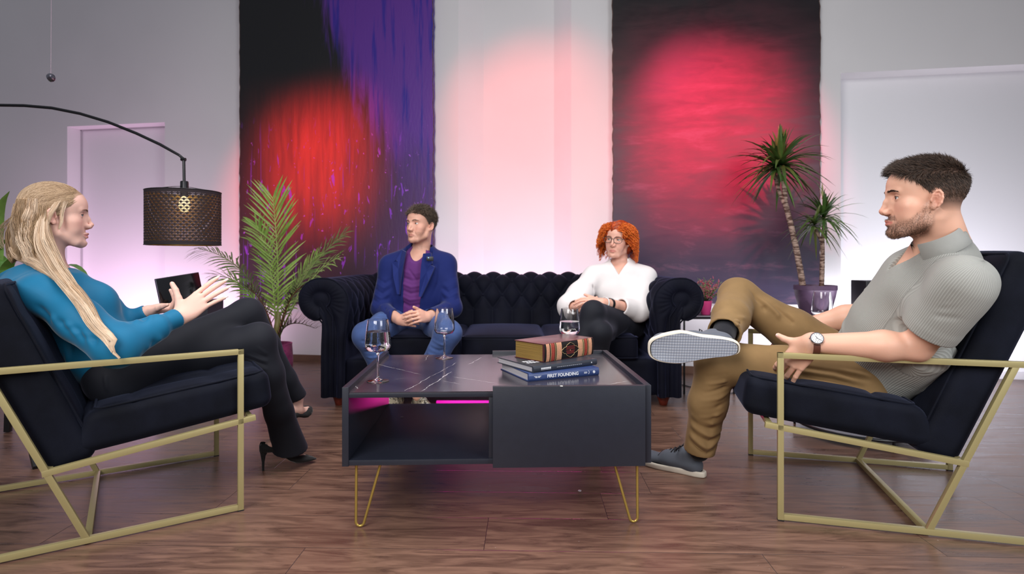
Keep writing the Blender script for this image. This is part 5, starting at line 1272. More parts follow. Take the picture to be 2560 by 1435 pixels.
# ------------------------------------------------------------------ hands
class Hand:
    """wrist point, d: towards the knuckles, nrm: out of the back of the hand, thumb: +1/-1 side of the thumb along cross(d, nrm)"""
    def __init__(s, wrist, d, nrm, thumb, k=1.0):
        s.w = Vector(wrist); s.d = Vector(d).normalized(); n = Vector(nrm); s.n = (n - s.d * n.dot(s.d)).normalized(); s.t = s.d.cross(s.n) * thumb; s.k = k; s.tips = []; s.nails = []
    def P(s, a, b, c): return s.w + (s.d * a + s.t * b + s.n * c) * s.k
    def build(s, S, curls, spread=(7, 2, -3, -8), thumb_dir=(0.7, 0.7, -0.1), thumb_bend=15, tl=1.0, forearm=None, fr=(0.027, 0.034), slim=1.0):
        k = s.k; q = slim
        kn = [(0.088, 0.0285, 0.0), (0.092, 0.0095, 0.002), (0.087, -0.0095, 0.001), (0.079, -0.027, -0.002)]
        base = [(0.005, 0.014, 0), (0.003, 0.005, 0.002), (0.003, -0.005, 0.002), (0.005, -0.013, 0)]
        for b, e in zip(base, kn): S.cone(s.P(*b), s.P(*e), 0.0135 * k * q, 0.0098 * k * q, 0.012 * k, n=tuple(s.n), fl=0.95)
        S.ell(s.P(0.045, 0.0, -0.003), (0.036 * k * q, 0.042 * k, 0.012 * k), Matrix((tuple(s.t), tuple(s.d), tuple(s.n))).transposed(), 0.012 * k)
        S.ell(s.P(0.035, 0.020, -0.010), (0.014 * k, 0.028 * k, 0.012 * k), Matrix((tuple(s.t), tuple(s.d), tuple(s.n))).transposed(), 0.012 * k)
        S.ell(s.P(0.030, -0.020, -0.008), (0.011 * k, 0.028 * k, 0.010 * k), Matrix((tuple(s.t), tuple(s.d), tuple(s.n))).transposed(), 0.012 * k)
        S.cone(s.P(-0.012, 0, 0), s.P(0.012, 0, 0), 0.0235 * k * q, 0.026 * k * q, 0.012 * k, n=tuple(s.n), fl=0.72)
        ln = [(0.043, 0.025, 0.021), (0.048, 0.029, 0.022), (0.045, 0.027, 0.022), (0.036, 0.020, 0.019)]; rd = [0.0086, 0.0088, 0.0083, 0.0074]
        for i in range(4):
            p = s.P(*kn[i]); a = R(spread[i]); dd = s.d * math.cos(a) + s.t * math.sin(a); nn = s.n.copy(); ax = dd.cross(nn)
            c = curls[i]; c = (c, c * 1.1, c * 0.7) if np.ndim(c) == 0 else c
            for j in range(3):
                rot = Matrix.Rotation(R(-c[j]), 3, ax); dd = rot @ dd; nn = rot @ nn
                e = p + dd * ln[i][j] * k; r0 = rd[i] * k * q * (1.04, 0.97, 0.88)[j]; r1 = rd[i] * k * q * (0.97, 0.88, 0.76)[j]
                S.cone(p, e, r0, r1, 0.0025 * k)
                if j == 2: s.tips.append((e, dd.copy(), nn.copy(), r1))
                p = e
        td = (s.d * thumb_dir[0] + s.t * thumb_dir[1] + s.n * thumb_dir[2]).normalized(); p0 = s.P(0.018, 0.022, -0.006); m1 = p0 + td * 0.040 * k * tl
        S.cone(p0, m1, 0.0145 * k * q, 0.0115 * k * q, 0.012 * k); ax = td.cross(s.n).normalized()
        d2 = (td + s.d * math.tan(R(thumb_bend)) * 0.8).normalized(); m2 = m1 + d2 * 0.030 * k * tl; d3 = (d2 + s.d * math.tan(R(thumb_bend)) * 0.6).normalized(); m3 = m2 + d3 * 0.025 * k * tl
        S.cone(m1, m2, 0.0112 * k * q, 0.0098 * k * q, 0.004 * k); S.cone(m2, m3, 0.0100 * k * q, 0.0080 * k * q, 0.003 * k)
        nt = (s.t * 0.2 + s.n).normalized(); nt = (nt - d3 * nt.dot(d3)).normalized(); s.tips.append((m3, d3, nt, 0.0080 * k * q))
        if forearm is not None: S.cone(s.P(-0.005, 0, 0), forearm, fr[0] * k, fr[1], 0.015 * k, n=tuple(s.n), fl=0.85)
    def box(s, m=0.02):
        pts = [tuple(s.w)] + [tuple(t[0]) for t in s.tips] + [tuple(s.P(0.09, 0.04, 0)), tuple(s.P(0.09, -0.04, 0)), tuple(s.P(0.03, 0.06, -0.02)), tuple(s.P(-0.02, 0, 0))]
        return np.min(pts, 0) - m, np.max(pts, 0) + m
    def fingernails(s, root, m, long_=0.0, idx=range(5)):
        for i in idx:
            e, d, n, r = s.tips[i]; sd = d.cross(n); G = np.zeros((6, 5, 3)); L = 0.011 * s.k + long_
            for a in range(6):
                for b in range(5):
                    ang = (b - 2) / 2 * 1.0; taper = 1 - 0.35 * (a / 5) ** 3 * (1 if long_ else 0.4)
                    p = e + d * (-0.0055 * s.k + L * a / 5 + r * 0.15) + (n * math.cos(ang) + sd * math.sin(ang) * 0.82 * taper) * r * (1.03 - 0.28 * max(0, a / 5 - 0.5) ** 1.2 * (0 if long_ else 1.5))
                    G[a, b] = p
            mb = MB().grid(G); o = mb.build('fingernail', m, root, angle=180, fixn=False); o.data.transform(loc_of(root).inverted())
M_NAIL = mat('fingernail', lin(235, 190, 180), 0.25, spec=0.5)
# ------------------------------------------------------------------ shoes
def foot_outline(L, w, n=60):
    """closed outline, heel at 0, toe at L (list of x, y); x to the inside of the foot"""
    pts = []
    for i in range(n):
        a = 2 * PI * i / n; y = L / 2 - L / 2 * math.cos(a); t = y / L; s_ = math.sin(a)
        hw = w / 2 * (0.68 + 0.34 * min(1, max(0, (t - 0.25) / 0.4)) ** 1.2) * abs(s_) ** 0.62 * (1 if s_ >= 0 else 1)
        waist = 1 - 0.12 * math.exp(-((t - 0.42) / 0.13) ** 2) * (1 if s_ > 0 else 0.2)
        pts.append((math.copysign(hw * waist, s_) + 0.06 * w * math.sin(PI * t), y))
    return pts
def sneaker(root, heel, fwd, up, L, w, inner, m_up, m_sole, m_out, m_lace, ankle=None, name='shoe', label=None):
    """heel: point under the heel; inner: +1/-1 which side the big toe is (along cross(fwd, up))"""
    f = Vector(fwd).normalized(); u = Vector(up); u = (u - f * u.dot(f)).normalized(); x = f.cross(u) * inner; hl = Vector(heel)
    M = Matrix(((x.x, f.x, u.x, hl.x), (x.y, f.y, u.y, hl.y), (x.z, f.z, u.z, hl.z), (0, 0, 0, 1)))
    T = lambda a, b, c: M @ Vector((a, b, c))
    out = foot_outline(L, w); n = len(out); S = SDF()
    cx = 0.03 * w; M3 = M.to_3x3()
    S.cone(T(cx, L * 0.17, 0.034), T(cx * 1.5, L * 0.50, 0.034), w * 0.31, w * 0.36, 0.02, n=tuple(u), fl=0.85)
    S.cone(T(cx * 1.5, L * 0.50, 0.034), T(cx * 2, L * 0.80, 0.026), w * 0.36, w * 0.34, 0.02, n=tuple(u), fl=0.62)
    S.ell(T(cx * 1.6, L * 0.86, 0.022), (w * 0.36, L * 0.12, 0.024), M3, 0.02)
    S.cone(T(cx, L * 0.20, 0.04), T(cx, L * 0.22, 0.078), w * 0.30, w * 0.29, 0.02, n=tuple(f), fl=1.15)
    S.cone(T(cx, L * 0.27, 0.070), T(cx * 1.4, L * 0.55, 0.045), w * 0.25, w * 0.26, 0.02)
    S.cone(T(cx, L * 0.21, 0.075), T(cx, L * 0.20, 0.13), w * 0.21, w * 0.23, 0.006, 'sub', n=tuple(f), fl=1.25)
    S.planes([(u, T(0, 0, 0.012))], (np.array(T(0, L / 2, 0)) - L), (np.array(T(0, L / 2, 0)) + L), 0.003)
    up_o = sdf_part(name, S, m_up, root, 0.003)
    if label: up_o['label'] = label
    # rubber sole wall
    G = np.zeros((n, 7, 3)); prof = [(0.93, 0.0), (1.0, 0.002), (1.015, 0.006), (1.015, 0.014), (1.0, 0.020), (0.95, 0.022), (0.80, 0.020)]
    cen = Vector((0.03 * w, L / 2, 0)); rise = lambda y: 0.008 * max(0, (y / L - 0.75) / 0.25) ** 2
    for i, (px_, py_) in enumerate(out):
        for j, (q, z) in enumerate(prof): G[i, j] = T(cen.x + (px_ - cen.x) * q, cen.y + (py_ - cen.y) * (1 - (1 - q) * 0.5), z + rise(py_))
    so = MB().grid(G, closed_u=True).build('sole', m_sole, up_o, angle=50); so.data.transform(loc_of(root).inverted())
    # tread
    rings = 5; G = np.zeros((n, rings, 3))
    for i, (px_, py_) in enumerate(out):
        for j in range(rings): q = 0.94 * (1 - j / (rings - 1)); G[i, j] = T(cen.x + (px_ - cen.x) * q, cen.y + (py_ - cen.y) * (q * 0.5 + 0.47 if j == 0 else q), -0.0006 + rise(py_) * (q > 0.5))
    tr = MB().grid(G, closed_u=True).build('outsole', m_out, up_o, angle=180); tr.data.transform(loc_of(root).inverted())
    if m_lace is not None:
        lc = MB()
        for k in range(5):
            y = L * (0.36 + 0.065 * k); z = 0.090 - 0.0085 * k
            for s_ in (-1, 1): lc.tube([T(s_ * w * 0.20 + cx, y, z - 0.006), T(cx, y + L * 0.02, z + 0.006), T(-s_ * w * 0.20 + cx, y + L * 0.05, z - 0.010)], 0.0022, 6)
        for s_ in (-1, 1): lc.tube([T(cx, L * 0.36, 0.094), T(s_ * 0.020 + cx, L * 0.34, 0.104), T(s_ * 0.032 + cx, L * 0.38, 0.090), T(cx + s_ * 0.004, L * 0.37, 0.092)], 0.0021, 6)
        o = lc.build('laces', m_lace, up_o, angle=180); o.data.transform(loc_of(root).inverted())
    return up_o
def limb(S, pts, rs, k=0.02, **kw): S.chain(pts, rs, k, **kw); return S
def mid(a, b, t=0.5): return Vector(a).lerp(Vector(b), t)
def person_root(label, p, group=None): return thing('person', label, 'person', p, 0, group)
def fabric(name, col, rough=0.85, sheen=0.15, var=0.06, bump=0.2, bscale=700, **k): return mat(name, col, rough, sheen=sheen, var=var, vscale=14, bump=bump, bscale=bscale, spec=0.2, **k)

def rib_coords(torso_axis, tor_f, limbs, rt, rl):
    """per-vertex coordinate that grows round the torso or the sleeve (for ribbed knits)"""
    a0, a1 = _v(torso_axis[0]), _v(torso_axis[1]); ax = (a1 - a0) / np.linalg.norm(a1 - a0); f = _v(tor_f); f = f - ax * (f @ ax); f /= np.linalg.norm(f); r = np.cross(f, ax)
    def fn(V):
        P = V - a0; c = np.arctan2(P @ r, P @ f) * rt; out = np.stack([c, c * 0, c * 0], 1)
        for (p, q) in limbs:
            p = _v(p); q = _v(q); d = (q - p) / np.linalg.norm(q - p); u = np.cross(d, ax); u /= np.linalg.norm(u); w = np.cross(d, u)
            dist, t = segdist(V, p + d * 0.01, q); m = (dist < 0.112) & (((V - p) @ d) > -0.12)
            out[m, 0] = np.arctan2((V[m] - p) @ u, (V[m] - p) @ w) * rl
        return out
    return fn
def rib_material(name, c0, c1, period=0.008, rough=0.85, depth=0.002):
    g = NG(name, rough, 0.2); a = g.N.new('ShaderNodeVertexColor'); a.layer_name = 'Col'; x = g.sep(a.outputs[0])[0]; o = g.tc.outputs['Object']
    rb = g.ss(g.math('SINE', g.math('MULTIPLY', x, 2 * PI / period)), -0.7, 0.8); g.bump(g.math('ADD', rb, g.math('MULTIPLY', g.noise(o, 600.0, 2.0), 0.3)), 0.7, depth)
    g.b.inputs['Sheen Weight'].default_value = 0.12; return g.out(g.mix(rb, c0, c1))
# ================================================================== man in grey polo and khaki trousers, right lounge chair
def man_khaki():
    root = person_root('seated man in grey ribbed polo and khaki trousers, ankle resting on knee', (1.1, 1.95, 0))
    H = Head(at(2315, 493, 1.75), (-0.94, 0.342, -0.01), (0.03, -0.03, 1), 1.0, female=0.0, jaw=1.0, smile=0.6)
    NB = at(2374, 622, 1.775)                       # base of the neck
    LS, LE, LW = at(2412, 712, 1.60), at(2292, 868, 1.725), at(2026, 858, 1.81)      # near arm (his left)
    RS, RE, RW = at(2290, 690, 2.00), at(2170, 782, 2.14), at(1990, 822, 2.24)
    LH, RH = at(2150, 955, 1.95), at(2135, 920, 2.13)
    LK, LA = at(1790, 903, 2.08), at(1748, 1128, 2.15)
    RK, RA = at(1845, 742, 2.27), at(1808, 838, 2.00)
    pel = mid(LH, RH); chest = mid(NB, pel, 0.33)
    tf = Vector((-0.93, 0.20, 0.26)).normalized(); tu = (NB - pel).normalized(); tf = (tf - tu * tf.dot(tu)).normalized(); tr = tf.cross(tu)
    TT = lambda x, y, t: mid(pel, NB, t) + tr * x + tf * y           # torso coordinates: right, forward, 0 pelvis .. 1 neck
    Mt = Matrix((tuple(tr), tuple(tf), tuple(tu))).transposed()
    # ---- skin
    S = SDF(); H.build(S)
    S.cone(H.T(0, -0.026, -0.020), TT(0, -0.01, 0.97), 0.048, 0.062, 0.03)
    
    S.cone(H.T(0, 0.030, -0.10), TT(0, 0.05, 0.93), 0.012, 0.014, 0.02); 
    for x in (-1, 1): S.cone(H.T(x * 0.030, -0.020, -0.065), TT(x * 0.022, 0.055, 0.90), 0.010, 0.012, 0.03)
    S.cone(TT(0, 0.005, 0.9), TT(0, 0, 0.72), 0.085, 0.10, 0.04); S.ell(TT(0, 0.0, 0.70), (0.135, 0.088, 0.13), Mt, 0.04); S.ell(TT(0, 0, 0.4), (0.12, 0.085, 0.14), Mt, 0.04); S.ell(TT(0, 0, 0.08), (0.13, 0.09, 0.11), Mt, 0.04)
    for a, b, c in ((LS, LE, LW), (RS, RE, RW)):
        S.cone(TT(0, 0, 0.86), a, 0.055, 0.048, 0.04)
        S.cone(a, mid(a, b, 0.5), 0.055, 0.056, 0.02); S.cone(mid(a, b, 0.5), b, 0.055, 0.040, 0.02)
        S.cone(b, mid(b, c, 0.3), 0.040, 0.045, 0.02); S.cone(mid(b, c, 0.3), c, 0.045, 0.028, 0.02)
    for a, b, c in ((LH, LK, LA), (RH, RK, RA)): S.cone(a, b, 0.062, 0.045, 0.03); S.cone(b, c, 0.042, 0.034, 0.02)
    hl = Hand(LW, (at(1968, 922, 1.862) - LW), Vector((-0.25, -0.80, 0.45)), 1, 1.04)
    tw = hl.t
    if hl.t.z < 0: hl.t = -hl.t                     # thumb on the upper side
    hl.build(S, [(24, 20, 10), (30, 22, 12), (14, 18, 10), (8, 14, 8)], spread=(4, 1, -3, -7), thumb_dir=(0.60, 0.78, 0.05), thumb_bend=-20, tl=0.72)
    hr = Hand(RW, Vector((-0.7, 0.1, -0.5)), Vector((-0.5, 0.2, 0.8)), 1, 0.9); hr.build(S, [(20, 30, 20)] * 4, thumb_dir=(0.7, 0.6, -0.2))
    BE = np.array(lin(70, 48, 38))
    def extra(P, c):
        ax = np.abs(P[:, 0]); y, z = P[:, 1], P[:, 2]
        n = snoise(P, 700, 5) * 0.5 + snoise(P, 1500, 6) * 0.5
        edge = 0.004 * snoise(P, 160, 8)
        sg = lambda v, k: 1 / (1 + np.exp(-v / k))
        linez = np.interp(y, [-0.01, 0.012, 0.030, 0.050, 0.075, 0.12], [0.005, -0.012, -0.044, -0.062, -0.074, -0.080]) + edge
        w = sg(linez - z, 0.003) * sg(y - 0.000 - edge, 0.004) * sg(z + 0.128 - 0.5 * np.clip(0.03 - y, 0, 1), 0.004)
        must = sg(-0.0540 - z, 0.0012) * sg(z + 0.0715, 0.0010) * sg(0.031 - ax, 0.002) * (y > 0.08)
        corner = sg(0.034 - ax, 0.002) * sg(ax - 0.024, 0.002) * (z < -0.058) * (y > 0.06)
        lipz = (np.abs(z + 0.0750) < 0.0080 - 0.1 * ax) & (ax < 0.026) & (y > 0.085)
        dens = np.interp(z, [-0.11, -0.088, -0.06, 0.0], [0.85, 0.75, 0.50, 0.38])
        w = np.maximum(w * dens, np.maximum(must * 0.8, corner * 0.55)) * (~lipz) * (0.75 + 0.5 * n)
        c = blend(c, w, BE)
        hm = hairmask(P); c = blend(c, hm * 0.85 * np.clip((P[:, 2] + 0.048) / 0.03, 0, 1), lin(62, 48, 42)); return c
    def hairmask(P):
        ax, y, z = np.abs(P[:, 0]), P[:, 1], P[:, 2]
        front = 0.078 - 0.30 * np.clip(ax - 0.030, 0, 1) ; line = z > np.interp(y, [-0.12, -0.05, -0.018, 0.004, 0.020, 0.040, 0.052, 0.070, 0.10], [-0.070, -0.058, -0.035, 0.0, 0.020, 0.040, 0.055, 0.068, 0.082])
        ear = ((ax > 0.062) & (np.hypot((y + 0.006) / 0.020, (z + 0.008) / 0.030) < 1.0))
        return (line & ~ear & ~((y > front) & (z < 0.093))).astype(float)
    col = skin_colors(H, lin(222, 172, 148), lin(196, 120, 108), lin(215, 130, 112), extra)
    lo, hi = H.box(0.012)
    b1_, b2_ = hl.box(); b3_, b4_ = hr.box()
    sdf_part('body', S, M_SKIN, root, 0.0045, [(lo, hi, 0.0017), (b1_, b2_, 0.0022), (b3_, b4_, 0.003)], colfn=col)
    hl.fingernails(root, M_NAIL, 0.0, (1, 2, 3, 4)); H.eyes(root, (-0.93, 0.3, 0.02), iris=(0.06, 0.035, 0.02))
    # ---- hair
    HS = SDF(); H.build(HS); Vh, Fh = HS.mesh(0.0035, lo, hi); Nh = vnorm(Vh, Fh) @ H.Mn; Ph = H.L(Vh)
    parts = []
    cd = (lin(36, 28, 25), lin(98, 78, 66))
    def hl_(p): return np.interp(p[:, 2], [-0.06, -0.01, 0.04, 0.07, 0.10], [0.0035, 0.006, 0.013, 0.022, 0.028]) * np.interp(p[:, 1], [-0.1, 0.0, 0.08], [0.85, 0.9, 1.1])
    def fl2(p):
        s_ = np.clip((p[:, 2] - 0.04) / 0.045, 0, 1)[:, None]; a_ = np.stack([0 * p[:, 0], -0.40 + 0 * p[:, 0], -0.8 + 0 * p[:, 0]], 1); b_ = np.stack([p[:, 0] * 3 - 0.15, 0.35 + 0.3 * (p[:, 1] > 0.03), 0.35 + 0 * p[:, 0]], 1); return a_ * (1 - s_) + b_ * s_
    parts.append(scalp_strands(root, H, Ph, Nh, lambda P: hairmask(P) * np.clip((P[:, 2] - 0.0) / 0.05, 0.12, 1), 9000, hl_, fl2, lambda p: np.interp(p[:, 2], [-0.05, 0.05, 0.1], [0.34, 0.42, 0.5]), cd, 0.0005, 1, wave=0.0008))
    parts.append(scalp_strands(root, H, Ph, Nh, lambda P: hairmask(P) * np.clip((0.062 - P[:, 2]) / 0.06, 0, 1), 5200, lambda p: hl_(p) * 0.8, fl2, lambda p: np.full(len(p), 0.33), (lin(62, 48, 42), lin(140, 114, 98)), 0.0004, 12))
    frt = lambda P: hairmask(P) * (P[:, 1] > 0.045) * (P[:, 2] > 0.06)
    parts.append(scalp_strands(root, H, Ph, Nh, frt, 1400, lambda p: np.full(len(p), 0.030), lambda p: np.stack([0 * p[:, 0] + 0.3, 0.9 * np.ones(len(p)), 0.5 * np.ones(len(p))], 1), lambda p: np.full(len(p), 0.52), cd, 0.0006, 3, wave=0.0015))
    parts.append(brows(H, Ph, 0.0018, (lin(40, 28, 24), lin(70, 50, 40)), 170, 4, len_=0.009))
    def bm(P):
        ax, y, z = np.abs(P[:, 0]), P[:, 1], P[:, 2]; lipz = (np.abs(z + 0.075) < 0.008) & (ax < 0.027)
        a = (z < -0.080) & (y > 0.02) & (z > -0.125); b_ = (z > -0.072) & (z < -0.054) & (ax < 0.028) & (y > 0.088); c_ = (z < -0.030) & (y > 0.008) & (y < 0.06) & (z > -0.115) & (z < -0.025 - 0.9 * np.clip(y - 0.012, 0, 1))
        return ((a | b_ | c_) & ~lipz).astype(float) * np.where(z < -0.09, 1.0, 0.35)
    parts.append(scalp_strands(root, H, Ph, Nh, bm, 2600, lambda p: np.full(len(p), 0.0045), lambda p: np.stack([0 * p[:, 0], 0.1 * np.ones(len(p)), -1.0 * np.ones(len(p))], 1), lambda p: np.full(len(p), 0.45), (lin(60, 44, 36), lin(140, 108, 86)), 0.00022, 5))
    V, F, C = join(parts); arr_mesh('hair', V, F, M_HAIR, root, C, root)
    # ---- polo shirt
    P_ = SDF()
    for a, b in ((LS, LE), (RS, RE)):
        P_.cone(a, mid(a, b, 0.80), 0.073, 0.071, 0.03)
        P_.cone(mid(a, b, 0.63), mid(a, b, 0.76), 0.0725, 0.0715, 0.003)
        d = (Vector(b) - Vector(a)).normalized(); q = mid(a, b, 0.735); P_.planes([(-d, q)], np.array(q) - 0.12, np.array(q) + 0.12, 0.003)
    P_.ell(TT(0, 0.0, 0.70), (0.168, 0.116, 0.125), Mt, 0.05); P_.ell(TT(0, 0.012, 0.42), (0.150, 0.116, 0.15), Mt, 0.06); P_.ell(TT(0, 0.0, 0.14), (0.150, 0.108, 0.12), Mt, 0.06)
    P_.cone(TT(0, -0.012, 0.78), TT(0, -0.02, 0.90), 0.11, 0.080, 0.05); P_.cone(TT(0, -0.03, 0.88), at(2362, 608, 1.752), 0.080, 0.060, 0.04)
    for a in (LS, RS): P_.cone(TT(0, -0.012, 0.86), mid(a, TT(0, 0, 0.8), 0.08), 0.080, 0.064, 0.05)
    P_.cone(TT(-0.09, 0.0, 0.72), mid(LS, LE, 0.42) + Vector((-0.01, 0.05, 0.0)), 0.085, 0.050, 0.04)
    P_.cone(at(2235, 985, 1.93), at(2300, 880, 1.80), 0.045, 0.085, 0.05)
    P_.cone(TT(0, -0.014, 0.90), H.T(0, -0.03, -0.085), 0.064, 0.058, 0.004, 'sub')
    P_.cone(TT(0, 0.03, 1.00), TT(0, 0.11, 0.90), 0.046, 0.026, 0.004, 'sub'); P_.cone(TT(0, 0.10, 0.92), TT(0.0, 0.135, 0.76), 0.026, 0.007, 0.004, 'sub')
    P_.planes([(tr - tu * 0.42, TT(0.0, 0, 0.76)), (-tr - tu * 0.42, TT(0.0, 0, 0.76)), (-tf, TT(0, 0.045, 0.5))], np.array(TT(0, 0.1, 0.95)) - 0.15, np.array(TT(0, 0.1, 0.95)) + 0.15, 0.006)
    mp = rib_material('grey_ribbed_knit', lin(150, 150, 145), lin(166, 166, 161), 0.0056, depth=0.0012)
    fl_ = []
    for i in range(6): fl_.append(([TT(-0.10 + 0.02 * i, 0.115, 0.30 - 0.05 * i), TT(0.0, 0.130, 0.24 - 0.045 * i), TT(0.10, 0.11, 0.30 - 0.05 * i)], 0.011, 0.007 if i % 2 == 0 else -0.006))
    for i in range(4): fl_.append(([mid(LS, LE, 0.0 + 0.1 * i) + Vector((-0.02, -0.06, 0.03 - 0.02 * i)), mid(LS, LE, 0.1 + 0.1 * i) + Vector((-0.06, -0.04, -0.01))], 0.010, -0.003))
    fl_ += [([at(2400, 800, 1.66), at(2330, 880, 1.74), at(2280, 960, 1.82)], 0.016, -0.008), ([at(2440, 790, 1.68), at(2380, 900, 1.76), at(2300, 985, 1.84)], 0.016, 0.009), ([at(2420, 830, 1.68), at(2350, 940, 1.80)], 0.012, -0.006)]
    sdf_part('polo_shirt', P_, mp, root, 0.0038, fold_lines=fl_, noise=((28, 0.0025, 3),), colfn=rib_coords((pel, NB), tf, ((LS, LE), (RS, RE)), 0.15, 0.062))
    # collar
    ax_ = Vector((-0.44, 0.03, 0.895)).normalized(); bk = Vector((0.895, -0.20, 0.44)); bk = (bk - ax_ * bk.dot(ax_)).normalized(); sd = ax_.cross(bk)
    c1_ = at(2334, 590, 1.752); G = []
    for a in np.linspace(-160, 160, 49):
        c_, s_ = math.cos(R(a)), math.sin(R(a)); fr = (1 - c_) / 2; dr_ = bk * c_ + sd * s_
        tip = max(0, (abs(a) - 120) / 40)
        q = lambda r_, h: c1_ + dr_ * (r_ * (1 - 0.06 * fr)) + ax_ * h
        G.append([q(0.0600, -0.055), q(0.0620, -0.004), q(0.0650, 0.001), q(0.0680, -0.003), q(0.0725 - 0.000 * fr, -0.028 - 0.014 * tip), q(0.0800 - 0.002 * fr, -0.050 - 0.026 * tip), q(0.0775 - 0.002 * fr, -0.052 - 0.026 * tip)])
    G = np.array([[tuple(p) for p in r] for r in G]); cm_ = MB().grid(G); o = cm_.build('collar', fabric('grey_collar_knit', lin(150, 150, 146), 0.9, bscale=900), root, angle=70, fixn=False); o.data.transform(loc_of(root).inverted())
    # ---- trousers
    T_ = SDF()
    def shin(K, A, r0, r1, r2, endt, cut, m_):
        T_.cone(K, mid(K, A, m_), r0, r1, 0.02); T_.cone(mid(K, A, m_), mid(K, A, endt), r1 * 0.98, r2, 0.03)
        d = (A - K).normalized(); q = mid(K, A, cut); T_.planes([(-d, q)], np.array(q) - 0.10, np.array(q) + 0.10, 0.003)
        T_.cone(mid(K, A, cut - 0.10), A + d * 0.05, r2 - 0.009, r2 - 0.009, 0.003, 'sub')
    shin(RK, RA, 0.066, 0.061, 0.058, 1.0, 0.95, 0.55)
    shin(LK, LA, 0.069, 0.064, 0.059, 1.05, 0.99, 0.45)
    T_.cone(RK, mid(RK, RA, 0.5), 0.066, 0.061, 0.02)
    T_.ell(pel, (0.155, 0.112, 0.105), Mt, 0.05)
    T_.cone(LH, mid(LH, LK, 0.5), 0.090, 0.082, 0.04); T_.cone(mid(LH, LK, 0.5), LK, 0.082, 0.072, 0.03)
    T_.cone(RH, mid(RH, RK, 0.5), 0.090, 0.082, 0.04); T_.cone(mid(RH, RK, 0.5), RK, 0.079, 0.064, 0.03)
    km = fabric('khaki_twill', lin(132, 105, 70), 0.8, sheen=0.1, var=0.10, bscale=1200)
    fl_ = []
    rr = np.random.default_rng(11)
    for i in range(9):        # drag folds from the crotch along the near thigh
        t = i / 8; a = mid(LH, LK, 0.02 + 0.10 * t) + Vector((0, -0.085, 0.045 - 0.10 * t)); b = mid(LH, LK, 0.45 + 0.1 * t) + Vector((0, -0.085, 0.06 - 0.11 * t)); fl_.append(([a, mid(a, b, 0.5) + Vector((0, -0.005, 0.006)), b], 0.009, 0.006 if i % 2 else -0.006))
    for i in range(7):
        t = 0.55 + 0.055 * i; c_ = mid(LK, LA, t); fl_.append(([c_ + Vector((-0.055, -0.03, 0.012)), c_ + Vector((0.0, -0.062, -0.006 * i)), c_ + Vector((0.055, -0.03, 0.008 * (i % 3)))], 0.010, 0.0065 if i % 2 else -0.0065))
    for i in range(6):
        t = 0.05 + 0.09 * i; c_ = mid(LK, LA, t); fl_.append(([c_ + Vector((0.06, -0.035, 0.02)), c_ + Vector((0.01, -0.07, -0.01)), c_ + Vector((-0.04, -0.05, -0.025))], 0.009, 0.005 if i % 2 else -0.005))
    for i in range(8):
        t = 0.15 + 0.11 * i; c_ = mid(RK, RA, t); fl_.append(([c_ + Vector((-0.06, -0.02, 0.01 - .01 * i)), c_ + Vector((-0.02, -0.06, 0.02)), c_ + Vector((0.055, -0.03, -0.02 + 0.008 * i))], 0.009, 0.006 if i % 2 else -0.006))
    for i in range(7):
        t = 0.10 + 0.12 * i; c_ = mid(RK, RH, t); fl_.append(([c_ + Vector((-0.03, -0.05, 0.06)), c_ + Vector((0.02, -0.085, 0.0)), c_ + Vector((0.05, -0.06, -0.07))], 0.010, 0.006 if i % 2 else -0.007))
    sdf_part('trousers', T_, km, root, 0.004, fold_lines=fl_, noise=((22, 0.003, 7), (60, 0.0011, 8)))
    # ---- shoes and sock
    mu = fabric('grey_canvas', lin(92, 96, 106), 0.85, bscale=1500); ms = mat('cream_rubber', lin(222, 212, 196), 0.5); ml = mat('black_laces', lin(34, 34, 40), 0.7)
    g = NG('grey_tread', 0.55, 0.4); P3 = g.sep(g.tc.outputs['Object']); u_ = g.math('ADD', P3[0], g.math('MULTIPLY', P3[2], 0.9)); v_ = g.math('SUBTRACT', P3[0], g.math('MULTIPLY', P3[2], 0.9))
    w_ = g.math('MULTIPLY', g.math('SINE', g.math('MULTIPLY', u_, 2 * PI / 0.017)), g.math('SINE', g.math('MULTIPLY', v_, 2 * PI / 0.017)))
    g.bump(w_, 0.5, 0.0012); mo = g.out(g.mix(g.ss(w_, -0.3, 0.5), lin(134, 140, 154), lin(168, 172, 182)))
    hf = onz(1772, 1203, 0.0) + Vector((0.0, 0.035, 0)); tf_ = onz(1600, 1158, 0.0) + Vector((0, 0.03, 0))
    sneaker(root, hf, tf_ - hf, (0, 0, 1), 0.275, 0.100, 1, mu, ms, mo, ml, name='shoe')
    h2 = at(1851, 872, 1.90); t2_ = at(1622, 876, 1.93)
    sneaker(root, h2, t2_ - h2, Vector((-0.05, 0.97, 0.26)), (t2_ - h2).length, 0.116, -1, mu, ms, mo, ml, name='shoe')
    mk_ = fabric('black_sock', lin(30, 30, 36)); sk = SDF(); sk.cone(mid(RK, RA, 0.80), RA + (RA - RK).normalized() * 0.03, 0.040, 0.040, 0.01); sdf_part('sock', sk, mk_, root, 0.004)
    sk = SDF(); sk.cone(LA, LA + Vector((0, 0, 0.06)), 0.037, 0.037, 0.01); sdf_part('sock', sk, mk_, root, 0.004)
    # ---- wrist watch
    wd = (LE - LW).normalized(); wc = mid(LW, LE, 0.045); wn = Vector((-0.25, -0.80, 0.52)); wn = (wn - wd * wn.dot(wd)).normalized(); ws = wd.cross(wn)
    MW = Matrix(((ws.x, wd.x, wn.x, 0), (ws.y, wd.y, wn.y, 0), (ws.z, wd.z, wn.z, 0), (0, 0, 0, 1))); MW.translation = wc
    wr = thing('wrist_watch', 'steel wrist watch with white dial and brown strap on the man in grey polo', 'watch', wc)
    Z = lambda n, mb, m, p=wr, **k: world_part(n, mb, m, p if p is wr else p, **k)
    rA, rB = 0.0335, 0.0300
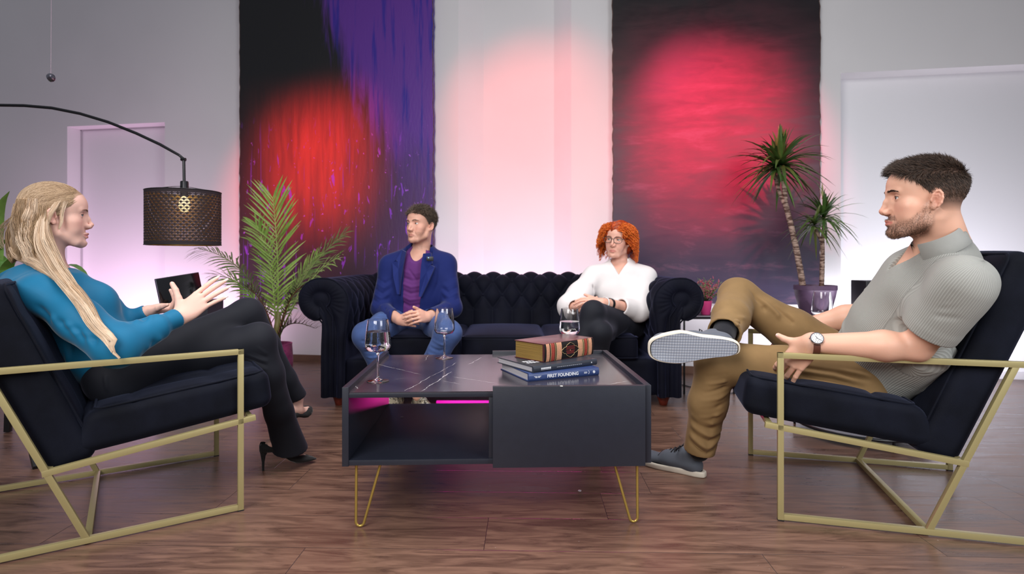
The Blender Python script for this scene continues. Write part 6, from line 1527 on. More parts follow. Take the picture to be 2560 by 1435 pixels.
    G = np.zeros((40, 4, 3))
    for i in range(40):
        a = 2 * PI * i / 40
        for j, (dy, dr) in enumerate(((-0.0095, 0.0), (-0.0095, 0.0022), (0.0095, 0.0022), (0.0095, 0.0))): G[i, j] = MW @ Vector(((rA + dr) * math.cos(a), dy, (rB + dr) * math.sin(a)))
    Z('strap', MB().grid(G, closed_u=True, closed_v=True), mat('brown_strap', lin(88, 46, 34), 0.5), angle=40)
    MC = MW @ Matrix.Translation((0, 0, rB + 0.002))
    Z('case', MB().lathe([(0.0, 0.0), (0.0165, 0.0), (0.0195, 0.002), (0.0200, 0.006), (0.0185, 0.0085), (0.0168, 0.0085), (0.0165, 0.0072), (0.0, 0.0072)], 40, M=MC), mat('steel', (0.6, 0.6, 0.62), 0.22, metal=1.0))
    Z('dial', MB().lathe([(0.0, 0.0076), (0.0163, 0.0076)], 40, M=MC, cap=False), mat('white_dial', lin(228, 228, 232), 0.4))
    hd = MB()
    for k in range(12):
        a = R(30 * k); M2 = MC @ Matrix.Rotation(a, 4, 'Z'); hd.box((-0.0006, 0.0118, 0.0077), (0.0006, 0.0150, 0.0082), M2)
    for a, l, w_ in ((120, 0.0085, 0.0007), (-35, 0.0125, 0.0005)): hd.box((-w_, -0.002, 0.0080), (w_, l, 0.0085), MC @ Matrix.Rotation(R(a), 4, 'Z'))
    hd.tube([MC @ Vector((0.0045 * math.cos(R(a)) + 0.005, 0.0045 * math.sin(R(a)), 0.0080)) for a in range(0, 360, 30)], 0.0004, 5, closed=True)
    Z('hands_and_markers', hd, M_BLACKP, smooth=False)
    Z('crown', MB().lathe([(0.0, 0.0), (0.002, 0.0), (0.002, 0.003), (0.0, 0.003)], 10, M=MC @ Matrix.Translation((0, -0.0195, 0.004)) @ Matrix.Rotation(R(90), 4, 'X')), bpy.data.materials['steel'])
man_khaki()
# ================================================================== woman in teal sweatshirt, left lounge chair
def lock(paths_px, n, rb, seed, cols, m=18, wav=0.0, rad=0.0007, pin=None):
    """bundle of hairs along guide points (world); rb: bundle radius at each guide point"""
    rr = np.random.default_rng(seed); G = np.array([tuple(p) for p in bez(paths_px, m)] if len(paths_px) <= 4 else catmull(paths_px, m)); rbm = np.interp(np.linspace(0, 1, m), np.linspace(0, 1, len(rb)), rb)
    T = np.gradient(G, axis=0); T /= np.linalg.norm(T, axis=1)[:, None]; ref = np.array((0.3, -1.0, 0.1)); X = np.cross(T, ref); X /= np.linalg.norm(X, axis=1)[:, None]; Y = np.cross(T, X)
    a = rr.uniform(0, 2 * PI, n); q = np.sqrt(rr.uniform(0, 1, n)); ph = rr.uniform(0, 0.6, n); t = np.linspace(0, 1, m)[None]; clumps = rr.integers(0, 9, n)
    ca = rr.uniform(0, 2 * PI, 9)[clumps]; cq = rr.uniform(0.2, 0.9, 9)[clumps]
    u = (q * np.cos(a) * 0.45 + cq * np.cos(ca) * 0.75)[:, None] * rbm[None]; v = (q * np.sin(a) * 0.45 + cq * np.sin(ca) * 0.6)[:, None] * rbm[None] * 0.7
    w_ = wav * np.sin(t * 13 + ph[:, None] + cq[:, None] * 2) * np.clip(t * 2, 0, 1)
    f1 = rr.uniform(3, 8, (n, 1)); g1 = rr.uniform(0, 6.28, (n, 1)); u = u + rbm[None] * 0.28 * np.sin(t * f1 + g1) * t; v = v + rbm[None] * 0.2 * np.cos(t * f1 * 0.8 + g1) * t
    P = G[None] + X[None] * (u + w_)[..., None] + Y[None] * (v + w_ * 0.4)[..., None]
    V, F = strands(P, rad * np.r_[np.ones(m - 4), 0.9, 0.7, 0.5, 0.2]); k = (0.6 * rr.uniform(0, 1, n) + 0.4 * rr.uniform(0, 1, 9)[clumps])
    C = np.array(cols[0])[None] * (1 - k[:, None]) + np.array(cols[1])[None] * k[:, None]; C = np.repeat(C, m * 3, axis=0); return V, F, C
def catmull(pts, m):
    P = np.array([tuple(p) for p in pts]); Q = np.vstack([2 * P[0] - P[1], P, 2 * P[-1] - P[-2]]); out = []
    for i in range(1, len(Q) - 2):
        for t in np.linspace(0, 1, 20, endpoint=False):
            p0, p1, p2, p3 = Q[i - 1:i + 3]; out.append(0.5 * (2 * p1 + (p2 - p0) * t + (2 * p0 - 5 * p1 + 4 * p2 - p3) * t * t + (-p0 + 3 * p1 - 3 * p2 + p3) * t ** 3))
    out.append(P[-1]); out = np.array(out); L = np.r_[0, np.cumsum(np.linalg.norm(np.diff(out, axis=0), axis=1))]; tt = np.linspace(0, L[-1], m)
    return np.stack([np.interp(tt, L, out[:, k]) for k in range(3)], 1)
def pump(root, heel_pt, toe_pt, hz, ankle, m_sh, m_in, inner):
    """high-heeled court shoe: heel_pt floor point under the stiletto (or its tip), toe_pt tip of the toe"""
    h = Vector(heel_pt); t = Vector(toe_pt); f = (t - h); Lf = f.length; f.normalize(); up = (Vector((0, 0, 1)) if hz is None else Vector(hz)); up = (up - f * up.dot(f)).normalized(); x = f.cross(up)
    T = lambda a, b, c: h + x * a + f * (b * Lf) + up * c
    H_ = 0.078; o = MB()
    # shell lofted: sections from heel to toe (b, half width, floor z, top z)
    sec = [(-0.035, 0.002, H_ - 0.002, H_ + 0.022), (-0.015, 0.014, H_ - 0.008, H_ + 0.032), (0.0, 0.019, H_ - 0.010, H_ + 0.036), (0.05, 0.024, H_ - 0.010, H_ + 0.034), (0.18, 0.026, H_ - 0.012, H_ + 0.020), (0.34, 0.026, H_ * 0.62, H_ + 0.010), (0.50, 0.030, H_ * 0.24, H_ * 0.80), (0.62, 0.034, 0.006, 0.044), (0.74, 0.034, 0.003, 0.036), (0.86, 0.026, 0.003, 0.026), (0.95, 0.014, 0.004, 0.016), (1.0, 0.003, 0.005, 0.009)]
    P = np.zeros((len(sec) * 6 - 5, 13, 3)); B = np.array(sec); tb = np.linspace(0, len(sec) - 1, len(P)); S_ = np.stack([np.interp(tb, range(len(sec)), B[:, k]) for k in range(4)], 1)
    for i, (b, hw, z0, z1) in enumerate(S_):
        for j in range(13):
            a = -PI / 2 + (j - 6) / 6 * PI * (0.80 + 0.2 * min(1, max(0, (b - 0.54) / 0.16)) ** 2); P[i, j] = T(hw * math.cos(a) if True else 0, b, (z0 + z1) / 2 + (z1 - z0) / 2 * math.sin(a))
    o.grid(P); sh = o.build('shoe', m_sh, root, angle=180); sh.data.transform(loc_of(root).inverted())
    mod = sh.modifiers.new('thick', 'SOLIDIFY'); mod.thickness = 0.0016
    s2 = MB().tube([T(0, 0.045, H_ - 0.004), T(0, 0.03, H_ * 0.75), T(0, 0.025, H_ * 0.4), T(0, 0.02, 0.0)], [0.016, 0.0095, 0.0050, 0.0042], 12); hh = s2.build('stiletto_heel', m_sh, sh, angle=60); hh.data.transform(loc_of(root).inverted())
    ins = MB(); G = np.zeros((12, 5, 3))
    for i in range(12):
        b = 0.03 + 0.62 * i / 11; z = np.interp(b, B[:, 0], B[:, 2]) + 0.004; hw = np.interp(b, B[:, 0], B[:, 1]) * 0.88
        for j in range(5): G[i, j] = T(hw * (j - 2) / 2, b, z + 0.002 * abs(j - 2))
    ins.grid(G); i_ = ins.build('insole', m_in, sh, angle=180); i_.data.transform(loc_of(root).inverted())
    return T
def woman_teal():
    root = person_root('seated woman with long blonde hair in teal sweatshirt, black trousers and black high heels', (-1.3, 1.95, 0))
    H = Head(at(135, 535, 1.95), (0.80, 0.60, -0.03), (0, 0, 1), 0.90, female=1.0, jaw=0.94, nose=1.0, open_=0.0022)
    NB = at(112, 690, 1.95)
    RS, RE, RW = Vector((-1.470, 1.800, 0.712)), at(292, 866, 1.75), at(448, 792, 1.93)
    LS, LE, LW = Vector((-1.640, 2.090, 0.712)), at(215, 850, 2.06), at(372, 778, 2.10)
    RH, LH = Vector((-1.300, 1.900, 0.425)), Vector((-1.370, 2.040, 0.425)); pel = mid(RH, LH)
    RK, RA = at(618, 786, 2.28), at(738, 1000, 2.42)
    LK, LA = at(646, 848, 2.17), at(714, 1088, 2.27)
    tf = Vector((0.80, 0.55, 0.30)).normalized(); tu = (NB - pel).normalized(); tf = (tf - tu * tf.dot(tu)).normalized(); tr = tf.cross(tu)
    TT = lambda x, y, t: mid(pel, NB, t) + tr * x + tf * y
    Mt = Matrix((tuple(tr), tuple(tf), tuple(tu))).transposed()
    S = SDF(); H.build(S)
    S.cone(H.T(0, -0.018, -0.055), TT(0, 0.0, 0.98), 0.047, 0.050, 0.02)
    for x in (-1, 1): S.cone(H.T(x * 0.045, -0.025, -0.065), TT(x * 0.018, 0.05, 0.94), 0.010, 0.010, 0.025)
    S.ell(TT(0, 0, 0.72), (0.115, 0.085, 0.11), Mt, 0.04); S.ell(TT(0, 0, 0.4), (0.10, 0.080, 0.12), Mt, 0.04); S.ell(TT(0, 0, 0.08), (0.12, 0.09, 0.10), Mt, 0.04); S.cone(TT(0, 0, 0.95), TT(0, 0, 0.75), 0.055, 0.08, 0.04)
    for a, b, c in ((RS, RE, RW), (LS, LE, LW)):
        S.cone(TT(0, 0, 0.86), a, 0.045, 0.040, 0.03); S.cone(a, b, 0.040, 0.032, 0.02); S.cone(b, c, 0.032, 0.0215, 0.02)
    for a, b, c in ((RH, RK, RA), (LH, LK, LA)): S.cone(a, b, 0.060, 0.040, 0.03); S.cone(b, mid(b, c, 0.4), 0.038, 0.040, 0.02); S.cone(mid(b, c, 0.4), c, 0.038, 0.025, 0.02)
    # feet inside the pumps
    Lh, Lt = at(655, 1176, 2.236), at(791, 1155, 2.335); Lh.z = 0; Lt.z = 0.006
    Rt = at(779, 1019, 2.50); Rh = at(722, 1078, 2.40)
    for A_, h_, t_, up_ in ((LA, Lh, Lt, Vector((0, 0, 1))), (RA, Rh, Rt, Vector((0.2, -0.4, 1)))):
        f = (t_ - h_); L_ = f.length; f.normalize(); u = (up_ - f * up_.dot(f)).normalized(); Q = lambda b, c: h_ + f * (b * L_) + u * c
        S.cone(A_, Q(0.17, 0.098), 0.024, 0.016, 0.02); S.cone(Q(0.17, 0.095), Q(0.42, 0.070), 0.017, 0.019, 0.02); S.cone(A_, Q(0.46, 0.062), 0.026, 0.020, 0.02); S.cone(Q(0.42, 0.065), Q(0.66, 0.024), 0.021, 0.019, 0.02); S.cone(Q(0.66, 0.024), Q(0.84, 0.016), 0.018, 0.011, 0.01)
    hr = Hand(RW, at(494, 757, 1.965) - RW, Vector((0.10, -0.93, 0.15)), 1, 0.98)
    if hr.t.z < 0: hr.t = -hr.t
    hr.build(S, [(5, 8, 4), (7, 9, 4), (10, 10, 5), (14, 11, 6)], spread=(4, 0, -3, -7), thumb_dir=(0.56, 0.82, 0.10), thumb_bend=-14, forearm=mid(RW, RE, 0.4), fr=(0.023, 0.027), slim=1.0)
    hl = Hand(LW, Vector((0.93, 0.30, 0.16)), Vector((0.25, 0.35, -0.90)), 1, 0.88)
    if hl.t.y > 0: hl.t = -hl.t
    hl.build(S, [(62, 30, 10), (58, 30, 10), (54, 30, 10), (50, 30, 10)], spread=(6, 2, -3, -8), thumb_dir=(0.75, 0.6, -0.35), thumb_bend=5, forearm=mid(LW, LE, 0.4), fr=(0.022, 0.026), slim=0.9)
    def extra(P, c):
        ax = np.abs(P[:, 0]); y, z = P[:, 1], P[:, 2]
        teeth = (np.abs(z + 0.0760) < 0.0018) & (ax < 0.014) & (y > 0.08) & (y < 0.1005)
        c = blend(c, teeth * 0.9, (0.75, 0.72, 0.68)); c = blend(c, hairmask(P) * 0.7, lin(150, 120, 88)); return c
    def hairmask(P):
        ax, y, z = np.abs(P[:, 0]), P[:, 1], P[:, 2]
        line = z > np.interp(y, [-0.12, -0.05, -0.018, 0.006, 0.024, 0.034, 0.050, 0.070, 0.10], [-0.075, -0.072, -0.03, -0.005, 0.012, 0.032, 0.055, 0.072, 0.09])
        ear = ((ax > 0.062) & (np.hypot((y + 0.006) / 0.018, (z + 0.010) / 0.028) < 1.0)); return (line & ~ear).astype(float)
    col = skin_colors(H, lin(234, 188, 172), lin(206, 122, 118), lin(226, 140, 128), extra, lipk=0.75)
    lo, hi = H.box(0.008); a1, a2 = hr.box(); c1, c2 = hl.box()
    sdf_part('body', S, M_SKIN, root, 0.0045, [(lo, hi, 0.0016), (a1, a2, 0.0018), (c1, c2, 0.0022)], colfn=col)
    hr.fingernails(root, mat('pale_fingernail', lin(240, 214, 206), 0.25), 0.007, (0, 1, 2, 3)); hr.fingernails(root, M_NAIL, 0.0, (4,)); H.eyes(root, (0.9, 0.3, 0.0), iris=(0.16, 0.24, 0.28), lash=0.0010)
    # ---- tablet
    Mtb_tl, Mtb_tr, Mtb_bl = at(388, 697, 2.13), at(497, 680, 2.30), at(374, 769, 2.095)
    e1 = (Mtb_tr - Mtb_tl); e2 = (Mtb_bl - Mtb_tl); w_ = e1.length; h_ = e2.length; e1.normalize(); e2 = (e2 - e1 * e2.dot(e1)).normalized(); nn = e1.cross(e2)
    tb = thing('tablet', 'slim black tablet computer held up by the woman in teal', 'tablet', mid(Mtb_tr, Mtb_bl))
    MT = Matrix(((e1.x, e2.x, nn.x, Mtb_tl.x), (e1.y, e2.y, nn.y, Mtb_tl.y), (e1.z, e2.z, nn.z, Mtb_tl.z), (0, 0, 0, 1)))
    world_part('shell', MB().box((0, 0, 0.0), (w_, h_ * 1.0, 0.0065), MT, bev=0.0022), mat('graphite_shell', lin(96, 92, 104), 0.35, metal=0.5), tb, angle=40)
    sg = 1 if (MT.to_3x3() @ Vector((0, 0, 1))).y < 0 else -1
    z0, z1 = (0.0060, 0.0071) if sg > 0 else (-0.0006, 0.0005)
    world_part('screen', MB().box((0.0025, 0.0025, z0), (w_ - 0.0025, h_ - 0.0025, z1), MT, bev=0.0004), mat('black_glass_screen', (0.006, 0.006, 0.008), 0.06, spec=0.6), tb, angle=40)
    # ---- hair: soft under-volume and many strands
    c0, c1c = lin(150, 118, 84), lin(238, 214, 184)
    cdk = (lin(128, 98, 70), lin(216, 184, 146)); clt = (lin(188, 152, 116), lin(246, 226, 204))
    U = SDF(); H.e(U, (0, -0.010, 0.032), (0.0765, 0.0960, 0.082), 0.02); H.e(U, (0, -0.050, 0.0), (0.064, 0.060, 0.068), 0.03); H.e(U, (0, -0.062, -0.055), (0.044, 0.040, 0.060), 0.03)
    H.e(U, (0.0, 0.075, -0.03), (0.10, 0.070, 0.092), 0.01, 'sub'); H.e(U, (0.070, -0.002, -0.016), (0.03, 0.016, 0.028), 0.01, 'sub'); H.e(U, (0.055, 0.035, -0.02), (0.05, 0.03, 0.05), 0.01, 'sub'); H.e(U, (-0.055, 0.035, -0.02), (0.05, 0.03, 0.05), 0.01, 'sub')
    A = lambda x, y, D: at(x, y, D)
    mainL = [H.T(0.060, -0.030, -0.015), A(118, 610, 1.87), A(142, 670, 1.815), A(182, 722, 1.755), A(210, 765, 1.725), A(236, 806, 1.705), A(266, 832, 1.685), A(288, 850, 1.677), A(283, 872, 1.677), A(302, 893, 1.680)]
    U.chain(mainL[1:4], [0.014, 0.014, 0.008], 0.02)
    U.chain([H.T(0.03, -0.07, -0.04), A(55, 610, 1.93), A(85, 660, 1.86), A(130, 690, 1.82)], [0.030, 0.024, 0.012, 0.006], 0.03)
    Vu, Fu = U.mesh(0.0045); Cu = np.tile(np.array(lin(186, 152, 116)), (len(Vu), 1)) * (0.85 + 0.25 * snoise(Vu * np.array((3, 3, 1)), 120, 4))[:, None]
    parts = [(Vu, Fu, np.clip(Cu, 0, 1))]
    # swept strands over the skull from hairline to the clip
    rr = np.random.default_rng(21); n = 5200; ctr = np.array((0, -0.004, 0.032)); rad = np.array((0.079, 0.1015, 0.0860)); m = 12
    th = rr.uniform(-1, 1, n); s0 = np.zeros((n, 3)); k = rr.uniform(0, 1, n)
    # roots along the hairline (front to temple) and along the parting
    y0 = np.where(k < 0.6, 0.090 - 0.066 * np.abs(th) ** 1.3, rr.uniform(-0.05, 0.09, n)); x0 = np.where(k < 0.6, th * 0.070, rr.normal(0, 0.018, n)); z0_ = np.where(k < 0.6, 0.080 - 0.080 * np.abs(th) ** 2.2, 0.11)
    s0 = np.stack([x0, y0, z0_], 1) - ctr; s0 = s0 / rad; s0 /= np.linalg.norm(s0, axis=1)[:, None]
    tgt = np.stack([rr.normal(0.012, 0.020, n), -0.112 + rr.normal(0, 0.004, n), -0.016 + rr.normal(0, 0.030, n)], 1) - ctr; e = tgt / rad; e /= np.linalg.norm(e, axis=1)[:, None]
    om = np.arccos(np.clip((s0 * e).sum(1), -0.999, 0.999)); t = np.linspace(0, 1, m)[None]; sp = (np.sin((1 - t) * om[:, None])[..., None] * s0[:, None] + np.sin(t * om[:, None])[..., None] * e[:, None]) / np.sin(om)[:, None, None]
    lf = 1.0 + rr.uniform(0.0, 0.045, n)[:, None] * np.sin(t * PI * 0.9) + 0.02 * np.sin(t * 5 + (th * 40)[:, None]) * 0.3
    Pp = ctr + sp * rad * lf[..., None]; ok = ~((Pp[..., 1] > 0.035) & (Pp[..., 2] < 0.030)).any(1); Pp = Pp[ok]; th = th[ok]; n = len(Pp)
    Vs, Fs = strands(Pp, 0.0007 * np.r_[0.6, np.ones(m - 2), 0.6]); kk = 0.5 * rr.uniform(0, 1, n) + 0.5 * (0.5 + 0.5 * np.sin(th * 55)); tcol = np.linspace(0, 1, m)[None, :, None]
    C = (np.array(cdk[0]) * (1 - kk[:, None]) + np.array(cdk[1]) * kk[:, None])[:, None] * (1 - tcol * 0.6) + (np.array(clt[0]) * (1 - kk[:, None]) + np.array(clt[1]) * kk[:, None])[:, None] * tcol * 0.6
    parts.append((H.W(Vs), Fs, np.repeat(C.reshape(-1, 3), 3, axis=0)))
    # strands that fall beside the ear and long locks over the shoulder
    parts.append(lock(mainL, 1500, [0.018, 0.022, 0.026, 0.026, 0.024, 0.022, 0.018, 0.014, 0.010, 0.002], 31, clt, 34, 0.006, 0.0008))
    parts.append(lock([H.T(0.066, -0.020, 0.030), H.T(0.076, -0.028, -0.02), A(105, 600, 1.86), A(134, 655, 1.81), A(166, 700, 1.77), A(196, 755, 1.735), A(226, 806, 1.71), A(262, 840, 1.685), A(284, 878, 1.675)], 900, [0.010, 0.018, 0.028, 0.026, 0.022, 0.018, 0.014, 0.010, 0.003], 32, clt, 32, 0.005, 0.0008))
    parts.append(lock([H.T(0.060, -0.060, 0.02), H.T(0.066, -0.070, -0.03), A(46, 612, 1.92), A(66, 638, 1.87), A(100, 660, 1.82), A(142, 692, 1.785)], 1200, [0.016, 0.024, 0.026, 0.024, 0.020, 0.014], 33, clt, 24, 0.003, 0.0008))
    parts.append(lock([H.T(0.02, -0.100, 0.00), H.T(0.02, -0.108, -0.04), A(30, 622, 1.95), A(42, 646, 1.92)], 900, [0.014, 0.022, 0.026, 0.018], 34, cdk, 20, 0.003, 0.0008))
    parts.append(lock([H.T(0.072, 0.030, 0.045), H.T(0.078, 0.022, 0.015), H.T(0.078, 0.026, -0.030), H.T(0.074, 0.018, -0.060)], 130, [0.010, 0.007, 0.005, 0.002], 35, clt, 16, 0.001, 0.0006))
    parts.append(lock([H.T(0.070, 0.018, 0.055), H.T(0.083, 0.004, 0.020), H.T(0.084, -0.012, -0.020), A(108, 612, 1.88), A(128, 660, 1.85)], 240, [0.010, 0.010, 0.010, 0.012, 0.010], 36, clt, 22, 0.001, 0.0007))
    for j, (x_, y_, z_) in enumerate(((0.068, -0.03, 0.030), (0.062, -0.055, 0.046), (0.050, -0.084, 0.042), (0.030, -0.102, 0.024), (0.068, -0.045, -0.03), (0.056, -0.075, -0.035))):
        parts.append(lock([H.T(x_, y_, z_), H.T(x_ * 1.12, y_ * 1.06, z_ - 0.045), H.T(x_ * 1.10, y_ * 1.0, z_ - 0.09), A((46, 52, 62, 46, 110, 84)[j], (638, 642, 648, 636, 652, 652)[j], (1.86, 1.88, 1.86, 1.92, 1.83, 1.84)[j])], 330, [0.022, 0.026, 0.024, 0.018], 50 + j, clt if j % 2 else cdk, 18, 0.0025, 0.0007))
    parts.append(lock([A(185, 690, 1.92), A(215, 740, 1.95), A(250, 800, 1.96), A(262, 830, 1.95)], 120, [0.012, 0.014, 0.010, 0.004], 37, clt, 16, 0.004, 0.0005))
    parts.append(lock([H.T(-0.01, -0.105, -0.01), A(5, 560, 2.0), A(-12, 590, 2.0), A(10, 620, 2.0)], 40, [0.01, 0.02, 0.02, 0.02], 38, clt, 12, 0.002, 0.0004))
    parts.append(brows(H, np.array(0), 0.0012, (lin(120, 88, 66), lin(160, 122, 92)), 130, 4, len_=0.007) if False else brows(H, PHW(H), 0.0011, (lin(120, 88, 66), lin(150, 112, 84)), 130, 4, len_=0.006))
    V, F, C = join(parts); arr_mesh('hair', V, F, M_HAIR, root, C, root)
    cl = MB(); M_GC = mat('gold_clip', lin(206, 170, 110), 0.25, metal=0.9)
    for i in range(9):
        a = R(40 * i); q = H.T(0.030 + 0.010 * math.cos(a), -0.112 + 0.004 * math.sin(2 * a), -0.018 + 0.012 * math.sin(a)); cl.tube([q + Vector((0.0045 * math.cos(R(b)), 0.001, 0.0045 * math.sin(R(b)))) for b in range(0, 360, 40)], 0.0010, 5, closed=True)
    o = cl.build('hair_clip', M_GC, root, angle=180); o.data.transform(loc_of(root).inverted())
    # ---- sweatshirt
    G_ = SDF()
    def sleeve(a, b, c, r0, r1, r2, r3):
        G_.cone(a, mid(a, b, 0.5), r0, r1, 0.03); G_.cone(mid(a, b, 0.5), b, r1, r1 * 0.98, 0.03); G_.cone(b, mid(b, c, 0.62), r1 * 0.96, r2, 0.03); G_.cone(mid(b, c, 0.70), mid(b, c, 0.93), r3, r3, 0.005)
        d = (c - b).normalized(); q = mid(b, c, 0.97); G_.planes([(-d, q)], np.array(q) - 0.06, np.array(q) + 0.06, 0.002); G_.cone(mid(b, c, 0.86), c + d * 0.05, r3 - 0.008, r3 - 0.006, 0.002, 'sub')
    sleeve(RS, RE, RW, 0.056, 0.060, 0.045, 0.034); sleeve(LS, LE, LW, 0.052, 0.050, 0.036, 0.030)
    G_.ell(TT(0, -0.005, 0.74), (0.145, 0.108, 0.125), Mt, 0.05); G_.ell(TT(0, 0.0, 0.40), (0.135, 0.108, 0.16), Mt, 0.06); G_.ell(TT(0, 0.0, 0.12), (0.145, 0.11, 0.10), Mt, 0.05)
    G_.cone(at(96, 735, 1.90), at(72, 690, 1.92), 0.125, 0.078, 0.04); G_.cone(at(72, 700, 1.92), at(72, 655, 1.93), 0.066, 0.052, 0.012); G_.cone(at(40, 745, 1.84), at(90, 735, 1.88), 0.055, 0.075, 0.04)
    for x in (-0.055, 0.055): G_.ell(TT(x, 0.085, 0.58), (0.055, 0.050, 0.058), Mt, 0.05)
    for a in (RS, LS): G_.cone(TT(0, -0.01, 0.88), a, 0.062, 0.055, 0.05)
    G_.cone(TT(0, -0.01, 0.90), TT(0, -0.020, 1.00), 0.080, 0.062, 0.02)
    G_.cone(TT(0, -0.012, 0.96), TT(0, -0.022, 1.12), 0.066, 0.060, 0.012)            # stand-up collar
    G_.planes([(-(tu + tf * 0.30), TT(0, 0, 1.065))], np.array(TT(0, 0, 1.1)) - 0.13, np.array(TT(0, 0, 1.1)) + 0.13, 0.004)
    G_.cone(at(90, 700, 1.92), at(84, 600, 1.93), 0.046, 0.050, 0.004, 'sub'); G_.planes([(Vector((-0.25, 0, -1)), at(60, 648, 1.92))], np.array(at(80, 630, 1.92)) - 0.10, np.array(at(80, 630, 1.92)) + 0.10, 0.003); G_.cone(TT(0, -0.010, 0.90), TT(0, -0.022, 1.2), 0.054, 0.052, 0.004, 'sub'); G_.cone(TT(0, 0.06, 1.06), TT(0, 0.13, 0.84), 0.034, 0.012, 0.004, 'sub')
    fl_ = []
    for i in range(7):
        t_ = 0.30 + 0.10 * i; c_ = mid(RS, RE, t_); fl_.append(([c_ + Vector((-0.06, -0.03, 0.03)), c_ + Vector((0.0, -0.062, -0.012 + 0.004 * i)), c_ + Vector((0.05, -0.035, -0.05))], 0.013, 0.007 if i % 2 else -0.008))
    for i in range(6):
        t_ = 0.10 + 0.11 * i; c_ = mid(RE, RW, t_); fl_.append(([c_ + Vector((-0.01, -0.02, 0.05)), c_ + Vector((0.0, -0.055, 0.0)), c_ + Vector((0.03, -0.03, -0.045))], 0.011, 0.006 if i % 2 else -0.007))
    for i in range(6):
        fl_.append(([TT(0.08, 0.06 - 0.03 * i, 0.30 - 0.02 * i), TT(0.13, 0.02 - 0.02 * i, 0.40), TT(0.135, -0.02, 0.62 - 0.03 * i)], 0.014, 0.007 if i % 2 else -0.008))
    for q in (0.705,):
        c_ = mid(RE, RW, q); d = (RW - RE).normalized(); u = d.cross(Vector((0, 1, 0))).normalized(); v = d.cross(u); fl_.append(([c_ + (u * math.cos(R(a)) + v * math.sin(R(a))) * 0.036 for a in range(0, 361, 40)], 0.0025, -0.004))
    tm = fabric('teal_jersey', lin(24, 108, 148), 0.6, sheen=0.25, var=0.05, bscale=1500, bump=0.1)
    sdf_part('sweatshirt', G_, tm, root, 0.0036, fold_lines=fl_, noise=((20, 0.0035, 5), (45, 0.0016, 6)))
    # ---- trousers
    T_ = SDF()
    def shin(K, A, r0, r1, r2, cut, flare=0.0):
        T_.cone(K, mid(K, A, 0.35), r0, r1, 0.02); T_.cone(mid(K, A, 0.35), mid(K, A, 0.75), r1, r2, 0.03); T_.cone(mid(K, A, 0.75), mid(K, A, 1.18), r2, r2 + flare, 0.02)
        d = (A - K).normalized(); q = mid(K, A, cut); T_.planes([(-d + Vector((0.25, 0, 0)), q)], np.array(q) - 0.10, np.array(q) + 0.10, 0.003); T_.cone(mid(K, A, cut - 0.10), A + d * 0.08, r2 - 0.006, r2 + flare - 0.006, 0.003, 'sub')
    shin(RK, RA, 0.060, 0.056, 0.048, 0.96, 0.004); shin(LK, LA, 0.058, 0.056, 0.050, 1.15, 0.018)
    T_.ell(pel, (0.145, 0.105, 0.10), Mt, 0.05)
    for a, b in ((RH, RK), (LH, LK)): T_.cone(a, mid(a, b, 0.5), 0.088, 0.074, 0.04); T_.cone(mid(a, b, 0.5), b, 0.074, 0.058, 0.03)
    fl_ = []
    for i in range(5): fl_.append(([LK + Vector((0.02 - 0.02 * i, -0.055, -0.02 - 0.012 * i)), LK + Vector((0.045, -0.03, -0.05 - 0.015 * i))], 0.006, -0.004 if i % 2 else 0.004))
    for i in range(4): fl_.append(([RH + Vector((0.02 + 0.01 * i, -0.09, 0.06 - 0.01 * i)), RH + Vector((0.03 + 0.03 * i, -0.085, -0.03))], 0.007, -0.006 if i % 2 else 0.005))
    bt = mat('black_trouser_cloth', (0.010, 0.011, 0.017), 0.75, sheen=0.15, sheen_col=(0.5, 0.5, 0.7), spec=0.25, bump=0.1, bscale=1500)
    sdf_part('trousers', T_, bt, root, 0.004, fold_lines=fl_, noise=((20, 0.002, 7),))
    # ---- pumps
    ms = mat('black_suede', (0.008, 0.008, 0.009), 0.85, sheen=0.3); mi = mat('nude_insole', lin(206, 190, 172), 0.35)
    pump(root, Lh, Lt, None, LA, ms, mi, 1); pump(root, Rh, Rt, (0.25, -0.45, 1), RA, ms, mi, 1)
_PHW = {}
def PHW(H):
    HS = SDF(); H.build(HS); lo, hi = H.box(0.008); V, F = HS.mesh(0.0022, lo, hi); return H.L(V)
woman_teal()
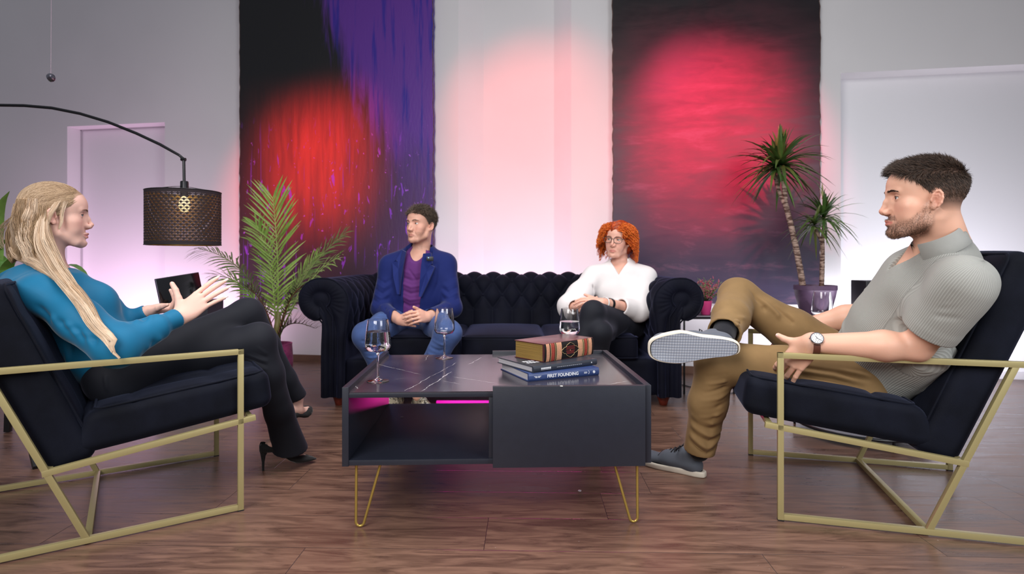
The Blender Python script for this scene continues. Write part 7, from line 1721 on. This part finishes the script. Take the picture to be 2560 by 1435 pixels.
# ================================================================== man in blue blazer on the sofa
def man_blazer():
    root = person_root('seated man in blue blazer, purple v-neck shirt and jeans with hands clasped, on the sofa', (-0.55, 3.35, 0))
    H = Head(at(1054, 562, 3.45), (-0.54, -0.84, 0.05), (0, 0, 1), 0.93, female=0.0, smile=0.7)
    NB = at(1050, 627, 3.47)
    RS, LS = at(977, 666, 3.46), at(1113, 662, 3.50)
    RE, LE = at(951, 772, 3.38), at(1131, 770, 3.40)
    RW, LW = at(1000, 800, 3.16), at(1068, 792, 3.16)
    RH, LH = at(1000, 800, 3.50), at(1072, 800, 3.50); pel = mid(RH, LH)
    RK, LK = at(914, 838, 3.03), at(1120, 832, 3.03); RA, LA = at(988, 985, 3.16), at(1046, 985, 3.10); RA.z = LA.z = 0.09
    tf = Vector((-0.10, -0.97, 0.15)).normalized(); tu = (NB - pel).normalized(); tf = (tf - tu * tf.dot(tu)).normalized(); tr = tf.cross(tu)
    TT = lambda x, y, t: mid(pel, NB, t) + tr * x + tf * y
    Mt = Matrix((tuple(tr), tuple(tf), tuple(tu))).transposed()
    S = SDF(); H.build(S); S.cone(H.T(0, -0.026, -0.020), TT(0, -0.01, 0.96), 0.046, 0.056, 0.03)
    S.ell(TT(0, 0.0, 0.72), (0.14, 0.090, 0.12), Mt, 0.04); S.ell(TT(0, 0, 0.4), (0.12, 0.085, 0.14), Mt, 0.04); S.ell(TT(0, 0, 0.08), (0.13, 0.09, 0.11), Mt, 0.04)
    for a, b, c in ((RS, RE, RW), (LS, LE, LW)): S.cone(TT(0, 0, 0.86), a, 0.05, 0.045, 0.03); S.cone(a, b, 0.045, 0.036, 0.02); S.cone(b, c, 0.036, 0.026, 0.02)
    for a, b, c in ((RH, RK, RA), (LH, LK, LA)): S.cone(a, b, 0.060, 0.042, 0.03); S.cone(b, c, 0.040, 0.034, 0.02)
    # clasped hands: his right hand below, left folded over it
    hA = Hand(RW, at(1030, 800, 3.07) - RW, Vector((-0.35, -0.85, 0.25)), 1, 0.90)
    if hA.t.z < 0: hA.t = -hA.t
    hA.build(S, [(45, 50, 30), (48, 52, 30), (50, 52, 30), (52, 50, 30)], spread=(2, 0, -2, -4), thumb_dir=(0.85, 0.40, 0.0), thumb_bend=20, forearm=mid(RW, RE, 0.3), fr=(0.026, 0.03))
    hB = Hand(LW, at(1036, 790, 3.05) - LW, Vector((0.30, -0.88, 0.35)), 1, 0.92)
    if hB.t.z < 0: hB.t = -hB.t
    hB.build(S, [(30, 38, 20), (34, 38, 20), (36, 38, 20), (38, 36, 20)], spread=(3, 0, -2, -5), thumb_dir=(0.88, 0.42, 0.0), thumb_bend=15, forearm=mid(LW, LE, 0.3), fr=(0.026, 0.03))
    def hairmask(P):
        ax, y, z = np.abs(P[:, 0]), P[:, 1], P[:, 2]
        line = z > np.interp(y, [-0.12, -0.05, -0.018, 0.004, 0.022, 0.040, 0.055, 0.075, 0.10], [-0.070, -0.060, -0.035, -0.005, 0.012, 0.034, 0.048, 0.058, 0.066]); ear = ((ax > 0.062) & (np.hypot((y + 0.006) / 0.018, (z + 0.010) / 0.028) < 1.0)); return (line & ~ear).astype(float)
    def extra(P, c):
        ax = np.abs(P[:, 0]); z = P[:, 2]; y = P[:, 1]; n = snoise(P, 900, 4)
        w = ((z < -0.055) & (y > 0.01)).astype(float) * 0.22 * (0.7 + 0.4 * n); c = blend(c, w, lin(120, 90, 76)); return blend(c, hairmask(P) * 0.85 * np.clip((z + 0.048) / 0.03, 0, 1), lin(78, 66, 58))
    col = skin_colors(H, lin(224, 170, 148), lin(190, 112, 104), lin(214, 128, 112), extra, lipk=0.7)
    lo, hi = H.box(0.008); a1, a2 = hA.box(); c1, c2 = hB.box(); a1 = np.minimum(a1, c1); a2 = np.maximum(a2, c2)
    sdf_part('body', S, M_SKIN, root, 0.006, [(lo, hi, 0.0022), (a1, a2, 0.0026)], colfn=col)
    H.eyes(root, (-0.8, -0.6, 0.05), iris=(0.10, 0.14, 0.14))
    HS = SDF(); H.build(HS); Vh, Fh = HS.mesh(0.0035, lo, hi); Nh = vnorm(Vh, Fh) @ H.Mn; Ph = H.L(Vh)
    parts = [scalp_strands(root, H, Ph, Nh, hairmask, 5200, lambda p: np.interp(p[:, 2], [-0.06, 0.0, 0.05, 0.10], [0.006, 0.012, 0.022, 0.034]), lambda p: np.stack([p[:, 0] * 4, -0.3 + 0 * p[:, 0], -0.5 + 11 * np.clip(p[:, 2] - 0.04, 0, 0.1)], 1), lambda p: np.full(len(p), 0.50), (lin(50, 40, 34), lin(128, 108, 90)), 0.0008, 3, wave=0.005)]
    parts.append(scalp_strands(root, H, Ph, Nh, lambda P: hairmask(P) * (P[:, 2] < 0.05), 1500, lambda p: np.full(len(p), 0.013), lambda p: np.stack([0 * p[:, 0], -0.5 + 0 * p[:, 0], -0.8 + 0 * p[:, 0]], 1), lambda p: np.full(len(p), 0.4), (lin(110, 106, 104), lin(168, 164, 162)), 0.0008, 4, wave=0.002))
    parts.append(brows(H, Ph, 0.0016, (lin(60, 46, 38), lin(100, 80, 66)), 120, 4, len_=0.008)); V, F, C = join(parts); arr_mesh('hair', V, F, M_HAIR, root, C, root)
    # purple v-neck
    P_ = SDF(); P_.ell(TT(0, 0.0, 0.72), (0.150, 0.104, 0.13), Mt, 0.05); P_.ell(TT(0, 0.012, 0.40), (0.135, 0.112, 0.15), Mt, 0.06); P_.ell(TT(0, 0.0, 0.12), (0.14, 0.108, 0.11), Mt, 0.05); P_.cone(TT(0, -0.01, 0.85), TT(0, -0.01, 0.97), 0.09, 0.066, 0.03)
    P_.cone(TT(0, -0.01, 0.92), H.T(0, -0.03, -0.06), 0.060, 0.055, 0.003, 'sub'); P_.cone(TT(0, 0.06, 1.0), TT(0, 0.12, 0.86), 0.050, 0.018, 0.004, 'sub'); P_.cone(TT(0, 0.115, 0.90), TT(0, 0.130, 0.80), 0.022, 0.004, 0.003, 'sub')
    fl_ = [([TT(-0.10, 0.10, 0.30 + 0.09 * i), TT(0.0, 0.125, 0.24 + 0.09 * i), TT(0.10, 0.10, 0.33 + 0.08 * i)], 0.011, 0.005 if i % 2 else -0.006) for i in range(6)] + [([TT(0.03, 0.11, 0.75), TT(-0.05, 0.12, 0.55)], 0.008, -0.004)]
    sdf_part('v_neck_shirt', P_, fabric('purple_jersey', lin(96, 48, 112), 0.8), root, 0.0045, fold_lines=fl_, noise=((22, 0.003, 3),))
    # blazer
    B = SDF()
    def sleeve(a, b, c):
        B.cone(a, b, 0.062, 0.053, 0.03); B.cone(b, mid(b, c, 0.9), 0.053, 0.040, 0.03); d = (c - b).normalized(); q = mid(b, c, 0.86); B.planes([(-d, q)], np.array(q) - 0.07, np.array(q) + 0.07, 0.003); B.cone(mid(b, c, 0.75), c + d * 0.05, 0.034, 0.034, 0.003, 'sub')
    sleeve(RS, RE, RW); sleeve(LS, LE, LW)
    B.ell(TT(0, -0.005, 0.70), (0.178, 0.128, 0.15), Mt, 0.05); B.ell(TT(0, 0.0, 0.36), (0.165, 0.130, 0.17), Mt, 0.06); B.ell(TT(0, -0.005, 0.06), (0.180, 0.130, 0.09), Mt, 0.05)
    for a in (RS, LS): B.cone(TT(0, -0.015, 0.88), a, 0.075, 0.060, 0.05)
    B.cone(TT(0, -0.015, 0.86), TT(0, -0.025, 0.985), 0.10, 0.072, 0.04)
    B.cone(TT(0, -0.012, 0.94), H.T(0, -0.03, -0.06), 0.064, 0.062, 0.003, 'sub')
    # open front: V from the collar to the waist, then straight down
    pl = [(tr * 1.0 + tu * 0.30, TT(0.072, 0, 1.0)), (-tr * 1.0 + tu * 0.30, TT(-0.072, 0, 1.0)), (-tf, TT(0, 0.028, 0.5)), (-tu, TT(0, 0, -0.2))]
    pl = [(tr * 1.0 - tu * 0.10, TT(0.056, 0, 0.60)), (-tr * 1.0 - tu * 0.10, TT(-0.070, 0, 0.60)), (-tf, TT(0, 0.020, 0.5))]
    B.planes(pl, np.array(TT(0, 0.12, 0.5)) - 0.32, np.array(TT(0, 0.12, 0.5)) + 0.32, 0.006)
    fl_ = []
    for a, b, s_ in ((RS, RE, -1), (LS, LE, 1)):
        for i in range(6): t_ = 0.35 + 0.12 * i; c_ = mid(a, b, t_); fl_.append(([c_ + Vector((s_ * 0.05, -0.03, 0.02)), c_ + Vector((0, -0.06, -0.01)), c_ + Vector((-s_ * 0.045, -0.035, 0.02))], 0.010, 0.005 if i % 2 else -0.006))
    for s_, W_, E_ in ((-1, RW, RE), (1, LW, LE)):
        for i in range(4): c_ = mid(E_, W_, 0.1 + 0.2 * i); fl_.append(([c_ + Vector((s_ * 0.03, -0.01, 0.045)), c_ + Vector((0, -0.045, 0.0)), c_ + Vector((s_ * -0.02, -0.02, -0.04))], 0.009, 0.005 if i % 2 else -0.005))
    for s_ in (-1, 1):
        fl_.append(([TT(s_ * 0.070, 0.10, 0.90), TT(s_ * 0.115, 0.11, 0.74), TT(s_ * 0.085, 0.125, 0.45), TT(s_ * 0.070, 0.13, 0.30)], 0.0045, -0.006)); fl_.append(([TT(s_ * 0.095, 0.10, 0.86), TT(s_ * 0.125, 0.105, 0.82)], 0.004, -0.006)); fl_.append(([TT(s_ * 0.14, 0.06, 0.85), TT(s_ * 0.15, 0.08, 0.60), TT(s_ * 0.12, 0.11, 0.35)], 0.012, -0.005))
    M_BZ = fabric('royal_blue_wool', lin(25, 37, 96), 0.8, sheen=0.2, var=0.04, bscale=1400); M_BZL = fabric('blazer_lapel_wool', lin(28, 41, 104), 0.75, sheen=0.2, var=0.03, bscale=1400)
    sdf_part('blazer', B, M_BZ, root, 0.0045, fold_lines=fl_, noise=((20, 0.003, 5),))
    for s_ in (-1, 1):
        pts = [(0.052, 0.100, 0.985), (0.088, 0.060, 1.00), (0.108, 0.093, 0.86), (0.100, 0.103, 0.845), (0.128, 0.100, 0.815), (0.105, 0.128, 0.62), (0.072, 0.137, 0.40), (0.058, 0.139, 0.40), (0.056, 0.137, 0.62), (0.052, 0.122, 0.84)]
        V = [tuple(TT(s_ * a, b + 0.014, t_)) for a, b, t_ in pts]; V2 = [tuple(TT(s_ * a, b + 0.0015 - 0.004, t_)) for a, b, t_ in pts]; n = len(pts); cen = TT(s_ * 0.085, 0.122, 0.74); mb = MB()
        mb.add(V + V2 + [tuple(cen)], [(i, (i + 1) % n, 2 * n) for i in range(n)] + [(i, (i + 1) % n, n + (i + 1) % n, n + i) for i in range(n)]); o = mb.build('lapel', M_BZL, root, smooth=False); o.data.transform(loc_of(root).inverted())
    mk = MB(); mc = TT(0.0, 0, 0); c_ = at(1075, 647, 3.335); mk.box(c_ - Vector((0.020, 0.006, 0.013)), c_ + Vector((0.020, 0.006, 0.013)), bev=0.004); 
    mic = thing('lapel_microphone', 'small black wireless microphone clipped to the blazer collar of the man on the sofa', 'microphone', c_); world_part('housing', mk, M_BLACKP, mic, angle=40)
    world_part('clip', MB().box(c_ + Vector((-0.004, 0.004, -0.010)), c_ + Vector((0.004, 0.012, 0.012)), bev=0.001), M_BLACKP, mic); world_part('status_light', MB().lathe([(0.0, 0.001), (0.002, 0.0)], 8, M=Matrix.Translation(c_ + Vector((-0.008, -0.0062, 0.006))) @ Matrix.Rotation(R(90), 4, 'X')), mat('blue_status_light', (0.2, 0.4, 1), 0.3, emis=((0.2, 0.45, 1.0), 4)), mic)
    # jeans
    T_ = SDF()
    for K, A in ((RK, RA), (LK, LA)):
        T_.cone(K, mid(K, A, 0.5), 0.066, 0.060, 0.02); T_.cone(mid(K, A, 0.5), mid(K, A, 1.0), 0.060, 0.056, 0.02); q = mid(K, A, 0.95); T_.planes([(Vector((0, 0, 1)), q)], np.array(q) - 0.07, np.array(q) + 0.07, 0.003)
    T_.ell(pel, (0.16, 0.11, 0.10), Mt, 0.05)
    for a, b in ((RH, RK), (LH, LK)): T_.cone(a, mid(a, b, 0.5), 0.090, 0.080, 0.04); T_.cone(mid(a, b, 0.5), b, 0.080, 0.068, 0.03)
    fl_ = []
    for K, A, Hh, s_ in ((RK, RA, RH, -1), (LK, LA, LH, 1)):
        for i in range(6): c_ = mid(Hh, K, 0.15 + 0.13 * i); fl_.append(([c_ + Vector((-s_ * 0.05, -0.03, 0.06)), c_ + Vector((0, -0.04, 0.078)), c_ + Vector((s_ * 0.05, -0.05, 0.045))], 0.010, 0.006 if i % 2 else -0.006))
        for i in range(4): c_ = mid(K, A, 0.03 + 0.1 * i); fl_.append(([c_ + Vector((-0.05, -0.04, 0.01)), c_ + Vector((0, -0.07, -0.01)), c_ + Vector((0.05, -0.04, 0.01))], 0.009, 0.005 if i % 2 else -0.006))
    dn = fabric('blue_denim', lin(66, 86, 134), 0.85, sheen=0.1, var=0.22, bscale=1200)
    sdf_part('jeans', T_, dn, root, 0.0045, fold_lines=fl_, noise=((22, 0.003, 7),))
    g = NG('camouflage_canvas', 0.8, 0.2); n = g.noise(g.tc.outputs['Object'], 26.0, 3.0, 0.5, 0.6); c = g.mix(g.ss(n, 0.47, 0.50), lin(176, 166, 148), lin(132, 122, 104)); cm = g.out(g.mix(g.ss(g.noise(g.tc.outputs['Object'], 40.0, 2.0), 0.56, 0.58), c, lin(70, 64, 58)))
    ws = mat('white_rubber', lin(220, 216, 206), 0.5)
    for A, dx in ((RA, -0.25), (LA, 0.60)):
        sneaker(root, Vector((A.x, A.y + 0.03, 0)) - Vector((dx, -1, 0)).normalized() * 0.06, Vector((dx, -1, 0)), (0, 0, 1), 0.27, 0.098, -1 if A is RA else 1, cm, ws, ws, mat('white_laces', lin(200, 196, 188), 0.7), name='shoe')
man_blazer()
# ================================================================== woman with red curls on the sofa
def woman_red():
    root = person_root('seated woman with curly orange-red hair, glasses and white sweater, legs crossed, on the sofa', (0.65, 3.4, 0))
    H = Head(at(1546, 599, 3.47), (-0.50, -0.86, -0.02), (0.10, 0, 1), 0.90, female=1.0, jaw=1.0, smile=0.2)
    NB = at(1550, 660, 3.48)
    RS, LS = at(1487, 692, 3.46), at(1612, 694, 3.46)
    RE, LE = at(1440, 765, 3.32), at(1596, 775, 3.32)
    RW, LW = at(1455, 770, 3.14), at(1505, 756, 3.12)
    RE = at(1424, 768, 3.30)
    RH, LH = at(1520, 810, 3.50), at(1580, 810, 3.50); pel = mid(RH, LH)
    LK, LA = at(1482, 782, 3.02), at(1440, 900, 2.98)       # crossed on top
    RK, RA = at(1500, 830, 2.98), at(1486, 985, 3.08)
    LA.z = 0.26; RA.z = 0.10
    tf = Vector((-0.25, -0.93, 0.22)).normalized(); tu = (NB - pel).normalized(); tf = (tf - tu * tf.dot(tu)).normalized(); tr = tf.cross(tu)
    TT = lambda x, y, t: mid(pel, NB, t) + tr * x + tf * y
    Mt = Matrix((tuple(tr), tuple(tf), tuple(tu))).transposed()
    S = SDF(); H.build(S); S.cone(H.T(0, -0.022, -0.030), TT(0, -0.01, 0.96), 0.043, 0.050, 0.03)
    S.ell(TT(0, 0.0, 0.74), (0.12, 0.085, 0.11), Mt, 0.04); S.ell(TT(0, 0, 0.4), (0.11, 0.085, 0.13), Mt, 0.04); S.ell(TT(0, 0, 0.08), (0.13, 0.09, 0.10), Mt, 0.04)
    for a, b, c in ((RS, RE, RW), (LS, LE, LW)): S.cone(TT(0, 0, 0.86), a, 0.045, 0.04, 0.03); S.cone(a, b, 0.042, 0.036, 0.02); S.cone(b, c, 0.036, 0.024, 0.02)
    for a, b, c in ((RH, RK, RA), (LH, LK, LA)): S.cone(a, b, 0.058, 0.042, 0.03); S.cone(b, c, 0.040, 0.032, 0.02)
    hA = Hand(RW, Vector((0.85, -0.25, 0.22)), Vector((-0.1, -0.7, 0.7)), 1, 0.84); 
    if hA.t.z < 0: hA.t = -hA.t
    hA.build(S, [(16, 22, 14)] * 4, thumb_dir=(0.8, 0.5, 0), forearm=mid(RW, RE, 0.3), fr=(0.024, 0.028))
    hB = Hand(LW, Vector((-0.90, -0.22, 0.10)), Vector((0.1, -0.6, 0.8)), 1, 0.84)
    if hB.t.z < 0: hB.t = -hB.t
    hB.build(S, [(18, 22, 14)] * 4, thumb_dir=(0.85, 0.42, 0.1), forearm=mid(LW, LE, 0.3), fr=(0.024, 0.028))
    col = skin_colors(H, lin(226, 172, 152), lin(200, 112, 106), lin(218, 132, 118), lambda P, c: c, lipk=0.7)
    lo, hi = H.box(0.008); a1, a2 = hA.box(); c1, c2 = hB.box(); a1 = np.minimum(a1, c1); a2 = np.maximum(a2, c2)
    sdf_part('body', S, M_SKIN, root, 0.006, [(lo, hi, 0.0022), (a1, a2, 0.0028)], colfn=col); H.eyes(root, (-0.75, -0.66, 0.0), iris=(0.14, 0.20, 0.22), lash=0.0009)
    # curls
    rr = np.random.default_rng(6); n = 2300; m = 40; U = SDF(); H.e(U, (0, -0.006, 0.040), (0.090, 0.106, 0.090), 0.02); H.e(U, (0, -0.045, -0.03), (0.088, 0.075, 0.085), 0.04); H.e(U, (-0.006, 0.105, -0.045), (0.060, 0.082, 0.100), 0.012, 'sub'); H.e(U, (0, -0.0, -0.13), (0.05, 0.07, 0.05), 0.02, 'sub')
    Vu, Fu = U.mesh(0.004); Vu = Vu + vnorm(Vu, Fu) * (snoise(Vu, 140, 3) * 0.004)[:, None]; Cu = np.tile(np.array(lin(178, 66, 14)), (len(Vu), 1)) * (0.75 + 0.35 * snoise(Vu, 260, 4))[:, None]; parts = [(Vu, Fu, np.clip(Cu, 0, 1))]
    a = rr.uniform(-PI, PI, n); el = np.arcsin(rr.uniform(-0.35, 1.0, n)); dirs = np.stack([np.cos(el) * np.sin(a), np.cos(el) * np.cos(a), np.sin(el)], 1)
    keep = ~((dirs[:, 1] > 0.35) & (dirs[:, 2] < 0.50) & (np.abs(dirs[:, 0]) < 0.72)); dirs = dirs[keep]; n = len(dirs)
    c0_ = np.array((0, -0.012, 0.022)); root_p = c0_ + dirs * np.array((0.084, 0.100, 0.094)); L = rr.uniform(0.07, 0.15, n) * np.where(dirs[:, 1] > 0.3, 0.55, 1.0); t = np.linspace(0, 1, m)[None, :, None]
    out_ = dirs * np.array((1, 1, 0.6)); out_[:, 1] -= 0.25 * (dirs[:, 1] > 0); P = root_p[:, None] + out_[:, None] * 0.030 * np.sin(np.minimum(t * 2.2, PI / 2)) + np.array((0, 0, -1.0)) * (L[:, None, None] * t ** 1.3) + (dirs * np.array((1, 0.3, 0)))[:, None] * 0.018 * t
    hd = dirs[:, :2] + rr.normal(0, 0.12, (n, 2)); hd /= np.linalg.norm(hd, axis=1)[:, None]; zt = np.clip(dirs[:, 2:3] - 0.35, 0, 1)
    P[..., :2] += (hd[:, None] * np.array((1.0, 0.9))) * (0.088 * zt[..., None] * np.sin(t * PI / 2)); P[..., 2] += 0.7 * L[:, None] * zt * t[..., 0] * (1 - t[..., 0] * 0.5)
    P[..., 0] += np.sign(dirs[:, 0:1] - 0.15) * 0.055 * np.clip(dirs[:, 1:2], 0, 1) * t[..., 0] ** 0.8
    P[..., 1] -= 0.02 * t[..., 0] * (dirs[:, 1] > 0)[:, None]
    ph = rr.uniform(0, 6.28, (n, 1)); fr_ = rr.uniform(16, 30, (n, 1)) * np.sign(rr.normal(size=(n, 1))); amp = rr.uniform(0.003, 0.0065, (n, 1)) * np.minimum(1, t[..., 0] * 4)
    P[..., 0] += amp * np.cos(fr_ * t[..., 0] + ph); P[..., 1] += amp * np.sin(fr_ * t[..., 0] + ph); P[..., 2] += amp * 0.5 * np.sin(fr_ * 1.0 * t[..., 0] + ph + 1)
    face = (P[..., 1] > 0.055) & (P[..., 2] < 0.055) & (np.abs(P[..., 0]) < 0.058); P[..., 0] = np.where(face, np.sign(P[..., 0] + 1e-6) * 0.060, P[..., 0])
    Vs, Fs = strands(P, 0.0013 * np.r_[np.ones(m - 3), 0.8, 0.5, 0.2], 4); k = rr.uniform(0, 1, n)[:, None]; C = np.repeat(np.array(lin(186, 66, 10)) * (1 - k) + np.array(lin(246, 134, 44)) * k, m * 4, axis=0); parts.append((H.W(Vs), Fs, C))
    PH = PHW(H); parts.append(brows(H, PH, 0.0010, (lin(140, 90, 60), lin(170, 120, 90)), 90, 4, len_=0.006)); V, F, C = join(parts); arr_mesh('hair', V, F, M_HAIR, root, C, root)
    # glasses
    gl = MB(); M_GF = mat('dark_spectacle_frame', lin(58, 46, 42), 0.35)
    for x in (-1, 1):
        pts = []
        for a_ in range(0, 360, 20):
            c_, s_ = math.cos(R(a_)), math.sin(R(a_)); q = (abs(c_) ** 3.2 + abs(s_) ** 3.2) ** (-1 / 3.2); X = x * 0.034 + 0.0265 * c_ * q; Z = -0.003 + 0.0190 * s_ * q; pts.append(H.T(X, 0.108 - 0.10 * X * X / 0.06, Z))
        gl.tube(pts, 0.0016, 8, closed=True); gl.tube([H.T(x * 0.060, 0.101, 0.006), H.T(x * 0.079, 0.088, 0.006), H.T(x * 0.082, 0.0, 0.004)], 0.0017, 6)
    gl.tube([H.T(-0.0085, 0.108, 0.002), H.T(0, 0.110, 0.005), H.T(0.0085, 0.108, 0.002)], 0.0014, 6); o = gl.build('spectacles', M_GF, root, angle=180); o.data.transform(loc_of(root).inverted())
    # black camisole and white sweater
    C_ = SDF(); C_.ell(TT(0, 0.0, 0.70), (0.126, 0.092, 0.11), Mt, 0.04); C_.planes([(-tu, TT(0, 0, 0.80))], np.array(TT(0, 0, 0.8)) - 0.2, np.array(TT(0, 0, 0.8)) + 0.2, 0.004) if False else None
    C_.planes([(-(tu + tf * 0.1), TT(0, 0.0, 0.88))], np.array(TT(0, 0, 0.8)) - 0.25, np.array(TT(0, 0, 0.8)) + 0.25, 0.004); sdf_part('camisole', C_, fabric('black_camisole', (0.012, 0.012, 0.014)), root, 0.005)
    G_ = SDF()
    def sleeve(a, b, c):
        G_.cone(a, mid(a, b, 0.6), 0.060, 0.070, 0.04); G_.cone(mid(a, b, 0.6), b, 0.070, 0.066, 0.04); G_.cone(b, mid(b, c, 0.45), 0.064, 0.050, 0.03); d = (c - b).normalized(); q = mid(b, c, 0.50); G_.planes([(-d, q)], np.array(q) - 0.057, np.array(q) + 0.057, 0.004); G_.cone(mid(b, c, 0.3), c, 0.040, 0.036, 0.003, 'sub')
    sleeve(RS, RE, RW); sleeve(LS, LE, LW)
    G_.ell(TT(0, 0.0, 0.70), (0.155, 0.120, 0.13), Mt, 0.05); G_.ell(TT(0, 0.015, 0.38), (0.155, 0.130, 0.15), Mt, 0.06); G_.ell(TT(0, 0.0, 0.15), (0.160, 0.125, 0.09), Mt, 0.05)
    for x in (-0.06, 0.06): G_.ell(TT(x, 0.075, 0.58), (0.06, 0.055, 0.06), Mt, 0.05)
    for a_ in (RS, LS): G_.cone(TT(0, -0.01, 0.86), a_, 0.072, 0.058, 0.05)
    G_.cone(TT(0, -0.01, 0.86), TT(0, -0.015, 0.97), 0.09, 0.068, 0.04)
    G_.cone(TT(0, -0.01, 0.92), H.T(0, -0.02, -0.06), 0.060, 0.056, 0.004, 'sub'); G_.planes([(tr + tu * -0.62, TT(0, 0, 0.83)), (-tr + tu * -0.62, TT(0, 0, 0.83)), (-tf, TT(0, 0.03, 0.5))], np.array(TT(0, 0.1, 0.9)) - 0.14, np.array(TT(0, 0.1, 0.9)) + 0.14, 0.006)
    fl_ = [([mid(a_, b_, 0.2 + 0.13 * i) + Vector((-0.05, -0.04, 0.03)), mid(a_, b_, 0.25 + 0.13 * i) + Vector((0.0, -0.07, -0.01)), mid(a_, b_, 0.3 + 0.13 * i) + Vector((0.05, -0.04, -0.03))], 0.014, 0.007 if i % 2 else -0.007) for a_, b_ in ((RS, RE), (LS, LE)) for i in range(6)]
    fl_ += [([TT(-0.13, 0.08, 0.20 + 0.1 * i), TT(0, 0.14, 0.16 + 0.09 * i), TT(0.13, 0.08, 0.22 + 0.09 * i)], 0.014, 0.006 if i % 2 else -0.006) for i in range(4)]
    sdf_part('sweater', G_, fabric('white_wool', lin(232, 226, 226), 0.95, sheen=0.3, var=0.02, bscale=700, bump=0.4), root, 0.0045, fold_lines=fl_, noise=((24, 0.004, 5),))
    T_ = SDF()
    for K, A in ((RK, RA), (LK, LA)): T_.cone(K, A, 0.060, 0.042, 0.02)
    T_.ell(pel, (0.15, 0.11, 0.10), Mt, 0.05)
    for a_, b_ in ((RH, RK), (LH, LK)): T_.cone(a_, mid(a_, b_, 0.5), 0.088, 0.078, 0.04); T_.cone(mid(a_, b_, 0.5), b_, 0.078, 0.060, 0.03)
    sdf_part('trousers', T_, bpy.data.materials['black_trouser_cloth'], root, 0.005, noise=((22, 0.003, 7),))
    bm_ = mat('black_ankle_boot', (0.012, 0.012, 0.013), 0.45)
    sneaker(root, Vector((RA.x, RA.y + 0.05, 0)), Vector((-0.25, -1, 0)), (0, 0, 1), 0.24, 0.085, 1, bm_, bm_, bm_, None, name='shoe'); sneaker(root, LA + Vector((0.02, 0.05, -0.085)), Vector((-0.45, -1, -0.35)), (0, -0.3, 1), 0.24, 0.085, -1, bm_, bm_, bm_, None, name='shoe')
    for nm, t_, m_, w_ in (('wrist_watch', 0.16, 'black_plastic', 0.008), ('bracelet', 0.02, 'white_bracelet', 0.004)):
        d = (LE - LW).normalized(); c_ = mid(LW, LE, t_ + 0.05); u = d.cross(Vector((0, 0, 1))).normalized(); v = d.cross(u); mb = MB(); G = np.zeros((28, 4, 3))
        for i in range(28):
            a_ = 2 * PI * i / 28
            for j, (dy, r_) in enumerate(((-w_, 0.030), (-w_, 0.0325), (w_, 0.0325), (w_, 0.030))): G[i, j] = c_ + d * dy + (u * math.cos(a_) + v * math.sin(a_)) * r_
        mm = M_BLACKP if nm == 'wrist_watch' else mat('white_bracelet', (0.8, 0.8, 0.8), 0.4)
        o = mb.grid(G, closed_u=True, closed_v=True).build(nm, mm); tag(o, 'black wrist band on the left wrist of the woman in white' if nm == 'wrist_watch' else 'thin white bracelet on the left wrist of the woman in white', 'watch' if nm == 'wrist_watch' else 'bracelet')
woman_red()
